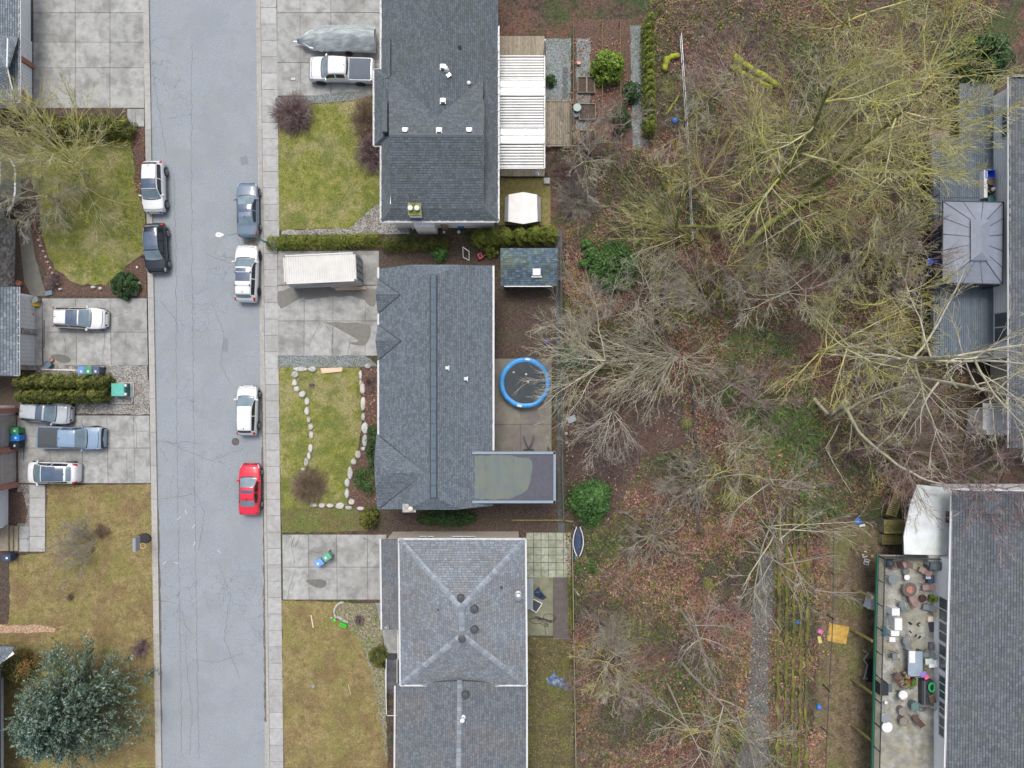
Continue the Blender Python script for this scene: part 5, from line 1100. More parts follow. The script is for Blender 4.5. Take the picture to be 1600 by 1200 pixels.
walls(En, [(P(1541, 0, 2.5).x, P(0, 676).y), (60, P(0, 676).y), (60, P(0, 640).y), (P(1541, 0, 2.5).x, P(0, 640).y)], 0, 2.55, M_whitew, "back_entry")
walls(En, [(P(1580, 0, 2.5).x, P(0, 640).y), (60, P(0, 640).y), (60, P(0, 562).y), (P(1580, 0, 2.5).x, P(0, 562).y)], 0, 4.5, M_beige)
mb = MB(); mb.prism([P(1536, 630, 2.7)[:2], P(1583, 630, 2.7)[:2], P(1583, 672, 2.7)[:2], P(1536, 672, 2.7)[:2]], 2.6, 2.7); mb.build("entry_roof", M_white, En)
# ------------------------------------------------------------------ vehicles (nose towards +x in their own axes)
KINDS = {
 # u, top height (x H), belt height, half width (x W/2), half roof width (x W/2)
 'suv': dict(u=[0, .02, .07, .17, .27, .41, .50, .70, .87, .945, .975, 1], zt=[.34, .47, .58, .62, .66, .965, 1, 1, .95, .68, .60, .40], zb=[.32, .44, .54, .59, .62, .62, .62, .63, .64, .63, .57, .38],
             w=[.70, .84, .94, 1, 1, 1, 1, 1, .98, .93, .90, .80], wt=[.55, .68, .78, .82, .82, .69, .67, .66, .63, .68, .70, .60], cowl=.262, rf=.405, rr=.875, rg=.94, side=(.30, .90)),
 'sedan': dict(u=[0, .02, .07, .17, .28, .43, .52, .66, .80, .87, .97, 1], zt=[.36, .50, .60, .65, .68, .97, 1, .98, .78, .73, .68, .45], zb=[.33, .46, .56, .61, .65, .66, .66, .67, .68, .70, .65, .42],
             w=[.66, .82, .93, 1, 1, 1, 1, 1, .98, .96, .88, .74], wt=[.52, .66, .76, .80, .80, .64, .61, .61, .66, .74, .68, .55], cowl=.275, rf=.43, rr=.69, rg=.82, side=(.31, .76)),
 'hatch': dict(u=[0, .02, .07, .15, .24, .41, .50, .70, .88, .95, .98, 1], zt=[.36, .48, .58, .62, .66, .965, 1, 1, .96, .72, .62, .42], zb=[.33, .45, .54, .58, .62, .63, .64, .65, .66, .66, .58, .38],
             w=[.70, .84, .94, 1, 1, 1, 1, 1, .97, .92, .90, .82], wt=[.56, .70, .78, .80, .80, .68, .66, .66, .64, .66, .68, .6], cowl=.232, rf=.405, rr=.885, rg=.945, side=(.27, .91)),
 'coupe_suv': dict(u=[0, .02, .07, .15, .22, .38, .48, .66, .84, .93, .975, 1], zt=[.34, .46, .56, .61, .64, .93, 1, .99, .86, .72, .66, .42], zb=[.32, .43, .52, .57, .60, .61, .62, .63, .66, .67, .6, .38],
             w=[.62, .78, .90, .98, 1, 1, 1, 1, .97, .93, .88, .76], wt=[.5, .62, .74, .78, .80, .70, .68, .66, .64, .68, .66, .55], cowl=.215, rf=.375, rr=.83, rg=.92, side=(.25, .86)),
 'pickup': dict(u=[0, .015, .05, .15, .235, .335, .42, .56, .60, .625, .96, .985, 1], zt=[.42, .54, .60, .635, .65, .97, 1, .985, .955, .63, .63, .62, .45], zb=[.38, .50, .575, .61, .62, .62, .62, .62, .62, .62, .622, .60, .42],
             w=[.80, .90, .97, 1, 1, .98, .97, .97, .98, 1, 1, .98, .95], wt=[.70, .80, .86, .87, .86, .74, .72, .71, .70, .88, .88, .87, .80], cowl=.23, rf=.33, rr=.597, rg=.622, side=(.265, .585)),
}
def vehicle(label, cat, kind, px, py, rz, L, Wd, Hh, paint, sunroof=None, rails=None, bars=False, tonneau=None, rim=None, name="parked_car", mirror=None, z=0.0, rglass=None, lower=None, group=None):
    k = KINDS[kind]; u_ = np.array(k['u']); w2 = Wd / 2
    us = np.unique(np.concatenate([np.linspace(0, 1, 61), [.005, .012, .99]]))
    def sm(a):
        a = np.array(a); f = np.interp(np.linspace(0, 1, 201), u_, a)
        for _ in range(2 if kind != 'pickup' else 1): f[1:-1] = (f[:-2] + 2 * f[1:-1] + f[2:]) / 4
        return f
    zt, zb, wd, wt = sm(k['zt']) * Hh, sm(k['zb']) * Hh, sm(k['w']) * w2, sm(k['wt']) * w2; uu = np.linspace(0, 1, 201)
    def ring(u):
        a, b, c, d = (float(np.interp(u, uu, q)) for q in (zt, zb, wd, wt)); s = .20 * Hh * .75
        a = max(a, b + .01)
        return [(.90 * c, s), (.985 * c, s + .08), (1.0 * c, min(.5 * (s + b), b - .02) + .05), (.985 * c, b - .07), (.945 * c, b), (d + .02, a - .05), (d - .04, a - .015), (d * .5, a + .008), (0, a + .014)]
    def S(u, f):
        r = ring(min(1, max(0, u))); sg = 1
        if f > 8: f = 16 - f; sg = -1
        i = min(7, int(f)); t = f - i; return Vector((L / 2 - u * L, sg * (r[i][0] * (1 - t) + r[i + 1][0] * t), r[i][1] * (1 - t) + r[i + 1][1] * t))
    root = empty(name, P(px, py, .8) * 1.0, rz, label, cat, group); root.location.z = z
    mb = MB(); fs = [0, 1, 2, 3, 4, 5, 6, 7, 8, 9, 10, 11, 12, 13, 14, 15, 16]; vs = [S(u, f) for u in us for f in fs]; n = len(fs)
    F = [(i * n + j, (i + 1) * n + j, (i + 1) * n + j + 1, i * n + j + 1) for i in range(len(us) - 1) for j in range(n - 1)]
    F += [[j for j in range(n)], [(len(us) - 1) * n + j for j in range(n - 1, -1, -1)]] + [(i * n + n - 1, (i + 1) * n + n - 1, (i + 1) * n, i * n) for i in range(len(us) - 1)]
    mb.add(vs, F); body = mb.build("body", paint, root, local=True, smooth=True)
    def patch(nm, u0, u1, f0, f1, m, nu=8, nf=8, bow=0, outw=.012, par=None, bow1=0):
        nu = max(nu, int((u1 - u0) * 90)); mb = MB(); G = []
        for i in range(nu + 1):
            for j in range(nf + 1):
                f = f0 + (f1 - f0) * j / nf; q = 2 * j / nf - 1; a0 = u0 + bow * q * q; a1 = u1 + bow1 * q * q; u = a0 + (a1 - a0) * i / nu
                p = S(u, f); e = 1e-3; du = S(u + e, f) - S(u - e, f); df = S(u, f + .01) - S(u, f - .01); nn = du.cross(df)
                nn = nn.normalized() if nn.length > 0 else Vector((0, 0, 1))
                if nn.dot(p - Vector((p.x, 0, Hh * .45))) < 0: nn = -nn
                G.append(p + nn * outw)
        mb.add(G, [(i * (nf + 1) + j, (i + 1) * (nf + 1) + j, (i + 1) * (nf + 1) + j + 1, i * (nf + 1) + j + 1) for i in range(nu) for j in range(nf)])
        return mb.build(nm, m, par or root, local=True, smooth=True)
    gs = mirror or M_cglass
    patch("windscreen", k['cowl'] - .018, k['rf'] + .004, 5.12, 10.88, gs, bow=.035, bow1=.006); patch("wiper_cowl", k['cowl'] - .036, k['cowl'] - .020, 5.2, 10.8, M_black, 2, 8, bow=.035, bow1=.035)
    patch("rear_window", k['rr'] + .008, k['rg'] - .004, 5.25, 10.75, rglass or gs, bow=-.006, bow1=-.014)
    for lo_, hi_ in ((4.18, 4.86), (11.14, 11.82)):
        a, b = k['side']; mid = a + (b - a) * .52
        patch("side_window", a + .02, mid - .008, lo_, hi_, M_dglass, 6, 3); patch("side_window", mid + .008, b - .015, lo_, hi_, M_dglass, 6, 3)
    if kind == 'pickup': tl = (.965, .992, 2.3, 4.3)
    else: tl = (.925, .985, 3.1, 4.75)
    for s in (0, 1):
        mr = (lambda a, b: (16 - b, 16 - a)) if s else (lambda a, b: (a, b))
        patch("headlight", .018, .085, *mr(3.0, 4.5), M_lamp, 4, 4); patch("tail_light", tl[0], tl[1], *mr(tl[2], tl[3]), M_redl, 4, 4)
        patch("door_handle", k['side'][0] + (k['side'][1] - k['side'][0]) * .42, k['side'][0] + (k['side'][1] - k['side'][0]) * .42 + .035, *mr(3.25, 3.5), M_chrome, 2, 1, outw=.02)
        patch("sill_trim", .1, .92, *mr(.1, 1.2), M_black, 10, 2, outw=.014)
    patch("grille", .002, .02, 1.0, 15.0, M_black, 2, 12); patch("bonnet_edge", .045, .052, 4.9, 11.1, M_dark, 1, 12, bow=.03, bow1=.03, outw=.004)
    if sunroof:
        for a, b, f0 in sunroof: patch("roof_glass", a, b, f0, 16 - f0, M_rglass, 4, 6)
    if rails:
        for f in (5.55, 10.45):
            mb = MB(); mb.tube([S(k['rf'] + .02 + (k['rr'] - k['rf'] - .03) * t / 6, f) + Vector((0, 0, .045 if 0 < t < 6 else 0)) for t in range(7)], .018, 5); mb.build("roof_rail", rails, root, local=True)
    if bars:
        for u in bars:
            mb = MB(); mb.tube([S(u, 5.5) + Vector((0, .02, .10)), S(u, 10.5) + Vector((0, -.02, .10))], .025, 5); mb.build("cross_bar", M_white, root, local=True)
            for f in (5.5, 10.5): mb = MB(); mb.box(S(u, f) + Vector((0, 0, .06)), (.14, .08, .12)); mb.build("bar_foot", M_black, root, local=True)
    if tonneau: patch("bed_cover", .632, .955, 5.05, 10.95, tonneau, 6, 6, outw=.02)
    mb = MB(); mb.bevbox(S(k['rr'] - .03, 8) + Vector((0, 0, .03)), (.13, .05, .05)); mb.build("antenna", M_black, root, local=True)
    for s in (1, -1):
        p = S(k['cowl'] + .055, 4.2 if s > 0 else 11.8); mb = MB(); mb.bevbox(p + Vector((.02, s * .13, .06)), (.13, .24, .16), rz=s * .25, b=.04); mb.build("wing_mirror", paint, root, local=True)
    r = .37 if kind in ('pickup',) else (.35 if Hh > 1.55 else .32); rimm = rim or M_rim
    for uw in ((.175, .80) if kind != 'pickup' else (.165, .775)):
        for s in (1, -1):
            c = Vector((L / 2 - uw * L, s * (w2 - .10), r)); Mx = Matrix.Rotation(-s * math.pi / 2, 3, 'X')
            mb = MB(); mb.lathe(c - Vector((0, s * .08, -.02)), [(r + .07, 0), (r + .07, .192)], 20, Mx); mb.build("wheel_arch", M_black, root, local=True)
            mb = MB(); mb.lathe(c, [(r * .7, -.1), (r - .02, -.1), (r, -.07), (r, .09), (r - .02, .125), (r * .68, .135)], 24, Mx); wh = mb.build("wheel", M_tyre, root, local=True)
            mb = MB(); mb.lathe(c, [(r * .66, .137), (r * .66, .143)], 20, Mx); mb.build("hub", M_dark, wh, local=True)
            mb = MB()
            for q in range(5):
                a = q * 1.2566; d = Vector((math.cos(a), 0, math.sin(a))); mb.bar(c + Vector((0, s * .15, 0)), c + Vector((0, s * .15, 0)) + d * r * .64, .075, .02)
            mb.tube([c + Vector((math.cos(a) * r * .63, s * .148, math.sin(a) * r * .63)) for a in np.linspace(0, 6.283, 21)], .018, 4); mb.lathe(c, [(r * .16, .14), (r * .16, .16)], 8, Mx); mb.build("rim", rimm, wh, local=True)
    return root
def paintm(n, c): return flat(n, c, .22, .0, coat=.6)
PW, PB, PG_, PR, PS = paintm("white_car_paint", (.65, .665, .68)), paintm("black_car_paint", (.012, .015, .024)), paintm("blue_grey_car_paint", (.14, .19, .26)), paintm("red_car_paint", (.62, .02, .045)), paintm("silver_car_paint", (.40, .43, .46))
PL = paintm("pale_blue_truck_paint", (.20, .29, .40)); up, dn = R(90), R(-90); gr = "cars parked along the street"
vehicle("white family wagon with square sunroof parked beside the north west lawn", "car", 'suv', 239.5, 291.5, dn + R(1), 4.55, 1.86, 1.66, PW, [(.42, .60, 5.9)], M_dark, rglass=M_dglass, group=gr)
vehicle("black crossover with silver roof rails parked behind the white family wagon", "car", 'suv', 242.5, 387, dn + R(2.5), 4.35, 1.84, 1.62, PB, [(.43, .78, 5.75)], M_chrome, group=gr)
vehicle("dark blue grey sedan parked by the pavement next to the hedge end", "car", 'sedan', 386.5, 327.5, up + R(1), 4.78, 1.84, 1.46, PG_, [(.44, .575, 5.7)], group=gr)
vehicle("white wagon with roof cross bars and long glass roof parked near the container driveway", "car", 'suv', 385, 427, up - R(1.5), 5.0, 1.96, 1.66, PW, [(.435, .50, 5.9), (.515, .66, 5.9)], None, bars=(.505, .73), rim=M_dark, group=gr)
vehicle("small white hatchback with plain roof parked by the round manhole cover", "car", 'hatch', 385.5, 641.5, up - R(1), 4.35, 1.76, 1.5, PW, None, rglass=M_dglass, group=gr)
vehicle("bright red sedan parked at the kerb", "car", 'sedan', 389.5, 765, up - R(.5), 4.5, 1.80, 1.43, PR, [(.49, .55, 5.9)], group=gr)
vehicle("white crossover with black roof rails parked on the western driveway", "car", 'suv', 123.5, 497, R(-2), 4.65, 1.86, 1.64, PW, [(.43, .64, 5.9)], M_dark)
vehicle("silver car tucked against the tall olive hedge", "car", 'suv', 70, 644, R(-5), 4.5, 1.84, 1.6, PS, [(.44, .56, 5.9)], M_dark, rglass=M_dglass)
vehicle("white coupe style crossover with full glass roof nosed towards the garage", "car", 'coupe_suv', 81, 739, R(179), 4.6, 1.9, 1.6, PW, [(.40, .80, 5.35)])
M_bed = flat("black_bed_cover", (.05, .06, .07), .7); M_bed2 = flat("grey_bed_cover", (.10, .125, .155), .8)
vehicle("pale blue grey pickup with black bed cover on the south west driveway", "pickup truck", 'pickup', 110, 684, R(-1), 5.75, 1.95, 1.78, PL, None, tonneau=M_bed, name="pickup_truck", rim=M_dark)
vehicle("white pickup with grey bed cover on the northern driveway", "pickup truck", 'pickup', 534, 109.5, R(178.5), 5.65, 2.02, 1.86, PW, None, tonneau=M_bed2, name="pickup_truck", rglass=M_dglass, rim=M_dark)
# boat under a tarpaulin beside the white pickup
bt = empty("covered_boat", P(527, 62, .8), R(0), "boat under a creased grey tarpaulin beside the white pickup", "boat"); bt.location.z = 0
mb = MB(); nx, ny = 40, 14; G = []
for i in range(nx + 1):
    u = i / nx; x = -3.5 + 6.9 * u; wv = 1.12 * min(1, (max(0.02, u) / .32) ** .6) * (1 if u < .93 else 1 - (u - .93) * 2); hr = 1.0 + 1.0 * math.sin(min(1, u * 1.15) * math.pi * .62)
    for j in range(ny + 1):
        q = 2 * j / ny - 1; fold = .05 * math.sin(i * 1.7 + q * 3) * abs(q) + .03 * math.sin(i * .9 - q * 5); G.append((x, wv * q * (1 + .03 * math.sin(i * 2.1)), max(.55, hr * (1 - .42 * abs(q) ** 1.6) + fold)))
mb.add(G, [(i * (ny + 1) + j, (i + 1) * (ny + 1) + j, (i + 1) * (ny + 1) + j + 1, i * (ny + 1) + j + 1) for i in range(nx) for j in range(ny)]); mb.build("tarpaulin", mat("grey_tarpaulin", [(.17, .20, .21), (.28, .32, .33), (.42, .45, .46)], scale=1.8, rough=.6, bump=.5, bscale=3, stretch=(.6, 2.5, 1)), bt, local=True, smooth=True)
mb = MB(); mb.prism([(-3.3, -.1), (-2.3, -.8), (3.3, -1.0), (3.3, 1.0), (-2.3, .8), (-3.3, .1)], .45, .9); mb.build("hull", M_white, bt, local=True)
for s in (1, -1):
    mb = MB(); mb.lathe((.9, s * .95, .33), [(.32, -.1), (.32, .1)], 16, Matrix.Rotation(math.pi / 2, 3, 'X')); mb.build("trailer_wheel", M_tyre, bt, local=True)
mb = MB(); mb.bar((-3.9, 0, .45), (3.0, 0, .45), .1); mb.build("trailer_frame", M_galv, bt, local=True)

# shipping container
sc_ = empty("shipping_container", P(499.5, 419, 2.6), R(2.6), "long white shipping container with grey ribbed doors on our driveway", "shipping container"); sc_.location.z = 0
cw, cl, chh = 2.44, 6.06, 2.6; M_cont = mat("white_container_paint", [(.49, .49, .475), (.565, .565, .55)], scale=1.2, rough=.5, big=((.47, .455, .41), .45), bigscale=.7)
mb = MB(); mb.box((0, 0, 1.3), (cl - .12, cw - .12, 2.42)); mb.build("shell", M_cont, sc_, local=True)
mb = MB()
for i in range(30):
    x = -cl / 2 + .18 + i * (cl - .36) / 29
    mb.box((x, 0, chh - .055), (.10, cw - .22, .03))
    for s in (1, -1): mb.box((x, s * (cw / 2 - .05), 1.3), (.10, .05, 2.25))
mb.build("corrugation", M_cont, sc_, local=True)
mb = MB()
for s in (1, -1):
    for z in (.08, chh - .06): mb.box((0, s * (cw / 2 - .05), z), (cl, .1, .12))
    for t in (1, -1): mb.box((t * (cl / 2 - .06), s * (cw / 2 - .05), 1.3), (.12, .104, 2.55))
for t in (1, -1):
    for z in (.082, chh - .062): mb.box((t * (cl / 2 - .05), 0, z), (.104, cw - .2, .12))
mb.build("frame", M_cont, sc_, local=True)
for s in (1, -1):
    mb = MB(); mb.box((cl / 2 - .005, s * .57, 1.3), (.06, 1.08, 2.3)); d = mb.build("door", flat("pale_grey_door", (.50, .53, .53), .6), sc_, local=True)
    mb = MB()
    for y in (.25, .85): mb.bar((cl / 2 + .055, s * y, .12), (cl / 2 + .055, s * y, 2.5), .05)
    for z in (.45, 1.0, 1.55, 2.1): mb.bar((cl / 2 + .035, s * .06, z), (cl / 2 + .035, s * 1.08, z), .03, .06)
    mb.build("lock_bar", M_dark, d, local=True)
for x in (cl / 2 - .09, -cl / 2 + .09):
    for y in (cw / 2 - .09, -cw / 2 + .09): mb = MB(); mb.box((x, y, chh + .012), (.16, .16, .03)); mb.build("corner_casting", M_dark if x > 0 else M_brick, sc_, local=True)
mb = MB()
for i in range(11): mb.box((-.9 + i * .21, -cw / 2 - .006, 1.9), (.13, .012, .16 if i % 3 else .1))
mb.build("side_lettering", M_dark, sc_, local=True)
mb = MB()
for i in range(4): mb.box((cl / 2 - .55, -.5 + i * .14, chh - .037), (.05, .09, .006)); mb.box((-cl / 2 + .5, -.2 + i * .14, chh - .037), (.05, .09, .006))
mb.build("roof_number", M_galv, sc_, local=True)
# ------------------------------------------------------------------ sheds, decks, fences
sh = empty("garden_shed", P(826, 418), label="dark blue shingled garden shed with a white skylight", cat="shed")
e = 2.25; a, b = P(783, 0, e).x + .15, P(869, 0, e).x - .15; ya, yb = P(0, 445, e).y + .15, P(0, 390, e).y - .15
walls(sh, [(a, ya), (b, ya), (b, yb), (a, yb)], 0, e, flat("shed_blue", (.10, .14, .18), .7))
roof(sh, [(782, 447, e), (871, 447, e), (871, 411, e + .75), (782, 411, e + .75)], S_SH, .2, .32); roof(sh, [(782, 388, e + .25), (871, 388, e + .25), (871, 411, e + .75), (782, 411, e + .75)], S_SH, .2, .32)
mb = MB(); mb.bar(P(788, 447.5, e), P(862, 447.5, e), .07, .1); mb.build("fascia", M_white, sh)
mb = MB(); mb.bevbox(P(838.5, 425, e + .56), (.68, .62, .14), b=.05); mb.build("skylight", mat("milky_dome", [(.50, .56, .60), (.60, .66, .69)], scale=2, rough=.2), sh); mb = MB(); mb.box(P(838.5, 432.5, e + .42), (.85, .1, .06)); mb.build("skylight_flashing", M_galv, sh)
# fabric shelter
ts = empty("fabric_shelter", P(816, 326), label="white peaked fabric shelter on the mossy patio", cat="shelter"); ts_m = mat("white_fabric", [(.60, .60, .58), (.70, .70, .69)], scale=1.2, rough=.7, bump=.2, bscale=4); ts_g = mat("grey_fabric", [(.34, .35, .37), (.46, .47, .48)], scale=1.2, rough=.7, bump=.3, bscale=4)
L_ = [(795, 304), (817.5, 300), (839, 304), (840, 346), (817.5, 350), (794, 346)]; zz = [1.9, 2.3, 1.9, 1.9, 2.3, 1.9]; T_ = [P(x, y, z) for (x, y), z in zip(L_, zz)]
mb = MB(); mb.add(T_ + [v - Vector((0, 0, .03)) for v in T_], [(0, 5, 4, 1), (1, 4, 3, 2), (6, 7, 10, 11), (7, 8, 9, 10)]); mb.build("roof", ts_m, ts)
mb = MB(); bs = [P(790, 307, 0), P(843, 307, 0), P(843, 347, 0), P(789, 347, 0)]; md = [P(789, 309, 1.0), P(845, 309, 1.0), P(845, 346, 1.0), P(788, 346, 1.0)]
mb.add([T_[0], T_[2], T_[3], T_[5]] + md + bs, [(4, 0, 3, 7), (1, 5, 6, 2), (8, 4, 7, 11), (5, 9, 10, 6)]); mb.add([T_[0], T_[1], T_[2], md[1], md[0], T_[3], T_[4], T_[5], md[3], md[2]], [(4, 3, 2, 1, 0), (9, 8, 7, 6, 5)]); mb.build("side_wall", ts_g, ts)

# grey plank deck of the north east house with black railing, at first floor height
dk = empty("plank_deck", P(1505, 380, 0), label="raised grey plank deck with black railing behind the north east house", cat="deck"); zd = 2.8
x = 1459.0
for i in range(29):
    xx = 1457 + i * 3.35; y0_, y1_ = (130, 305) if xx > 1500 else (215, 305)
    for yy0, yy1 in ((y0_, 309), (309.5, 556)):
        A, B = P(xx, yy0, zd), P(xx, yy1, zd); mb = MB(); mb.bevbox(((A.x + B.x) / 2, (A.y + B.y) / 2, zd - .02), (.158, abs(A.y - B.y), .04), b=.008); mb.build("board", M_dboard, dk)
mb = MB()
for y in (218, 260, 309, 372, 440, 500, 553): A, B = P(1457, y, zd - .15), P(1552, y, zd - .15); mb.bar(A, B, .05, .2)
mb.bar(P(1456, 215, zd - .1), P(1456, 556, zd - .1), .06, .25); mb.build("joists", M_wood, dk)
for y in (222, 300, 380, 460, 548):
    mb = MB(); p = P(1458, y, zd); mb.bar((p.x, p.y, 0), (p.x, p.y, zd - .1), .14); mb.build("post", M_wood, dk)
rl = empty("deck_railing", P(1456, 400, zd), label="black baluster railing along the grey plank deck", cat="railing")
A, B = P(1456, 268, zd), P(1456, 552, zd); mb = MB()
for h in (.1, 1.05): mb.bar(A + Vector((0, 0, h)), B + Vector((0, 0, h)), .05)
for y_ in (268,): mb.bar(P(1456, y_, zd) + Vector((0, 0, 1.05)), P(1478, y_ - 18, zd) + Vector((0, 0, 1.05)), .05); mb.bar(P(1456, y_, zd) + Vector((0, 0, .1)), P(1478, y_ - 18, zd) + Vector((0, 0, .1)), .05)
mb.build("rails", M_dark, rl)
n = int((A - B).length / .17)
for i in range(n + 1):
    p = A.lerp(B, i / n); mb = MB(); w = .09 if i % 13 == 0 else .028; mb.bar(p, p + Vector((0, 0, 1.05)), w); mb.build("post" if i % 13 == 0 else "baluster", M_dark, rl)
gz = empty("gazebo", P(1520, 380, zd), label="grey metal hip roofed gazebo on the raised plank deck", cat="gazebo"); M_gz = mat("gazebo_metal", [(.155, .175, .22), (.19, .215, .265)], scale=1.5, rough=.6); eg, tg = zd + 2.1, zd + 2.85
c4 = [(1473, 314), (1568, 316), (1566, 444), (1472, 442)]; r4 = [(1519, 345), (1540, 345), (1539, 406), (1518, 406)]
E_ = [P(x, y, eg) for x, y in c4]; I_ = [P(x, y, tg - .12) for x, y in r4]
def seampanels(Ea, Eb, Ia, Ib, n):
    for i in range(n):
        mb = MB(); q = [Ea.lerp(Eb, i / n), Ea.lerp(Eb, (i + 1) / n - .01), Ia.lerp(Ib, (i + 1) / n - .01), Ia.lerp(Ib, i / n)]; mb.slab3(q, .03); mb.build("roof_panel", M_gz, gz)
        if i: mb = MB(); mb.bar(q[0] + Vector((0, 0, .01)), q[3] + Vector((0, 0, .01)), .022, .03); mb.build("seam", flat("gazebo_seam", (.11, .125, .155)), gz)
for i, n in ((0, 3), (1, 5), (2, 3), (3, 5)): seampanels(E_[i], E_[(i + 1) % 4], I_[i], I_[(i + 1) % 4], n)
T2 = [P(x, y, tg) for x, y in ((1517, 343), (1547, 343), (1545, 407), (1517, 407))]; R0, R1 = P(1533, 353, tg + .3), P(1534, 394, tg + .3)
for q in ([T2[0], T2[1], R0], [T2[2], T2[3], R1], [T2[1], T2[2], R1, R0], [T2[3], T2[0], R0, R1]): mb = MB(); mb.slab3(q, .03); mb.build("top_panel", M_gz, gz)
mb = MB()
for i in range(4): mb.bar(E_[i], E_[(i + 1) % 4], .06, .12); mb.bar(E_[i], I_[i], .05, .05)
mb.build("frame", M_dark, gz)
for q in E_: mb = MB(); mb.bar((q.x * .995, q.y * .99, zd), (q.x * .995, q.y * .99, eg), .12); mb.build("post", M_dark, gz)

# south east house, white upper deck, concrete deck with railing
Es = empty("house", P(1620, 960), label="south east house with big slate roof and white windowed wall over the cluttered deck", cat="house"); e = 5.6; zd = 3.0
xw = P(1459, 0, zd).x
walls(Es, [(xw, P(0, 1300, zd).y), (62, P(0, 1300, zd).y), (62, P(0, 772, e).y), (P(1500, 0, 4).x, P(0, 772, e).y), (P(1500, 0, 4).x, P(0, 866, 4.0).y), (xw, P(0, 866, zd).y)], 0, e - .1, M_whitew)
roof(Es, [(1488, 765, e), (1477, 1300, e), (1760, 1300, 8.4), (1760, 773, 8.4)], S_E, .2, .33)
gutter(Es, (1487, 765, e), (1476, 1200, e), .14, brackets=False); mb = MB(); mb.bar(P(1486, 763, e), P(1640, 770, 7.0), .22, .2); mb.build("barge_board", M_white, Es)
mb = MB(); mb.prism([P(x, y, 3.9)[:2] for x, y in ((1433, 757), (1487, 763), (1486, 868), (1413, 866), (1412, 838), (1422, 790))], 3.8, 3.9); mb.build("upper_deck", mat("white_deck_membrane", [(.50, .54, .56), (.62, .66, .68), (.70, .73, .75)], scale=1, rough=.5, big=((.50, .55, .46), .5), bigscale=.5, detail=9), Es)
mb = MB(); mb.prism([P(x, y, 0)[:2] for x, y in ((1420, 790), (1480, 790), (1480, 866), (1410, 866), (1410, 838))], 0, 3.78); mb.build("lower_wall", flat("grey_plaster", (.30, .31, .30), .8), Es)
mb = MB(); mb.bevbox(P(1483, 808, 4.1), (.35, .9, .4)); mb.build("deck_unit", M_black, Es)
for ya_, yb_, n in ((926, 962, 2), (964, 994, 2), (998, 1016, 1), (1018, 1038, 1), (1046, 1082, 3), (1086, 1106, 2), (1109, 1140, 2)):
    window(Es, (xw, P(0, yb_, zd).y, 0), (xw, P(0, ya_, zd).y, 0), zd + .75, e - .55, (-1, 0, 0), n)
pk = empty("concrete_deck", P(1415, 1000, 0), label="raised stained concrete deck crowded with garden furniture", cat="deck")
mb = MB(); mb.prism([P(x, y, zd)[:2] for x, y in ((1371, 867), (1459, 869), (1459, 1240), (1362, 1240))], zd - .2, zd); mb.build("floor", mat("stained_deck_concrete", [(.16, .16, .13), (.27, .27, .24), (.38, .385, .37)], scale=1.1, rough=.85, big=[((.24, .225, .14), .65), ((.15, .145, .14), .6)], bigscale=.9, detail=9), pk)
for y in (870, 935, 1003, 1085, 1160): mb = MB(); p = P(1367, y, zd); mb.tube([Vector((p.x - .5, p.y + .0, -.05)), Vector((p.x - .1, p.y, zd - .2))], .13, 8); mb.build("post", M_woodm, pk)
mb = MB(); mb.bar(P(1371, 866, zd - .02), P(1361.5, 1240, zd - .02), .14, .24); mb.build("green_fascia", flat("dark_green_paint", (.02, .15, .10), .5), pk)
r2 = empty("deck_railing", P(1370, 1000, zd), label="railing with pale slats on the green edge of the concrete deck", cat="railing"); A, B = P(1372, 868, zd + .02), P(1363, 1230, zd + .02); mb = MB()
mb.bar(A + Vector((0, 0, 1.05)), B + Vector((0, 0, 1.05)), .07); mb.bar(A + Vector((0, 0, .1)), B + Vector((0, 0, .1)), .05); mb.build("top_rail", M_dark, r2); n = int((A - B).length / .165)
M_cream = flat("cream_slat", (.50, .47, .36), .6)
for i in range(n + 1):
    p = A.lerp(B, i / n); mb = MB(); k = i % 12 == 0; mb.bar(p, p + Vector((0, 0, 1.02)), .07 if k else .10, .07 if k else .02); mb.build("post" if k else "slat", M_dark if k else M_cream, r2)
r3 = empty("deck_railing", P(1400, 868, zd), label="mesh panel railing closing the north side of the concrete deck", cat="railing"); A, B = P(1372, 868, zd), P(1458, 869, zd); mb = MB()
mb.bar(A + Vector((0, 0, 1.05)), B + Vector((0, 0, 1.05)), .05)
for t in (0, .33, .66, 1): p = A.lerp(B, t); mb.bar(p, p + Vector((0, 0, 1.05)), .06)
mb.build("frame", M_dark, r3); mb = MB(); C = (A + B) / 2; mb.box(C + Vector((0, 0, .55)), ((B - A).length, .02, .9)); mb.build("panel", flat("smoked_panel", (.12, .14, .13), .3), r3)

# timber stairs, leaning slatted gate
s2 = empty("timber_steps", P(1397, 825), label="two broad mossy timber platforms below the white upper deck", cat="steps")
for (ya_, yb_, z, xa_, xb_) in ((812, 834, 1.0, 1381, 1414), (835, 851, .6, 1378, 1410)):
    for k in range(5):
        y = ya_ + (yb_ - ya_) * (k + .5) / 5; A, B = P(xa_, y, z), P(xb_, y, z); mb = MB(); mb.bevbox(((A + B) / 2), ((B - A).length, (yb_ - ya_) * .0545 / 5 - .015, .04), b=.008); mb.build("board", M_woodm, s2)
    mb = MB(); mb.prism([P(xa_ + 1, ya_ + 1, z)[:2], P(xb_ - 1, ya_ + 1, z)[:2], P(xb_ - 1, yb_ - 1, z)[:2], P(xa_ + 1, yb_ - 1, z)[:2]], 0, z - .03); mb.build("base", M_wood, s2)
s3 = empty("slatted_gate", P(1405, 780), label="long mossy slatted timber panel leaning by the upper deck", cat="slatted panel")
A, B = P(1402, 760, 1.3), P(1385, 804, 1.0); C, D = P(1414, 764, 1.5), P(1399, 808, 1.2)
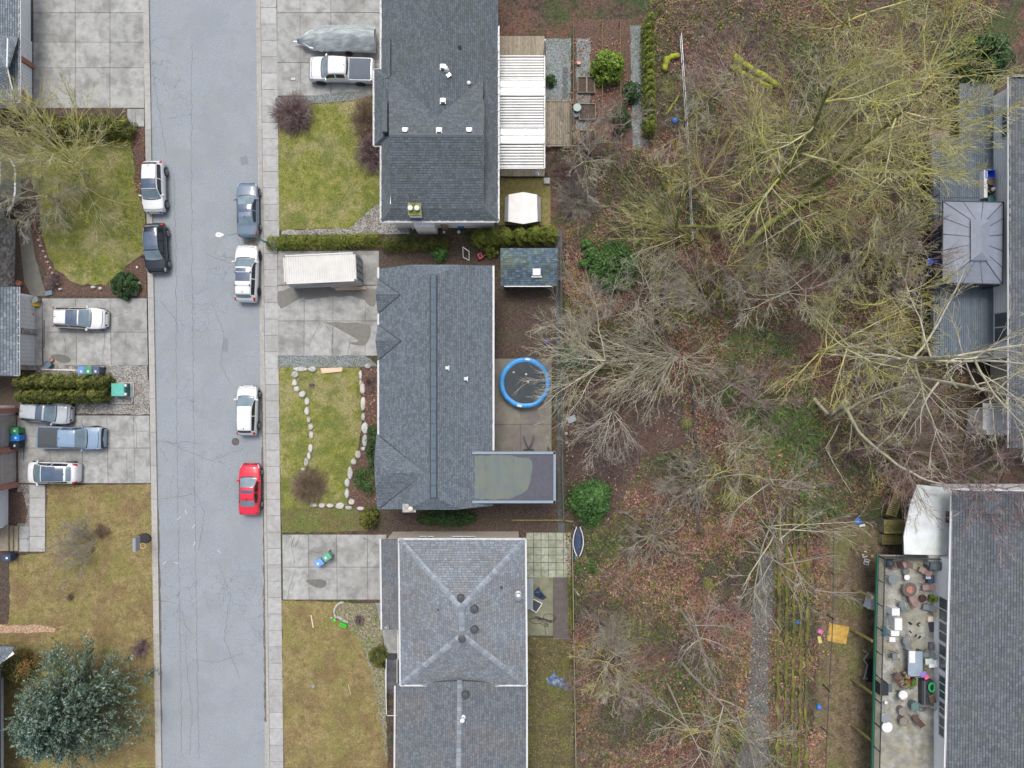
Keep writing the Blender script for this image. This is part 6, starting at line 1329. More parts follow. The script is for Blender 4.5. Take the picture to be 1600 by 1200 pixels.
for q in ((A, B), (C, D)): mb = MB(); mb.bar(*q, .12, .08); mb.build("rail", M_woodm, s3)
for i in range(15): t = (i + .5) / 15; mb = MB(); mb.bar(A.lerp(B, t) + Vector((0, 0, .05)), C.lerp(D, t) + Vector((0, 0, .05)), .075, .03); mb.build("slat", M_woodm, s3)

def fence(label, pts, h, m, post_step=2.4, mesh=None, cat="fence", name="fence", pm=None, rails=(.95,), pw=.08):
    root = empty(name, P(*pts[0]), label=label, cat=cat); W_ = [P(x, y) for x, y in pts]; mb = MB()
    for a, b in zip(W_[:-1], W_[1:]):
        for q in rails: mb.bar(a + Vector((0, 0, h * q)), b + Vector((0, 0, h * q)), .05, .05)
    mb.build("rail", m, root)
    if mesh:
        mb = MB()
        for a, b in zip(W_[:-1], W_[1:]):
            n_ = max(1, int((b - a).length / 1.2)); d = (b - a).normalized(); s_ = Vector((-d.y, d.x, 0)) * .012
            for i in range(n_): p, q = a.lerp(b, i / n_), a.lerp(b, (i + 1) / n_); mb.bar(p + Vector((0, 0, h * .48)), q + Vector((0, 0, h * .48)), mesh[1], h * .88)
        mb.build("panel", mesh[0], root)
    for a, b in zip(W_[:-1], W_[1:]):
        n_ = max(1, int((b - a).length / post_step))
        for i in range(n_ + 1): p = a.lerp(b, i / n_); mb = MB(); mb.box(p + Vector((0, 0, h / 2 + .03)), (pw, pw, h + .06)); mb.build("post", pm or m, root)
    return root
M_oldf = mat("old_fence_board", [(.10, .095, .07), (.19, .18, .135)], scale=3, rough=.95, bump=.3)
fence("grey board fence between our back yard patio and the muddy ground", [(875, 388), (876, 600), (879, 808)], .9, M_oldf, 2.4, (M_oldf, .03))
fence("low mossy retaining boards below our back patio roof", [(800, 812), (881, 812), (893, 814)], .35, M_woodm, 2.4, (M_woodm, .12))
fence("pale railed fence along the east side of the southern back lawn", [(893, 842), (895, 980), (899, 1210)], .9, mat("algae_rail", [(.20, .20, .10), (.33, .32, .22)], scale=2), 2.4, (M_oldf, .03))
hedge("strip of bright moss and low plants inside the southern fence", [(890, 905), (893, 985)], .35, .35, M_ced2, 120, 1500, .06)
fence("weathered board edge of the northern back garden path", [(895, 40), (896, 230)], .4, M_oldf, 2.4, (M_oldf, .04))
fence("thin pole fence inside the northern back garden", [(939, 40), (940, 240)], .8, M_woodm, 3)
fence("thin pole fence on the east side of the bright green bush", [(967, 40), (969, 235)], .8, M_woodm, 3)
fence("pale post and rail fence along the tall northern hedge", [(1012, 35), (1014, 210)], 1.0, M_oldf, 2.4)
fence("old dark wire fence crossing the lower back corner of our yard", [(1078, 600), (1084, 690), (1089, 830)], 1.1, M_dark, 2.2, pw=.06, rails=(.95, .5))
fence("grey rail fence running through the wood's western part", [(1060, 60), (1072, 240), (1078, 380)], 1.1, M_galv, 2.4, pw=.06, rails=(.95, .5), pm=flat("green_post", (.05, .16, .13)))
fence("dark chain fence along the dry rear lawn", [(1293, 822), (1292, 960), (1286, 1070), (1280, 1200)], 1.2, M_dark, 3.2, pw=.06)
fence("pale pole fence in front of the grey plank deck", [(1363, 345), (1364, 470)], 1.0, M_oldf, 2.4)
fence("second pole fence nearer the grey plank deck", [(1396, 330), (1395, 490)], 1.0, M_oldf, 2.4)
fence("black rail fence below the leaning slatted panel", [(1293, 805), (1330, 806), (1380, 808), (1405, 812)], .9, M_dark, 2.4, pw=.06)
gs = empty("reddish_shed", P(1460, 225), label="small reddish plank roofed lean-to below the yellow tree", cat="shed")
for k in range(6): mb = MB(); mb.box(P(1454 + k * 4.2, 226, 1.9 + k * .02), (.2, 3.2, .04)); mb.build("plank", mat("reddish_plank", [(.22, .14, .12), (.30, .20, .18)], scale=2, objr=.12, rough=.8), gs)
mb = MB(); mb.box(P(1464, 226, .9), (1.1, 2.9, 1.8)); mb.build("wall", M_wood, gs)

# ------------------------------------------------------------------ trampoline and things in the yards
tr = empty("trampoline", P(820, 598), label="round trampoline with bright blue padded rim on our patio", cat="trampoline"); tc = P(820, 598, .9)
mb = MB(); mb.lathe((tc.x, tc.y, .88), [(1.80, 0), (1.80, .012)], 40); mb.build("mat", mat("trampoline_mat", [(.022, .03, .04), (.035, .048, .06)], scale=2, rough=.7), tr)
M_pad = mat("blue_pad", [(.02, .20, .50), (.04, .30, .66)], scale=1.2, rough=.45, bump=.2, bscale=4)
for i in range(8):
    mb = MB(); G = []; k = 8
    for j in range(k + 1):
        a = (i + (j / k) * .985) * math.pi / 4 + .1; q = abs(j / k - .5) * 2; ri = 1.79 + .07 * (1 - q * q) * (1 if i in (0, 7, 6) else .3)
        for rr, z in ((ri, .90), (2.0, .97), (2.21 - .03 * q, .93), (2.22 - .03 * q, .86)): G.append((tc.x + math.cos(a) * rr, tc.y + math.sin(a) * rr, z))
    mb.add(G, [(j * 4 + m_, j * 4 + m_ + 1, (j + 1) * 4 + m_ + 1, (j + 1) * 4 + m_) for j in range(k) for m_ in range(3)]); mb.build("pad", M_pad, tr, smooth=True)
mb = MB(); mb.tube([(tc.x + 2.0 * math.cos(a), tc.y + 2.0 * math.sin(a), .86) for a in np.linspace(0, 6.283, 33)], .03, 6); mb.build("frame_ring", M_galv, tr)
for i in range(4): a = i * math.pi / 2 + .4; mb = MB(); mb.tube([(tc.x + 2 * math.cos(a - .15), tc.y + 2 * math.sin(a - .15), .86), (tc.x + 2 * math.cos(a - .15), tc.y + 2 * math.sin(a - .15), .04), (tc.x + 2 * math.cos(a + .15), tc.y + 2 * math.sin(a + .15), .04), (tc.x + 2 * math.cos(a + .15), tc.y + 2 * math.sin(a + .15), .86)], .025, 6); mb.build("leg", M_galv, tr)
for a in (1.45, -1.8): mb = MB(); mb.box((tc.x + 2.04 * math.cos(a), tc.y + 2.04 * math.sin(a), .985), (.4, .17, .012), rz=a + math.pi / 2); mb.build("white_patch", M_white, tr)
def ball(label, x, y, z, r, m, cat="ball", name="ball"):
    mb = MB(); mb.lathe(P(x, y, z), [(r * math.sin(t), r - r * math.cos(t)) for t in np.linspace(.15, 3.0, 8)], 12); o = mb.build(name, m, None, smooth=True); return tag(o, label, cat)
M_ball = flat("dirty_white", (.55, .52, .48), .7)
ball("lone pale ball on the left of the trampoline mat", 802.5, 582, .90, .10, M_ball); ball("pale ball in the centre of the trampoline mat, upper of two", 822, 585, .90, .11, M_ball); ball("pale ball in the centre of the trampoline mat, lower of two", 825, 597, .90, .10, M_ball)
ball("larger white ball on the muddy ground beside the board fence", 884.5, 677, .03, .14, M_ball); ball("smaller white ball below the larger one on the muddy ground", 885, 691.5, .03, .11, M_ball)
ball("red ball in front of the western white garage door", 52, 491.5, .03, .17, flat("bright_red", (.55, .02, .03), .4))

BIN = None
def wbin(label, x, y, rz, c, cname, lid=None, group="wheeled bins", z=.02):
    M_ = flat(cname, c, .5); M_l = flat(cname + "_lid", tuple(v * 1.15 for v in (lid or c)), .5); b = P(x, y, .9); root = empty("wheeled_bin", (b.x, b.y, z), rz, label, "bin", group)
    mb = MB(); mb.add([(-.24, -.22, .05), (.24, -.22, .05), (.24, .22, .05), (-.24, .22, .05), (-.33, -.28, .98), (.30, -.28, .98), (.30, .28, .98), (-.33, .28, .98)], [(3, 2, 1, 0), (4, 5, 6, 7), (0, 1, 5, 4), (1, 2, 6, 5), (2, 3, 7, 6), (3, 0, 4, 7)]); mb.build("body", M_, root, local=True)
    mb = MB(); mb.bevbox((.0, 0, 1.03), (.70, .60, .09), b=.035); mb.bevbox((.05, 0, 1.08), (.4, .44, .03), b=.012); ld = mb.build("lid", M_l, root, local=True)
    mb = MB(); mb.box((.08, 0, 1.099), (.17, .17, .006)); mb.build("sticker", M_white, ld, local=True)
    mb = MB(); mb.tube([(-.30, -.22, .98), (-.42, -.22, 1.0), (-.42, .22, 1.0), (-.30, .22, .98)], .02, 6); mb.build("handle", M_, root, local=True)
    for s in (1, -1): mb = MB(); mb.lathe((-.22, s * .25, .12), [(.12, -.03), (.12, .03)], 12, Matrix.Rotation(math.pi / 2, 3, 'X')); mb.build("wheel", M_tyre, root, local=True)
cb, cg, ck = (.04, .13, .36), (.03, .16, .08), (.028, .036, .065)
wbin("blue bin at the left of three beside the tall olive hedge", 129, 579, dn, (.09, .22, .45), "bin_pale_blue"); wbin("green bin between the two bluish bins beside the tall olive hedge", 140, 579, dn, (.06, .22, .12), "bin_green"); wbin("dark bin at the right of three beside the tall olive hedge", 151.5, 579, dn, (.06, .08, .14), "bin_navy")
wbin("green bin topmost of three between the grey garage doors", 24, 673, 0, (.03, .22, .07), "bin_leaf_green"); wbin("bright blue bin middle of three between the grey garage doors", 25.5, 684, 0, (.01, .17, .55), "bin_royal_blue"); wbin("black bin lowest of three between the grey garage doors", 24, 696, 0, (.015, .018, .03), "bin_black")
wbin("green bin standing alone with a blue one on the southern driveway", 511, 870, R(35) + math.pi, (.10, .30, .20), "bin_sea_green", group=None); wbin("pale blue bin next to the green one on the southern driveway", 499, 879, R(35) + math.pi, (.13, .26, .60), "bin_sky_blue", group=None)
wbin("dark blue bin below the porch steps of the white walled house", 12, 871, 0, (.03, .05, .10), "bin_midnight")
# transformer
tf = empty("transformer_box", P(188, 609), label="green utility box on a pad at the end of the tall hedge", cat="utility box"); M_tf = mat("pale_green_steel", [(.07, .33, .27), (.11, .42, .35)], scale=2, rough=.5); c = P(188, 609, .8)
mb = MB(); mb.box((c.x, c.y, .06), (1.6, 1.35, .12)); mb.build("pad", M_walk, tf); mb = MB(); mb.bevbox((c.x - .1, c.y, .5), (1.15, 1.1, .85), b=.05); mb.build("cabinet", flat("dark_teal", (.02, .13, .11)), tf); mb = MB(); mb.bevbox((c.x - .13, c.y, .95), (1.1, 1.1, .08), b=.02); mb.build("lid", M_tf, tf)
for s in (1, -1): mb = MB(); mb.box((c.x + .50, c.y + s * .38, .86), (.16, .22, .14)); mb.build("hinge_cover", M_white, tf)
mb = MB(); q = [P(x, y, .12) for x, y in ((176, 630), (207, 630), (207, 598))]; mb.bar(q[0], q[1], .08, .12); mb.bar(q[1], q[2], .08, .12); mb.build("edging", M_galv, tf)
# street lamp
sl_ = empty("street_lamp", P(424, 384), label="teal street lamp whose white head hangs over the road", cat="street lamp"); b = P(424, 384); M_teal = flat("teal_paint", (.08, .26, .22), .4)
mb = MB(); mb.tube([(b.x, b.y, 0), (b.x, b.y, 2.5), (b.x, b.y, 4.6)], [.09, .07, .055], 10); mb.build("pole", M_teal, sl_)
h_ = P(349, 367.5, 5.4); mb = MB(); mb.tube([Vector((b.x, b.y, 4.6)), Vector((b.x - .4, b.y, 4.95)), Vector((b.x, b.y, 4.95)).lerp(h_, .5) + Vector((0, 0, .25)), h_ + Vector((.3, 0, 0))], .035, 8); mb.build("arm", M_teal, sl_)
mb = MB(); L2 = [(0, .04), (.1, .17), (.3, .2), (.5, .13), (.66, .05)]; h_ = P(337, 367, 5.4)
ring_ = [h_ + Vector((x, y * s, 0)) for s, seq in ((1, L2), (-1, L2[::-1])) for x, y in seq]; mb.prism([v[:2] for v in ring_], h_.z - .06, h_.z + .05); mb.build("lamp_head", M_white, sl_); mb = MB(); mb.box(h_ + Vector((.27, 0, .06)), (.12, .08, .04)); mb.build("sensor", M_galv, sl_)
# basketball hoop lying on the dry lawn
bh = empty("basketball_hoop", P(220, 845), label="portable basketball hoop with black base on the dry lawn beside the kerb", cat="basketball hoop"); B0 = P(224, 841, .2)
mb = MB(); mb.prism([v[:2] for v in [B0 + Vector((math.cos(a) * (.62 if math.cos(a) > 0 else .5), math.sin(a) * .42, 0)) for a in np.linspace(0, 6.28, 15)[:-1]]], .02, .26); mb.build("base", M_black, bh)
mb = MB(); mb.tube([B0 + Vector((-.35, -.1, .1)), B0 + Vector((-.5, -.2, 2.0))], .04, 8); mb.build("pole", M_galv, bh); tb = P(213, 850, 2.2)
mb = MB(); mb.box(tb, (.25, 1.15, .7)); mb.build("backboard", M_galv, bh); mb = MB(); mb.tube([P(223, 853, 2.1) + Vector((.22 * math.cos(a), .22 * math.sin(a), 0)) for a in np.linspace(0, 6.283, 17)], .018, 5); mb.build("rim", flat("orange_rim", (.75, .50, .18)), bh)
# boulders edging our lawn
def stones(label, pts, s=.42, name="stone_edging", cat="stone edging"):
    root = empty(name, P(*pts[0][:2]), label=label, cat=cat); rnd = random.Random(int(pts[0][0]))
    for q in pts:
        x, y = q[0], q[1]; sx = (q[2] if len(q) > 2 else 9) * K / 2; sy = (q[3] if len(q) > 3 else 9) * K / 2; mb = MB(); n_ = 9; V = []; h = .22 * rnd.uniform(.8, 1.3); c = P(x, y)
        ph = rnd.uniform(0, 6); jr = [rnd.uniform(.86, 1.1) for _ in range(n_)]
        for f, z in ((1, -.02), (1.03, h * .5), (.86, h * .88), (.5, h)):
            for i in range(n_): a = ph + i * 2 * math.pi / n_; V.append(c + Vector((math.cos(a) * sx * f * jr[i], math.sin(a) * sy * f * jr[i], z + rnd.uniform(-.012, .012))))
        mb.add(V, [(k * n_ + i, k * n_ + (i + 1) % n_, (k + 1) * n_ + (i + 1) % n_, (k + 1) * n_ + i) for k in range(3) for i in range(n_)] + [list(range(3 * n_, 4 * n_))]); mb.build("stone", M_stone, root)
stones("winding line of pale stones across our front lawn", [(461.5, 585, 11, 11), (461, 598, 8, 11), (464, 608, 9, 9), (473, 616, 12, 11), (480.5, 627, 9, 13), (480, 642, 8, 13), (483, 655.5, 8, 9), (486.5, 667, 9, 10), (487, 679.5, 8, 13), (485.5, 700, 7, 14), (483.5, 712, 6, 12), (479, 722, 7, 14), (474.5, 732.5, 7, 6)])
stones("curved line of large stones edging our front flower bed", [(564, 586, 5, 16), (564, 598, 5, 10), (567, 607, 9, 17), (567.5, 630, 8, 21), (568, 651, 7, 14), (570, 669, 11, 18), (571, 688, 9, 20), (568, 701, 8, 6), (560, 710, 10, 12), (553.5, 721, 9, 11), (547.5, 739, 9, 20), (543, 754, 8, 14), (542.5, 771, 7, 15), (550, 784, 10, 10), (564, 794, 12, 6)])
stones("short row of stones below our lawn and its bare shrub", [(491, 789, 12, 7), (503.5, 789.5, 10, 8), (516, 789.5, 12, 7), (531.5, 790, 14, 10), (545.5, 793, 12, 6)])
stones("two flat grey slabs lying at the gravel strip", [(470, 576.5, 22, 8), (489, 577, 14, 9)], name="flagstones", cat="flagstones")
stones("rounded stone behind the flower bed edging by the driveway", [(575, 572, 9, 8)], name="boulder", cat="boulder")
stones("pale rock beside the rounded dark bush", [(211, 455, 12, 14)], name="boulder", cat="boulder"); stones("grey rocks in the south west mulch bed", [(196, 452, 4, 3), (147, 449, 8, 5), (158, 451, 6, 5), (96, 452, 6, 4), (216, 418, 4, 5), (218, 443, 6, 6)], name="rocks", cat="rocks")
stones("curved edging of small grey stones round the south front bed", [(523 + 13 * (1 - math.cos(t)) , 955 - 14 * math.sin(t) if t < 3 else 955, 3.6, 3.6) for t in np.linspace(-.6, 1.6, 13)] + [(528 + 1.9 * i, 963 + 1.1 * i, 3.6, 3.6) for i in range(9)])
stones("rounded stone in the south front bed", [(563, 970, 9, 9)], name="boulder", cat="boulder")
stones("thin row of stones along the bed in front of the stone clad house", [(62 + i * 3.6, 372 + i * 8.5 + 4, 4, 4) for i in range(9)])
def box(label, x, y, z, size, m, rz=0, cat=None, name="box", b=.02):
    mb = MB(); c = P(x, y, z); mb.bevbox((c.x, c.y, z + size[2] / 2), size, rz=rz, b=min(b, min(size) * .3)); return tag(mb.build(name, m), label, cat or "box")
def planks(label, lines, z, m, w=.14, cat="planks", name="plank_pile"):
    root = empty(name, P(*lines[0][0]), label=label, cat=cat)
    for i, (a, b_) in enumerate(lines): mb = MB(); mb.bar(P(*a, z + i * .03), P(*b_, z + i * .03 + .01), w, .04); mb.build("plank", m, root)
planks("fresh lumber lying along the side of the white container", [((518, 449), (560, 446.5)), ((523, 451.5), (571, 448.5)), ((525, 453), (572, 451)), ((530, 450), (552, 447))], .06, M_lum, .09)
planks("fresh wide planks on the lawn by the gravel strip", [((501, 576.5), (535, 575.5)), ((502, 579.5), (535, 577.5)), ((503, 582), (534, 579))], .06, M_lum, .17)
planks("single pale plank lying on the dry southern lawn", [((486, 961), (489.5, 981))], .05, M_lum, .11); planks("thin pale stick on the dry southern lawn", [((544, 1069), (548, 1085))], .05, M_lum, .04)
sb = empty("toy_box", P(537, 976), label="bright green plastic toy on the southern front bed edge", cat="toy"); M_lime = flat("lime_plastic", (.06, .62, .05), .35); c = P(536.5, 976.5)
for a, b_, s_ in (((-.25, .12), (.25, -.12), .06), ((-.17, .28), (.33, .04), .06), ((-.25, .12), (-.17, .28), .06), ((.25, -.12), (.33, .04), .06)): mb = MB(); mb.bar(c + Vector((*a, .2)), c + Vector((*b_, .2)), .07, .36); mb.build("side", M_lime, sb)
mb = MB(); mb.box(c + Vector((.04, .08, .07)), (.48, .2, .05), rz=-.45); mb.build("base", M_lime, sb)
box("small lime green cup left of the green plastic toy", 523.5, 968, .02, (.2, .22, .2), M_lime, .4, "toy", "toy_cup"); box("tiny white cup left of the lime green one", 518, 965, .02, (.1, .1, .12), M_white, 0, "cup", "cup")
mb = MB(); mb.lathe(P(489.5, 1072, .02), [(.16, 0), (.16, .05), (.12, .05)], 14); tag(mb.build("water_meter_cover", M_galv), "grey round cover sunk in the dry southern lawn", "cover")
def dish(label, x, y, z, r=.28, az=2.5):
    root = empty("satellite_dish", P(x, y, z), label=label, cat="satellite dish"); c = P(x, y, z); d = Vector((math.cos(az), math.sin(az), .9)).normalized(); q = Vector((0, 0, 1)).rotation_difference(d).to_matrix()
    mb = MB(); mb.lathe(c, [(.02, 0), (r * .5, .02), (r * .85, .07), (r, .11)], 18, q); mb.build("reflector", M_galv, root); mb = MB(); mb.bar(c, c + d * .4 + Vector((0, 0, -.1)), .04); mb.bar(c, c - Vector((0, 0, .4)), .05); mb.build("arm", M_white, root)
dish("pale satellite dish at the corner of the low garage roof", 606, 982, 4.6); dish("white satellite dish at the corner of the slatted pergola", 840, 269, 3.0, .26, -1.2)
# odds and ends
rt = empty("ride_on_toy", P(755, 400), label="red and black ride on toy behind our house", cat="toy car"); M_rd = flat("toy_red", (.55, .03, .05), .35); c = P(755, 401)
for x, y, sx, sy, z, m_2 in ((-.25, 0, .42, .55, .3, M_rd), (.15, .05, .5, .22, .25, M_black), (.4, .18, .3, .12, .4, M_rd), (-.25, 0, .2, .3, .42, M_black)): mb = MB(); mb.bevbox(c + Vector((x, y, z)), (sx, sy, .2), rz=.5, b=.06); mb.build("body_panel", m_2, rt)
for x, y in ((-.45, .25), (-.35, -.3), (.4, .35), (.5, -.05)): mb = MB(); mb.lathe(c + Vector((x, y, .14)), [(.14, -.05), (.14, .05)], 12, Matrix.Rotation(math.pi / 2, 3, 'X')); mb.build("wheel", M_tyre, rt)
g2 = empty("side_gate", P(727, 396), label="white framed side gate leaning by our northern wall", cat="gate"); q = [P(723, 386, 1.2), P(733, 393, 1.0), P(733, 407, .2), P(724, 402, .3)]
for i in range(4): mb = MB(); mb.bar(q[i], q[(i + 1) % 4], .07); mb.build("frame_bar", M_white, g2)
box("square pale stone block beside the mossy patio", 854, 284, .02, (.52, .52, .35), M_walk, 0, "block", "stone_block")
box("bright blue crate beside the northern house wall", 720.5, 353, .3, (.55, .42, .5), flat("crate_blue", (.01, .18, .55)), 0, "crate", "crate")
box("greenish meter cupboard against the northern house wall", 696, 355, .02, (.5, .6, 1.4), M_wood, 0, "cupboard", "meter_cupboard")
for i, (x, y, r) in enumerate(((694, 363, .14), (717, 363, .16), (646, 357, .12))): ball(("white bucket lid below the meter cupboard", "white pot beside the bright blue crate", "small pale pot near the side bay of the northern house")[i], x, y, .02, r, M_white, "pot", "pot")
lc = empty("folding_stand", P(826, 692), label="dark folding stand with two arms on our patio", cat="stand"); c = P(826, 697, 0)
for x in (-.45, .42): mb = MB(); mb.tube([c + Vector((0, -.25, .25)), c + Vector((x * .6, .3, .5)), c + Vector((x, .95, .55))], .05, 6); mb.build("arm", flat("slate_blue", (.05, .08, .10)), lc)
mb = MB(); mb.bar(c + Vector((-.45, -.3, .1)), c + Vector((.45, -.3, .1)), .1, .12); mb.build("foot", M_black, lc)
box("pale blue plastic sheet on the muddy ground under the branches", 893, 655, .05, (.75, .55, .08), flat("pale_blue_plastic", (.34, .42, .46)), .35, "plastic sheet", "plastic_sheet"); box("small dark blue crate in the narrow path beside the fence", 853, 533, .02, (.5, .4, .3), flat("indigo_plastic", (.05, .05, .16)), .3, "crate", "crate")
tg_ = empty("play_tent", P(887, 555), label="dark green tent cover under the pale branches beside the trampoline", cat="tent"); mb = MB(); q = [P(x, y, z) for x, y, z in ((873, 560, .1), (884, 540, .1), (915, 552, .1), (905, 578, .1), (880, 574, .1), (892, 558, 1.1))]; mb.add(q, [(0, 1, 5), (1, 2, 5), (2, 3, 5), (3, 4, 5), (4, 0, 5)]); mb.build("cover", flat("dark_green_cloth", (.02, .09, .035), .8), tg_)
def chair(label, x, y, z, rz, m, fr=M_dark, group="garden chairs on the concrete deck", s=1.0):
    c = P(x, y, z + .4); root = empty("garden_chair", (c.x, c.y, z), rz, label, "chair", group)
    mb = MB(); mb.box((0, 0, .42 * s), (.5 * s, .5 * s, .03)); mb.build("seat", m, root, local=True); mb = MB(); mb.add([(-.25 * s, -.25 * s, .44), (-.25 * s, .25 * s, .44), (-.48 * s, .25 * s, 1.0), (-.48 * s, -.25 * s, 1.0), (-.28 * s, -.25 * s, .43), (-.28 * s, .25 * s, .43), (-.51 * s, .25 * s, .99), (-.51 * s, -.25 * s, .99)], [(0, 1, 2, 3), (7, 6, 5, 4), (0, 3, 7, 4), (1, 5, 6, 2), (3, 2, 6, 7)]); mb.build("backrest", m, root, local=True)
    for q in (-1, 1):
        mb = MB(); mb.tube([(-.3 * s, q * .28 * s, .66), (.28 * s, q * .28 * s, .64), (.34 * s, q * .28 * s, 0)], .018, 5); mb.build("armrest", fr, root, local=True); mb = MB(); mb.tube([(.1 * s, q * .26 * s, .42), (-.32 * s, q * .28 * s, 0)], .018, 5); mb.build("leg", fr, root, local=True)
M_sling = flat("mauve_sling", (.26, .175, .165), .7); M_slb = flat("grey_sling", (.15, .175, .185), .7); zd = 3.0
chair("mauve sling chair nearest the northern mesh railing", 1411, 882, zd, math.pi, M_sling); chair("mauve sling chair beside the covered barbecue", 1441, 890, zd, R(150), M_sling); chair("mauve sling chair below the round fire table, facing it", 1425, 936, zd, R(110), M_sling)
chair("mauve sling chair between the fire table and the window wall", 1446, 917, zd, R(185), M_sling); chair("grey padded chair beside the white pedal machine", 1409, 944, zd, R(100), M_slb); chair("grey chair north of the long grey table", 1415, 1000, zd, R(95), M_slb); chair("grey chair pushed in west of the long grey table", 1398, 1024, zd, 0, M_slb)
chair("grey padded chair beside the large red planter", 1409, 1084, zd, R(40), M_slb)
def rtable(label, x, y, z, r, h, m, cat="table", name="round_table", rim=None, legs=3):
    c = P(x, y, z + h); root = empty(name, (c.x, c.y, z), 0, label, cat); mb = MB(); mb.lathe((0, 0, h), [(r, 0), (r, .03), (r * .96, .04)], 20); mb.build("tabletop", m, root, local=True)
    for i in range(legs): a = i * 6.283 / legs + .5; mb = MB(); mb.tube([(r * .3 * math.cos(a), r * .3 * math.sin(a), h), (r * .85 * math.cos(a), r * .85 * math.sin(a), 0)], .02, 5); mb.build("leg", M_dark, root, local=True)
    return root
rtable("grey oval table against the slatted railing", 1396, 905, zd, .42, .7, M_slb); rtable("small round side table by the northern sling chair", 1416, 893, zd, .28, .5, flat("olive_grey", (.12, .13, .11)))
ft = rtable("round brown fire table in the middle of the upper deck furniture", 1421, 921, zd, .6, .55, flat("bronze_metal", (.10, .085, .075), .4), "fire table"); mb = MB(); mb.lathe((0, 0, .60), [(.3, 0), (.3, .06), (.22, .06), (.2, .01)], 18); mb.build("burner", M_brick, ft, local=True)
rtable("round white stool beside the round fire table", 1417, 902, zd, .24, .45, M_white, "stool", "stool"); rtable("white folded table seat near the red planter", 1411, 1086, zd, .38, .62, M_white)
bq = empty("barbecue", P(1462, 880, zd), label="covered black barbecue grill in the corner by the mesh railing", cat="barbecue"); bq.location.z = zd; mb = MB(); mb.bevbox((-.55, 0, .55), (1.0, .7, 1.1), b=.12); mb.build("cover", mat("bbq_cover", [(.04, .05, .06), (.10, .12, .14)], scale=3, bump=.6, bscale=4, stretch=(4, 1, 1)), bq, local=True); mb = MB(); mb.tube([(-.95, .38, .7), (-.15, .38, .7)], .02, 6); mb.build("handle", M_chrome, bq, local=True)
lt = empty("dining_table", P(1430, 1037, zd), label="long grey glass topped table with a white box on it", cat="table"); c = P(1430, 1037, zd + .75); lt.location = (c.x, c.y, zd)
mb = MB(); mb.box((0, 0, .75), (1.25, 2.1, .04)); mb.build("tabletop", mat("grey_glass", [(.20, .25, .31), (.27, .33, .40)], scale=1, rough=.2), lt, local=True); mb = MB()
for s in (1, -1): mb.bar((s * .63, -1.06, .75), (s * .63, 1.06, .75), .05, .07); mb.bar((-.6, s * 1.06, .75), (.6, s * 1.06, .75), .05, .07)
mb.build("rim", M_dark, lt, local=True)
for sx in (1, -1):
    for sy in (1, -1): mb = MB(); mb.bar((sx * .55, sy * .95, 0), (sx * .55, sy * .95, .73), .06); mb.build("leg", M_dark, lt, local=True)
box("white storage box lying on the long grey table", 1424.5, 1026, zd + .775, (.5, 1.0, .1), M_white, 0, "storage box", "storage_box")
box("white appliance between the railing and the deck, topmost", 1390.5, 951, zd, (.65, .6, .9), mat("white_appliance", [(.5, .52, .55), (.7, .72, .75)], scale=6, rough=.4), 0, "appliance", "appliance")
box("white chest with dark lid below the topmost white appliance", 1395, 970, zd, (.62, 1.0, .85), M_white, 0, "chest", "storage_chest"); box("dark panel lying on the white chest", 1390.5, 968, zd + .86, (.3, .8, .03), flat("dark_panel", (.10, .13, .15)), 0, "panel", "panel")
box("white bin between the chest and the small white box", 1391.5, 985, zd, (.68, .45, .7), M_white, 0, "bin", "storage_bin"); box("small white box at the railing above the grey table", 1389.5, 996, zd, (.5, .4, .5), M_white, 0, "storage box", "storage_box")
def pot(label, x, y, r, h, m, z=zd, soil=True, name="plant_pot", cat="plant pot", plant=None, seed=0):
    c = P(x, y, z + h); root = empty(name, (c.x, c.y, z), 0, label, cat); mb = MB(); mb.lathe((0, 0, 0), [(r * .75, 0), (r, h), (r * .88, h), (r * .86, h - .08)], 18); mb.build("pot", m, root, local=True)
    if plant:
        r_ = np.random.default_rng(seed); C, Nn = lumpy(np.array([c.x, c.y]), (r * 1.5, r * 1.5), z + h + .45, 14, 40, r_, .4, z + h * .8); quads("plant", C, Nn, .06, plant, root, .5, r_)
    return root
M_pot = flat("dark_pot", (.05, .045, .045), .6); M_terr = flat("red_planter", (.38, .03, .05), .4)
pot("large round dark pot, upper of two at the south end of the deck", 1411.5, 1112, .38, .6, flat("taupe_pot", (.20, .18, .16))); pot("large round dark pot, lower of two at the south end of the deck", 1413, 1128, .38, .6, flat("taupe_pot", (.2, .18, .16)))
pot("tall green grey bucket right of the two large pots", 1431, 1104, .38, .7, flat("teal_bucket", (.10, .17, .17))); pot("tilted looking red planter with yellow green plants", 1422, 1068, .32, .55, M_terr, plant=M_rho, seed=3)
pot("leafy green plant pot under the windows", 1457, 934, .22, .4, M_pot, plant=M_rho, seed=4); pot("dark pot with brown dead plants beside the red planter", 1412, 1068, .26, .4, M_pot, plant=M_brown, seed=5); pot("dark maroon bowl left of the leafy green pot", 1442, 935, .3, .25, flat("maroon_bowl", (.06, .02, .03)))
box("yellow toy with two round holes below the windows", 1464.5, 958, zd + .3, (.28, .62, .14), flat("yellow_plastic", (.72, .55, .02)), 0, "toy", "yellow_toy"); box("cream crate near the yellow toy", 1450, 965, zd, (.42, .42, .4), flat("cream_crate", (.60, .54, .44)), 0, "crate", "crate"); box("dark door mat below the window wall", 1456, 980, zd, (.5, .8, .03), M_dark, .2, "mat", "door_mat")
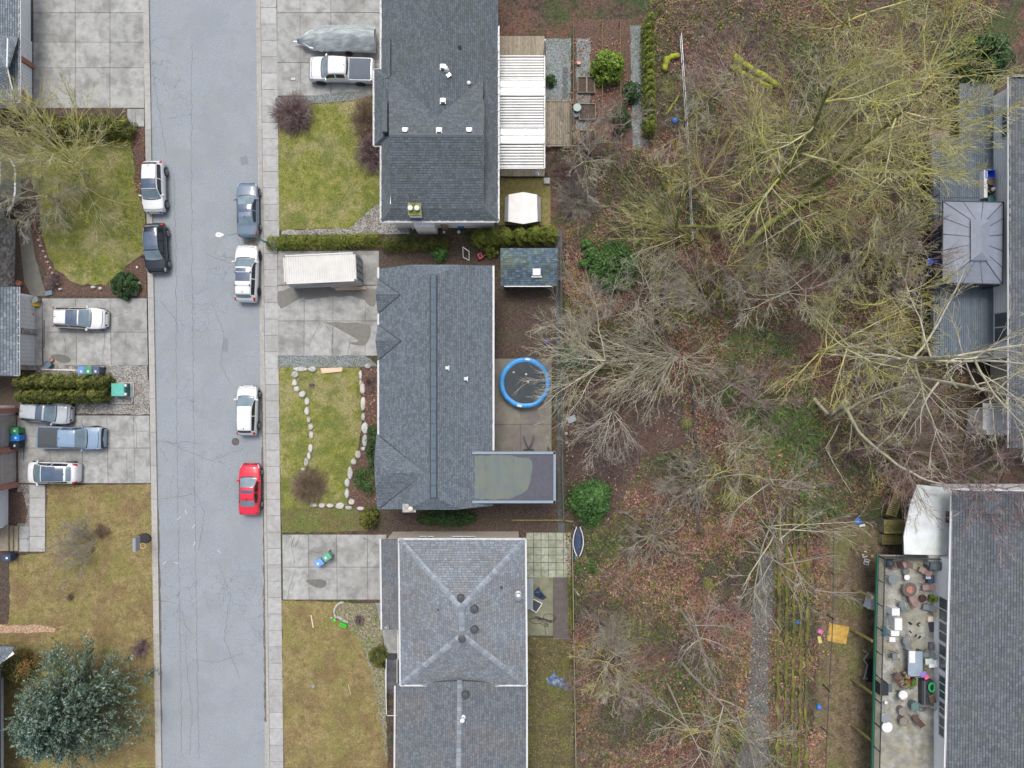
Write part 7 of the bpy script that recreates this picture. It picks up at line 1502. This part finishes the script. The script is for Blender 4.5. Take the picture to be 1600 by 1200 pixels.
box("orange brown plywood sheet leaning in the barbecue corner", 1468, 900, zd + .1, (.5, 1.3, .05), flat("plywood", (.42, .26, .14)), 0, "plywood sheet", "plywood_sheet"); box("dark blue cooler with pale lid by the mauve chair", 1450, 903, zd, (.5, .6, .5), flat("cooler_blue", (.03, .05, .10)), 0, "cooler", "cooler"); box("pale lid closing the dark blue cooler", 1450, 901, zd + .5, (.4, .35, .08), flat("cooler_lid", (.45, .5, .48)), 0, "cushion", "pale_cooler_lid")  # the pale slab on top is the cooler's lid
bx_ = empty("storage_bench", P(1451, 1080, zd), label="long dark bench heaped with toys under the southern windows", cat="bench"); c = P(1446, 1082, zd + .5); bx_.location = (c.x, c.y, zd); mb = MB(); mb.bevbox((.15, 0, .28), (.95, 2.0, .56), b=.03); mb.build("box", M_dark, bx_, local=True); mb = MB(); mb.bar((-.12, -1, .6), (-.12, 1, .6), .05); mb.build("edge_rail", M_galv, bx_, local=True)
box("purple bag at the head of the dark storage bench", 1440.5, 1052, zd + .55, (.5, .4, .25), flat("purple_cloth", (.26, .15, .50)), .5, "bag", "bag"); box("pink cloth beside the purple bag", 1447, 1058, zd + .57, (.38, .26, .12), flat("pink_cloth", (.75, .12, .25)), .5, "cloth", "cloth"); tb2 = empty("toy_tub", P(1456, 1074, zd), label="bright green toy tub on the storage bench", cat="toy tub"); c = P(1456, 1074, zd + .8)
mb = MB(); mb.tube([c + Vector((.24 * math.cos(a), .34 * math.sin(a), 0)) for a in np.linspace(0, 6.283, 15)], .07, 6); mb.build("rim", flat("vivid_green", (.02, .45, .12)), tb2); box("brown sculpture like toy heap on the storage bench", 1455, 1091, zd + .56, (.5, .7, .25), flat("dull_brown", (.10, .08, .05)), .3, "toy heap", "toy_heap", .08)
bc = empty("bicycle", P(1447, 1109, zd), label="small bicycle with pale wheels leaning at the end of the bench", cat="bicycle"); c = P(1450, 1108, zd + .35)
for dx in (-.45, .4):
    mb = MB(); mb.tube([c + Vector((dx + .3 * math.cos(a), .25 * math.sin(a), .18 * math.sin(a))) for a in np.linspace(0, 6.283, 17)], .03, 5); mb.build("wheel", M_galv if dx > 0 else M_dark, bc)
mb = MB(); mb.tube([c + Vector((-.45, 0, 0)), c + Vector((-.05, .15, .2)), c + Vector((.4, 0, 0))], .03, 5); mb.tube([c + Vector((-.45, 0, 0)), c + Vector((-.3, .3, .25))], .02, 5); mb.build("frame", flat("bike_blue", (.05, .07, .14)), bc)
sb2 = empty("serving_cart", P(1379, 1078, zd), label="black shelf cart and hanging bags at the slatted railing", cat="cart"); c = P(1381, 1077, zd + .8); mb = MB(); mb.bevbox((c.x, c.y, zd + .45), (.7, 1.0, .9), b=.05); mb.build("cart_body", M_black, sb2); mb = MB(); mb.box((c.x + .45, c.y + .1, zd + .8), (.45, .7, .05)); mb.build("shelf", flat("slate_shelf", (.07, .10, .11)), sb2)
rtable("glass topped white table at the south edge of the photo by the railing", 1383, 1122, zd, .4, .6, M_galv, "table"); rtable("white round parasol base just beyond the glass topped table", 1386, 1136, zd, .45, .5, M_white, "table")
# below the deck, on the rear lawn
box("greyish white board leaning against the green edged deck", 1359, 937, .6, (.85, 1.3, .9), flat("pale_board", (.44, .48, .54)), -.25, "board", "leaning_board")
fd = empty("folding_chairs", P(1350, 872), label="two white folding chairs lying on the dry rear lawn", cat="chairs")
for c_, a in (((1351, 866), .4), ((1354, 878), -.3)):
    c = P(*c_, .1); mb = MB(); M3 = Matrix.Rotation(a, 3, 'Z')
    for x, y, sx, sy in ((-.2, 0, .06, .5), (.2, 0, .06, .5), (0, .22, .5, .06), (0, -.22, .5, .06), (0, .02, .4, .12)): mb.box(c + M3 @ Vector((x, y, 0)), (sx, sy, .06), rz=a)
    mb.build("chair_frame", M_white, fd)
pc = empty("tarp_square", P(1310, 990), label="yellow mustard square tarpaulin on the dry rear lawn", cat="tarpaulin"); mb = MB(); V = []; nn = 8
for i in range(nn + 1):
    for j in range(nn + 1):
        a = Vector((1296, 974, 0)).lerp(Vector((1327, 979, 0)), i / nn); b_ = Vector((1292, 1001, 0)).lerp(Vector((1322, 1007, 0)), i / nn); q = a.lerp(b_, j / nn); V.append(P(q.x, q.y, .06 + .04 * math.sin(i * 2.3 + j) + .03 * math.cos(j * 2)))
mb.add(V, [(i * (nn + 1) + j, i * (nn + 1) + j + 1, (i + 1) * (nn + 1) + j + 1, (i + 1) * (nn + 1) + j) for i in range(nn) for j in range(nn)]); mb.build("sheet", mat("mustard_sheet", [(.34, .20, .03), (.50, .34, .08)], scale=2.5, rough=.7), pc, smooth=True)
box("bright pink toy beside the mustard tarpaulin", 1281, 986, .03, (.42, .36, .2), flat("hot_pink", (.70, .16, .42)), -.5, "toy", "pink_toy"); box("pale yellow toy below the bright pink one", 1280, 999, .03, (.3, .6, .15), flat("pale_yellow", (.55, .48, .16)), .3, "toy", "yellow_toy")
def umb(label, x, y, r=.26, c=(.03, .18, .55)): mb = MB(); mb.lathe(P(x, y, .03), [(r, 0), (r * .9, .2), (r * .3, .3)], 6); tag(mb.build("plastic_tub", flat("tub_blue", c)), label, "tub")
umb("blue tub hanging on the dark chain fence", 1279, 1104); umb("small bright blue ball shaped toy on the mossy bank", 1245.5, 972, .16, (.02, .25, .70)); umb("steel blue tub by the black rail fence", 1340, 814, .33, (.10, .20, .42)); umb("grey blue bucket in the northern wood", 1054, 189, .28, (.13, .18, .28))
box("white rag beside the steel blue tub", 1347, 821, .04, (.5, .2, .06), M_white, .2, "rag", "rag")
tl = empty("treadmill", P(1352, 1050), label="grey exercise machine frame under the green edged deck", cat="exercise machine")
for a, b_ in (((1348, 1016), (1357, 1021)), ((1357, 1021), (1349, 1030)), ((1349, 1030), (1356, 1040)), ((1355, 1040), (1350, 1062)), ((1348, 1060), (1355, 1060))): mb = MB(); mb.bar(P(*a, .9), P(*b_, .9), .09); mb.build("frame_tube", M_galv, tl)
mb = MB(); mb.bevbox(P(1360, 1048, .2), (.7, 1.9, .3)); mb.build("belt", M_black, tl)
# north east deck things
rtable("bright blue round seat, left of two on the narrow side of the plank deck", 1453, 409, 2.8, .3, .45, flat("azure", (.005, .08, .62), .35), "stool", "stool"); rtable("bright blue round seat, right of two beside the gazebo post", 1465, 409, 2.8, .3, .45, flat("azure", (.005, .08, .62)), "stool", "stool")
cz = empty("blue_crate", P(1547, 272, 2.8), label="bright blue open crate at the top of the planter row", cat="crate"); c = P(1547, 272, 3.3); cz.location = (c.x, c.y, 2.8)
for x, y, sx, sy in ((-.36, 0, .05, .6), (.36, 0, .05, .6), (0, .3, .72, .05), (0, -.3, .72, .05)): mb = MB(); mb.box((x, y, .28), (sx, sy, .56)); mb.build("side", flat("crate_royal", (.01, .09, .60)), cz, local=True)
mb = MB(); mb.box((0, 0, .05), (.7, .58, .06)); mb.build("base", flat("crate_royal", (.01, .09, .6)), cz, local=True)
pot("brown barrel pot below the bright blue open crate", 1549, 283, .33, .6, flat("barrel_brown", (.16, .12, .10)), 2.8); pot("black pot with a white cloth inside, in the planter row", 1549, 297, .34, .5, M_black, 2.8); ball("crumpled white cloth in the black pot", 1549, 297, 3.0, .2, M_white, "cloth", "cloth"); pot("teal pot with terracotta inside beside the gazebo roof", 1550, 311, .34, .5, flat("teal_pot", (.06, .20, .19)), 2.8)
box("long white planter box left of the row of pots", 1534, 290, 2.8, (.3, 2.3, .5), M_white, 0, "planter", "planter_box")
planks("grey broken boards lying before the plank deck", [((1428, 275), (1434, 294)), ((1450, 276), (1437, 290)), ((1431, 322), (1415, 349)), ((1407, 316), (1404, 345)), ((1426, 412), (1418, 420)), ((1440, 472), (1414, 477))], .4, M_galv, .13)
# southern back yard
bb = empty("board_frame", P(838, 945), label="dark framed board lying on the southern yard slab", cat="board"); q = [P(x, y, .3) for x, y in ((823, 947), (834, 936), (847, 943), (838, 957))]; mb = MB(); mb.slab3(q, .05); mb.build("board", M_dark, bb); mb = MB()
for i in range(4): mb.bar(q[i] + Vector((0, 0, .03)), q[(i + 1) % 4] + Vector((0, 0, .03)), .06, .06)
mb.build("edge", M_white, bb)
hz_ = empty("garden_hose", P(850, 965), label="tangled black garden hose on the southern yard slab", cat="hose"); mb = MB(); pts = []
for t in np.linspace(0, 1, 90): a = t * 6.283 * 5; pts.append(P(856 + 11 * math.cos(a) + 6 * math.sin(a * .37) - 14 * t, 965 + 5 * math.sin(a * 1.1) + 3 * math.cos(a * .53) + 8 * t, .06 + .03 * math.sin(a * 3)))
mb.tube(pts, .022, 5); mb.tube([P(851, 975, .05), P(852, 985, .05), P(853, 992, .05)], .022, 5); mb.build("hose", M_black, hz_)
def rag(label, pts, c, h=.25, name="tarpaulin", cat="tarpaulin", seed=1):
    rnd = random.Random(seed); root = empty(name, P(*pts[0]), label=label, cat=cat); cx = sum(p[0] for p in pts) / len(pts); cy = sum(p[1] for p in pts) / len(pts); mb = MB(); n_ = len(pts) * 3; V = []
    ring0 = []
    for i in range(len(pts)):
        a, b_ = pts[i], pts[(i + 1) % len(pts)]
        for k in range(3): ring0.append((a[0] + (b_[0] - a[0]) * k / 3, a[1] + (b_[1] - a[1]) * k / 3))
    for f, z in ((1, .03), (.85, h * .6), (.55, h), (.25, h * .8)):
        for p in ring0: V.append(P(cx + (p[0] - cx) * f, cy + (p[1] - cy) * f, z + rnd.uniform(-.4, .4) * h if f < 1 else .03))
    mb.add(V, [(k * n_ + i, k * n_ + (i + 1) % n_, (k + 1) * n_ + (i + 1) % n_, (k + 1) * n_ + i) for k in range(3) for i in range(n_)] + [list(range(3 * n_, 4 * n_))]); mb.build("cloth", c, root, smooth=False)
rag("crumpled blue and white tarpaulin on the southern back lawn", [(853, 1060), (862, 1054), (866, 1046), (868, 1055), (881, 1060), (889, 1075), (884, 1079), (872, 1072), (858, 1072)], mat("blue_white_tarp", [(.05, .08, .15), (.12, .18, .28), (.42, .46, .52)], scale=2.4, rough=.5), .3)
rag("dark blue cover heaped beside the southern house wall", [(834, 925), (841, 916), (846, 924), (854, 934), (848, 938), (836, 932)], mat("navy_tarp", [(.02, .035, .08), (.05, .08, .15)], scale=3, rough=.5), .4, seed=2)
kk = empty("kayak", P(903, 842), label="white and navy canoe upright behind the southern patio fence", cat="canoe"); mb = MB(); G = []
for i in range(13):
    t = i / 12; w = .42 * math.sin(math.pi * min(.98, max(.04, t))) ** .6 + .02; c = P(903, 822 + 46 * t, .35)
    for q, z in ((-1, .3), (-.6, .05), (0, -.02), (.6, .05), (1, .3)): G.append(c + Vector((q * w, 0, z)))
mb.add(G, [(i * 5 + j, i * 5 + j + 1, (i + 1) * 5 + j + 1, (i + 1) * 5 + j) for i in range(12) for j in range(4)]); mb.build("hull", flat("navy_hull", (.03, .05, .11)), kk); mb = MB()
for q in (-1, 1): mb.tube([P(903, 822 + 46 * i / 12, .35) + Vector((q * (.42 * math.sin(math.pi * min(.98, max(.04, i / 12))) ** .6 + .02), 0, .3)) for i in range(13)], .045, 5)
mb.build("gunwale", M_white, kk)
box("slim teal float standing by the canoe tip", 898.5, 869, .05, (.1, .6, .3), flat("teal_float", (.02, .28, .32)), 0, "float", "float"); planks("white plastic pipe lying behind the southern fence", [((898, 920), (904, 930))], .1, M_white, .06, "pipe", "pipe")
rb = empty("raised_beds", P(917, 133), label="wooden raised beds in the northern back garden", cat="raised beds")
for x0_, y0_, x1_, y1_ in ((903, 121, 916, 145), (917, 121, 929, 145), (905, 163, 930, 187), (905, 204, 917, 225), (918, 204, 930, 225)):
    c4 = [(x0_, y0_), (x1_, y0_), (x1_, y1_), (x0_, y1_)]
    for i in range(4): mb = MB(); mb.bar(P(*c4[i], .2), P(*c4[(i + 1) % 4], .2), .06, .3); mb.build("plank", M_wood, rb)
    mb = MB(); mb.prism([P(*q)[:2] for q in ((x0_ + .5, y0_ + .5), (x1_ - .5, y0_ + .5), (x1_ - .5, y1_ - .5), (x0_ + .5, y1_ - .5))], 0, .22); mb.build("soil", M_soil, rb)
rtable("small pale garden table by the raised beds", 902, 168, 0, .35, .6, flat("sage_metal", (.25, .34, .32)), "table"); pot("dark blue pot below the pale garden table", 900, 178, .28, .4, flat("petrol_pot", (.05, .09, .12)), 0); pot("pink lidded pot in the northern back garden", 904.5, 97, .2, .3, flat("salmon", (.50, .26, .22)), 0)
for i, y in enumerate((109, 119, 129, 139, 148)): mb = MB(); mb.lathe(P(883, y, .03), [(.26, 0), (.26, .03), (.24, .035)], 14); tag(mb.build("stepping_stone", flat("slate", (.09, .10, .11), .8)), ("topmost", "second from top", "middle", "fourth from top", "lowest")[i] + " of five round stepping stones beside the pergola", "stepping stone", "round stepping stones")
# west front odds
pot("blue grey drum lying at the corner of the white double garage", 74, 569, .3, .5, flat("drum_blue", (.10, .16, .22)), 0); pot("terracotta pot beside the blue grey drum", 80, 562, .16, .25, flat("terracotta", (.42, .20, .13)), 0)
box("yellow plastic item by the garage corner above the white car", 57, 476, .03, (.6, .3, .3), flat("tool_yellow", (.70, .45, .02)), -.1, "tool box", "tool_box"); pot("round grey bin by the garage corner", 54, 468, .3, .6, M_galv, 0); pot("terracotta pot against the stone cladding", 28, 442, .25, .4, flat("terracotta", (.42, .2, .13)), 0); box("blue grey mat beside the end of the winding path", 77, 458, .03, (.6, .4, .1), flat("slate_blue_mat", (.14, .20, .26)), .2, "mat", "mat")
pot("round slate disc in the gravel beside the bins", 181, 579, .5, .06, mat("grey_rock", [(.20, .21, .23), (.30, .31, .33)], scale=5), 0, name="round_slab", cat="round slab")
planks("white board lying under the cedar hedge by the drum", [((65, 577), (118, 578.5))], .1, M_white, .1)
# ------------------------------------------------------------------ more of the crowd on the concrete deck
M_brown_l = flat("brown_leather", (.10, .06, .05), .7)
chair("brown folding chair wedged between railing mesh and fire table", 1396, 883, zd, R(200), M_brown_l); chair("dark chair beside the cream crate", 1447, 948, zd, R(170), M_slb); chair("dark folding chair under the red planter's edge", 1402, 1056, zd, R(60), M_brown_l)
chair("grey chair pushed in east of the long grey table", 1446, 1022, zd, math.pi, M_slb); chair("brown chair between the two large pots and the bench", 1431, 1122, zd, R(120), M_brown_l)
box("dark round topped kettle grill cover by the north west railing corner", 1384, 877, zd, (.6, .6, .8), flat("grill_navy", (.03, .04, .06)), .3, "grill", "kettle_grill", .15)
box("stack of black cushions beside the covered barbecue", 1448, 874, zd, (.6, .5, .5), M_black, .2, "cushions", "cushion_stack", .1); box("pale green tray on the side table below the long window", 1452, 1033, zd + .6, (.7, .5, .06), flat("mint_tray", (.45, .55, .50)), .1, "tray", "tray")
box("white side table carrying the pale green tray", 1452, 1033, zd, (.75, .6, .58), M_whitew, .1, "table", "side_table"); box("small grey toolbox north of the window side table", 1453, 1008, zd, (.35, .55, .3), flat("tool_grey", (.12, .13, .15)), 0, "toolbox", "toolbox")
box("folded blue tarpaulin tucked inside the slatted railing", 1379, 985, zd, (.35, .8, .35), flat("deep_teal_tarp", (.01, .10, .16)), 0, "tarpaulin", "folded_tarpaulin", .1); box("grey crate stack beside the window wall, north of the leafy pot", 1463, 918, zd, (.4, .5, .6), M_slb, 0, "crates", "crate_stack")
pot("small black pot with trailing green plant by the window side table", 1441, 1044, .16, .25, M_pot, plant=M_ced2, seed=11); pot("brown pot with withered plant at the corner of the long grey table", 1414, 1054, .2, .3, M_brown_l, plant=M_brown, seed=12); pot("white bucket south of the black shelf cart", 1385, 1098, .15, .3, M_white); pot("dark bucket south of the long grey table", 1428, 1062, .2, .35, M_black)
rs = random.Random(4)
for k in range(9): box("small dark slipper scattered on the bare part of the concrete deck", 1428 + rs.uniform(-10, 10), 985 + rs.uniform(-14, 16), zd, (.1, .26, .08), M_black, rs.uniform(0, 3), "slipper", "slipper")
for o in [o for o in COL.objects if o.name.startswith("slipper")]: o["group"] = "slippers scattered on the concrete deck"
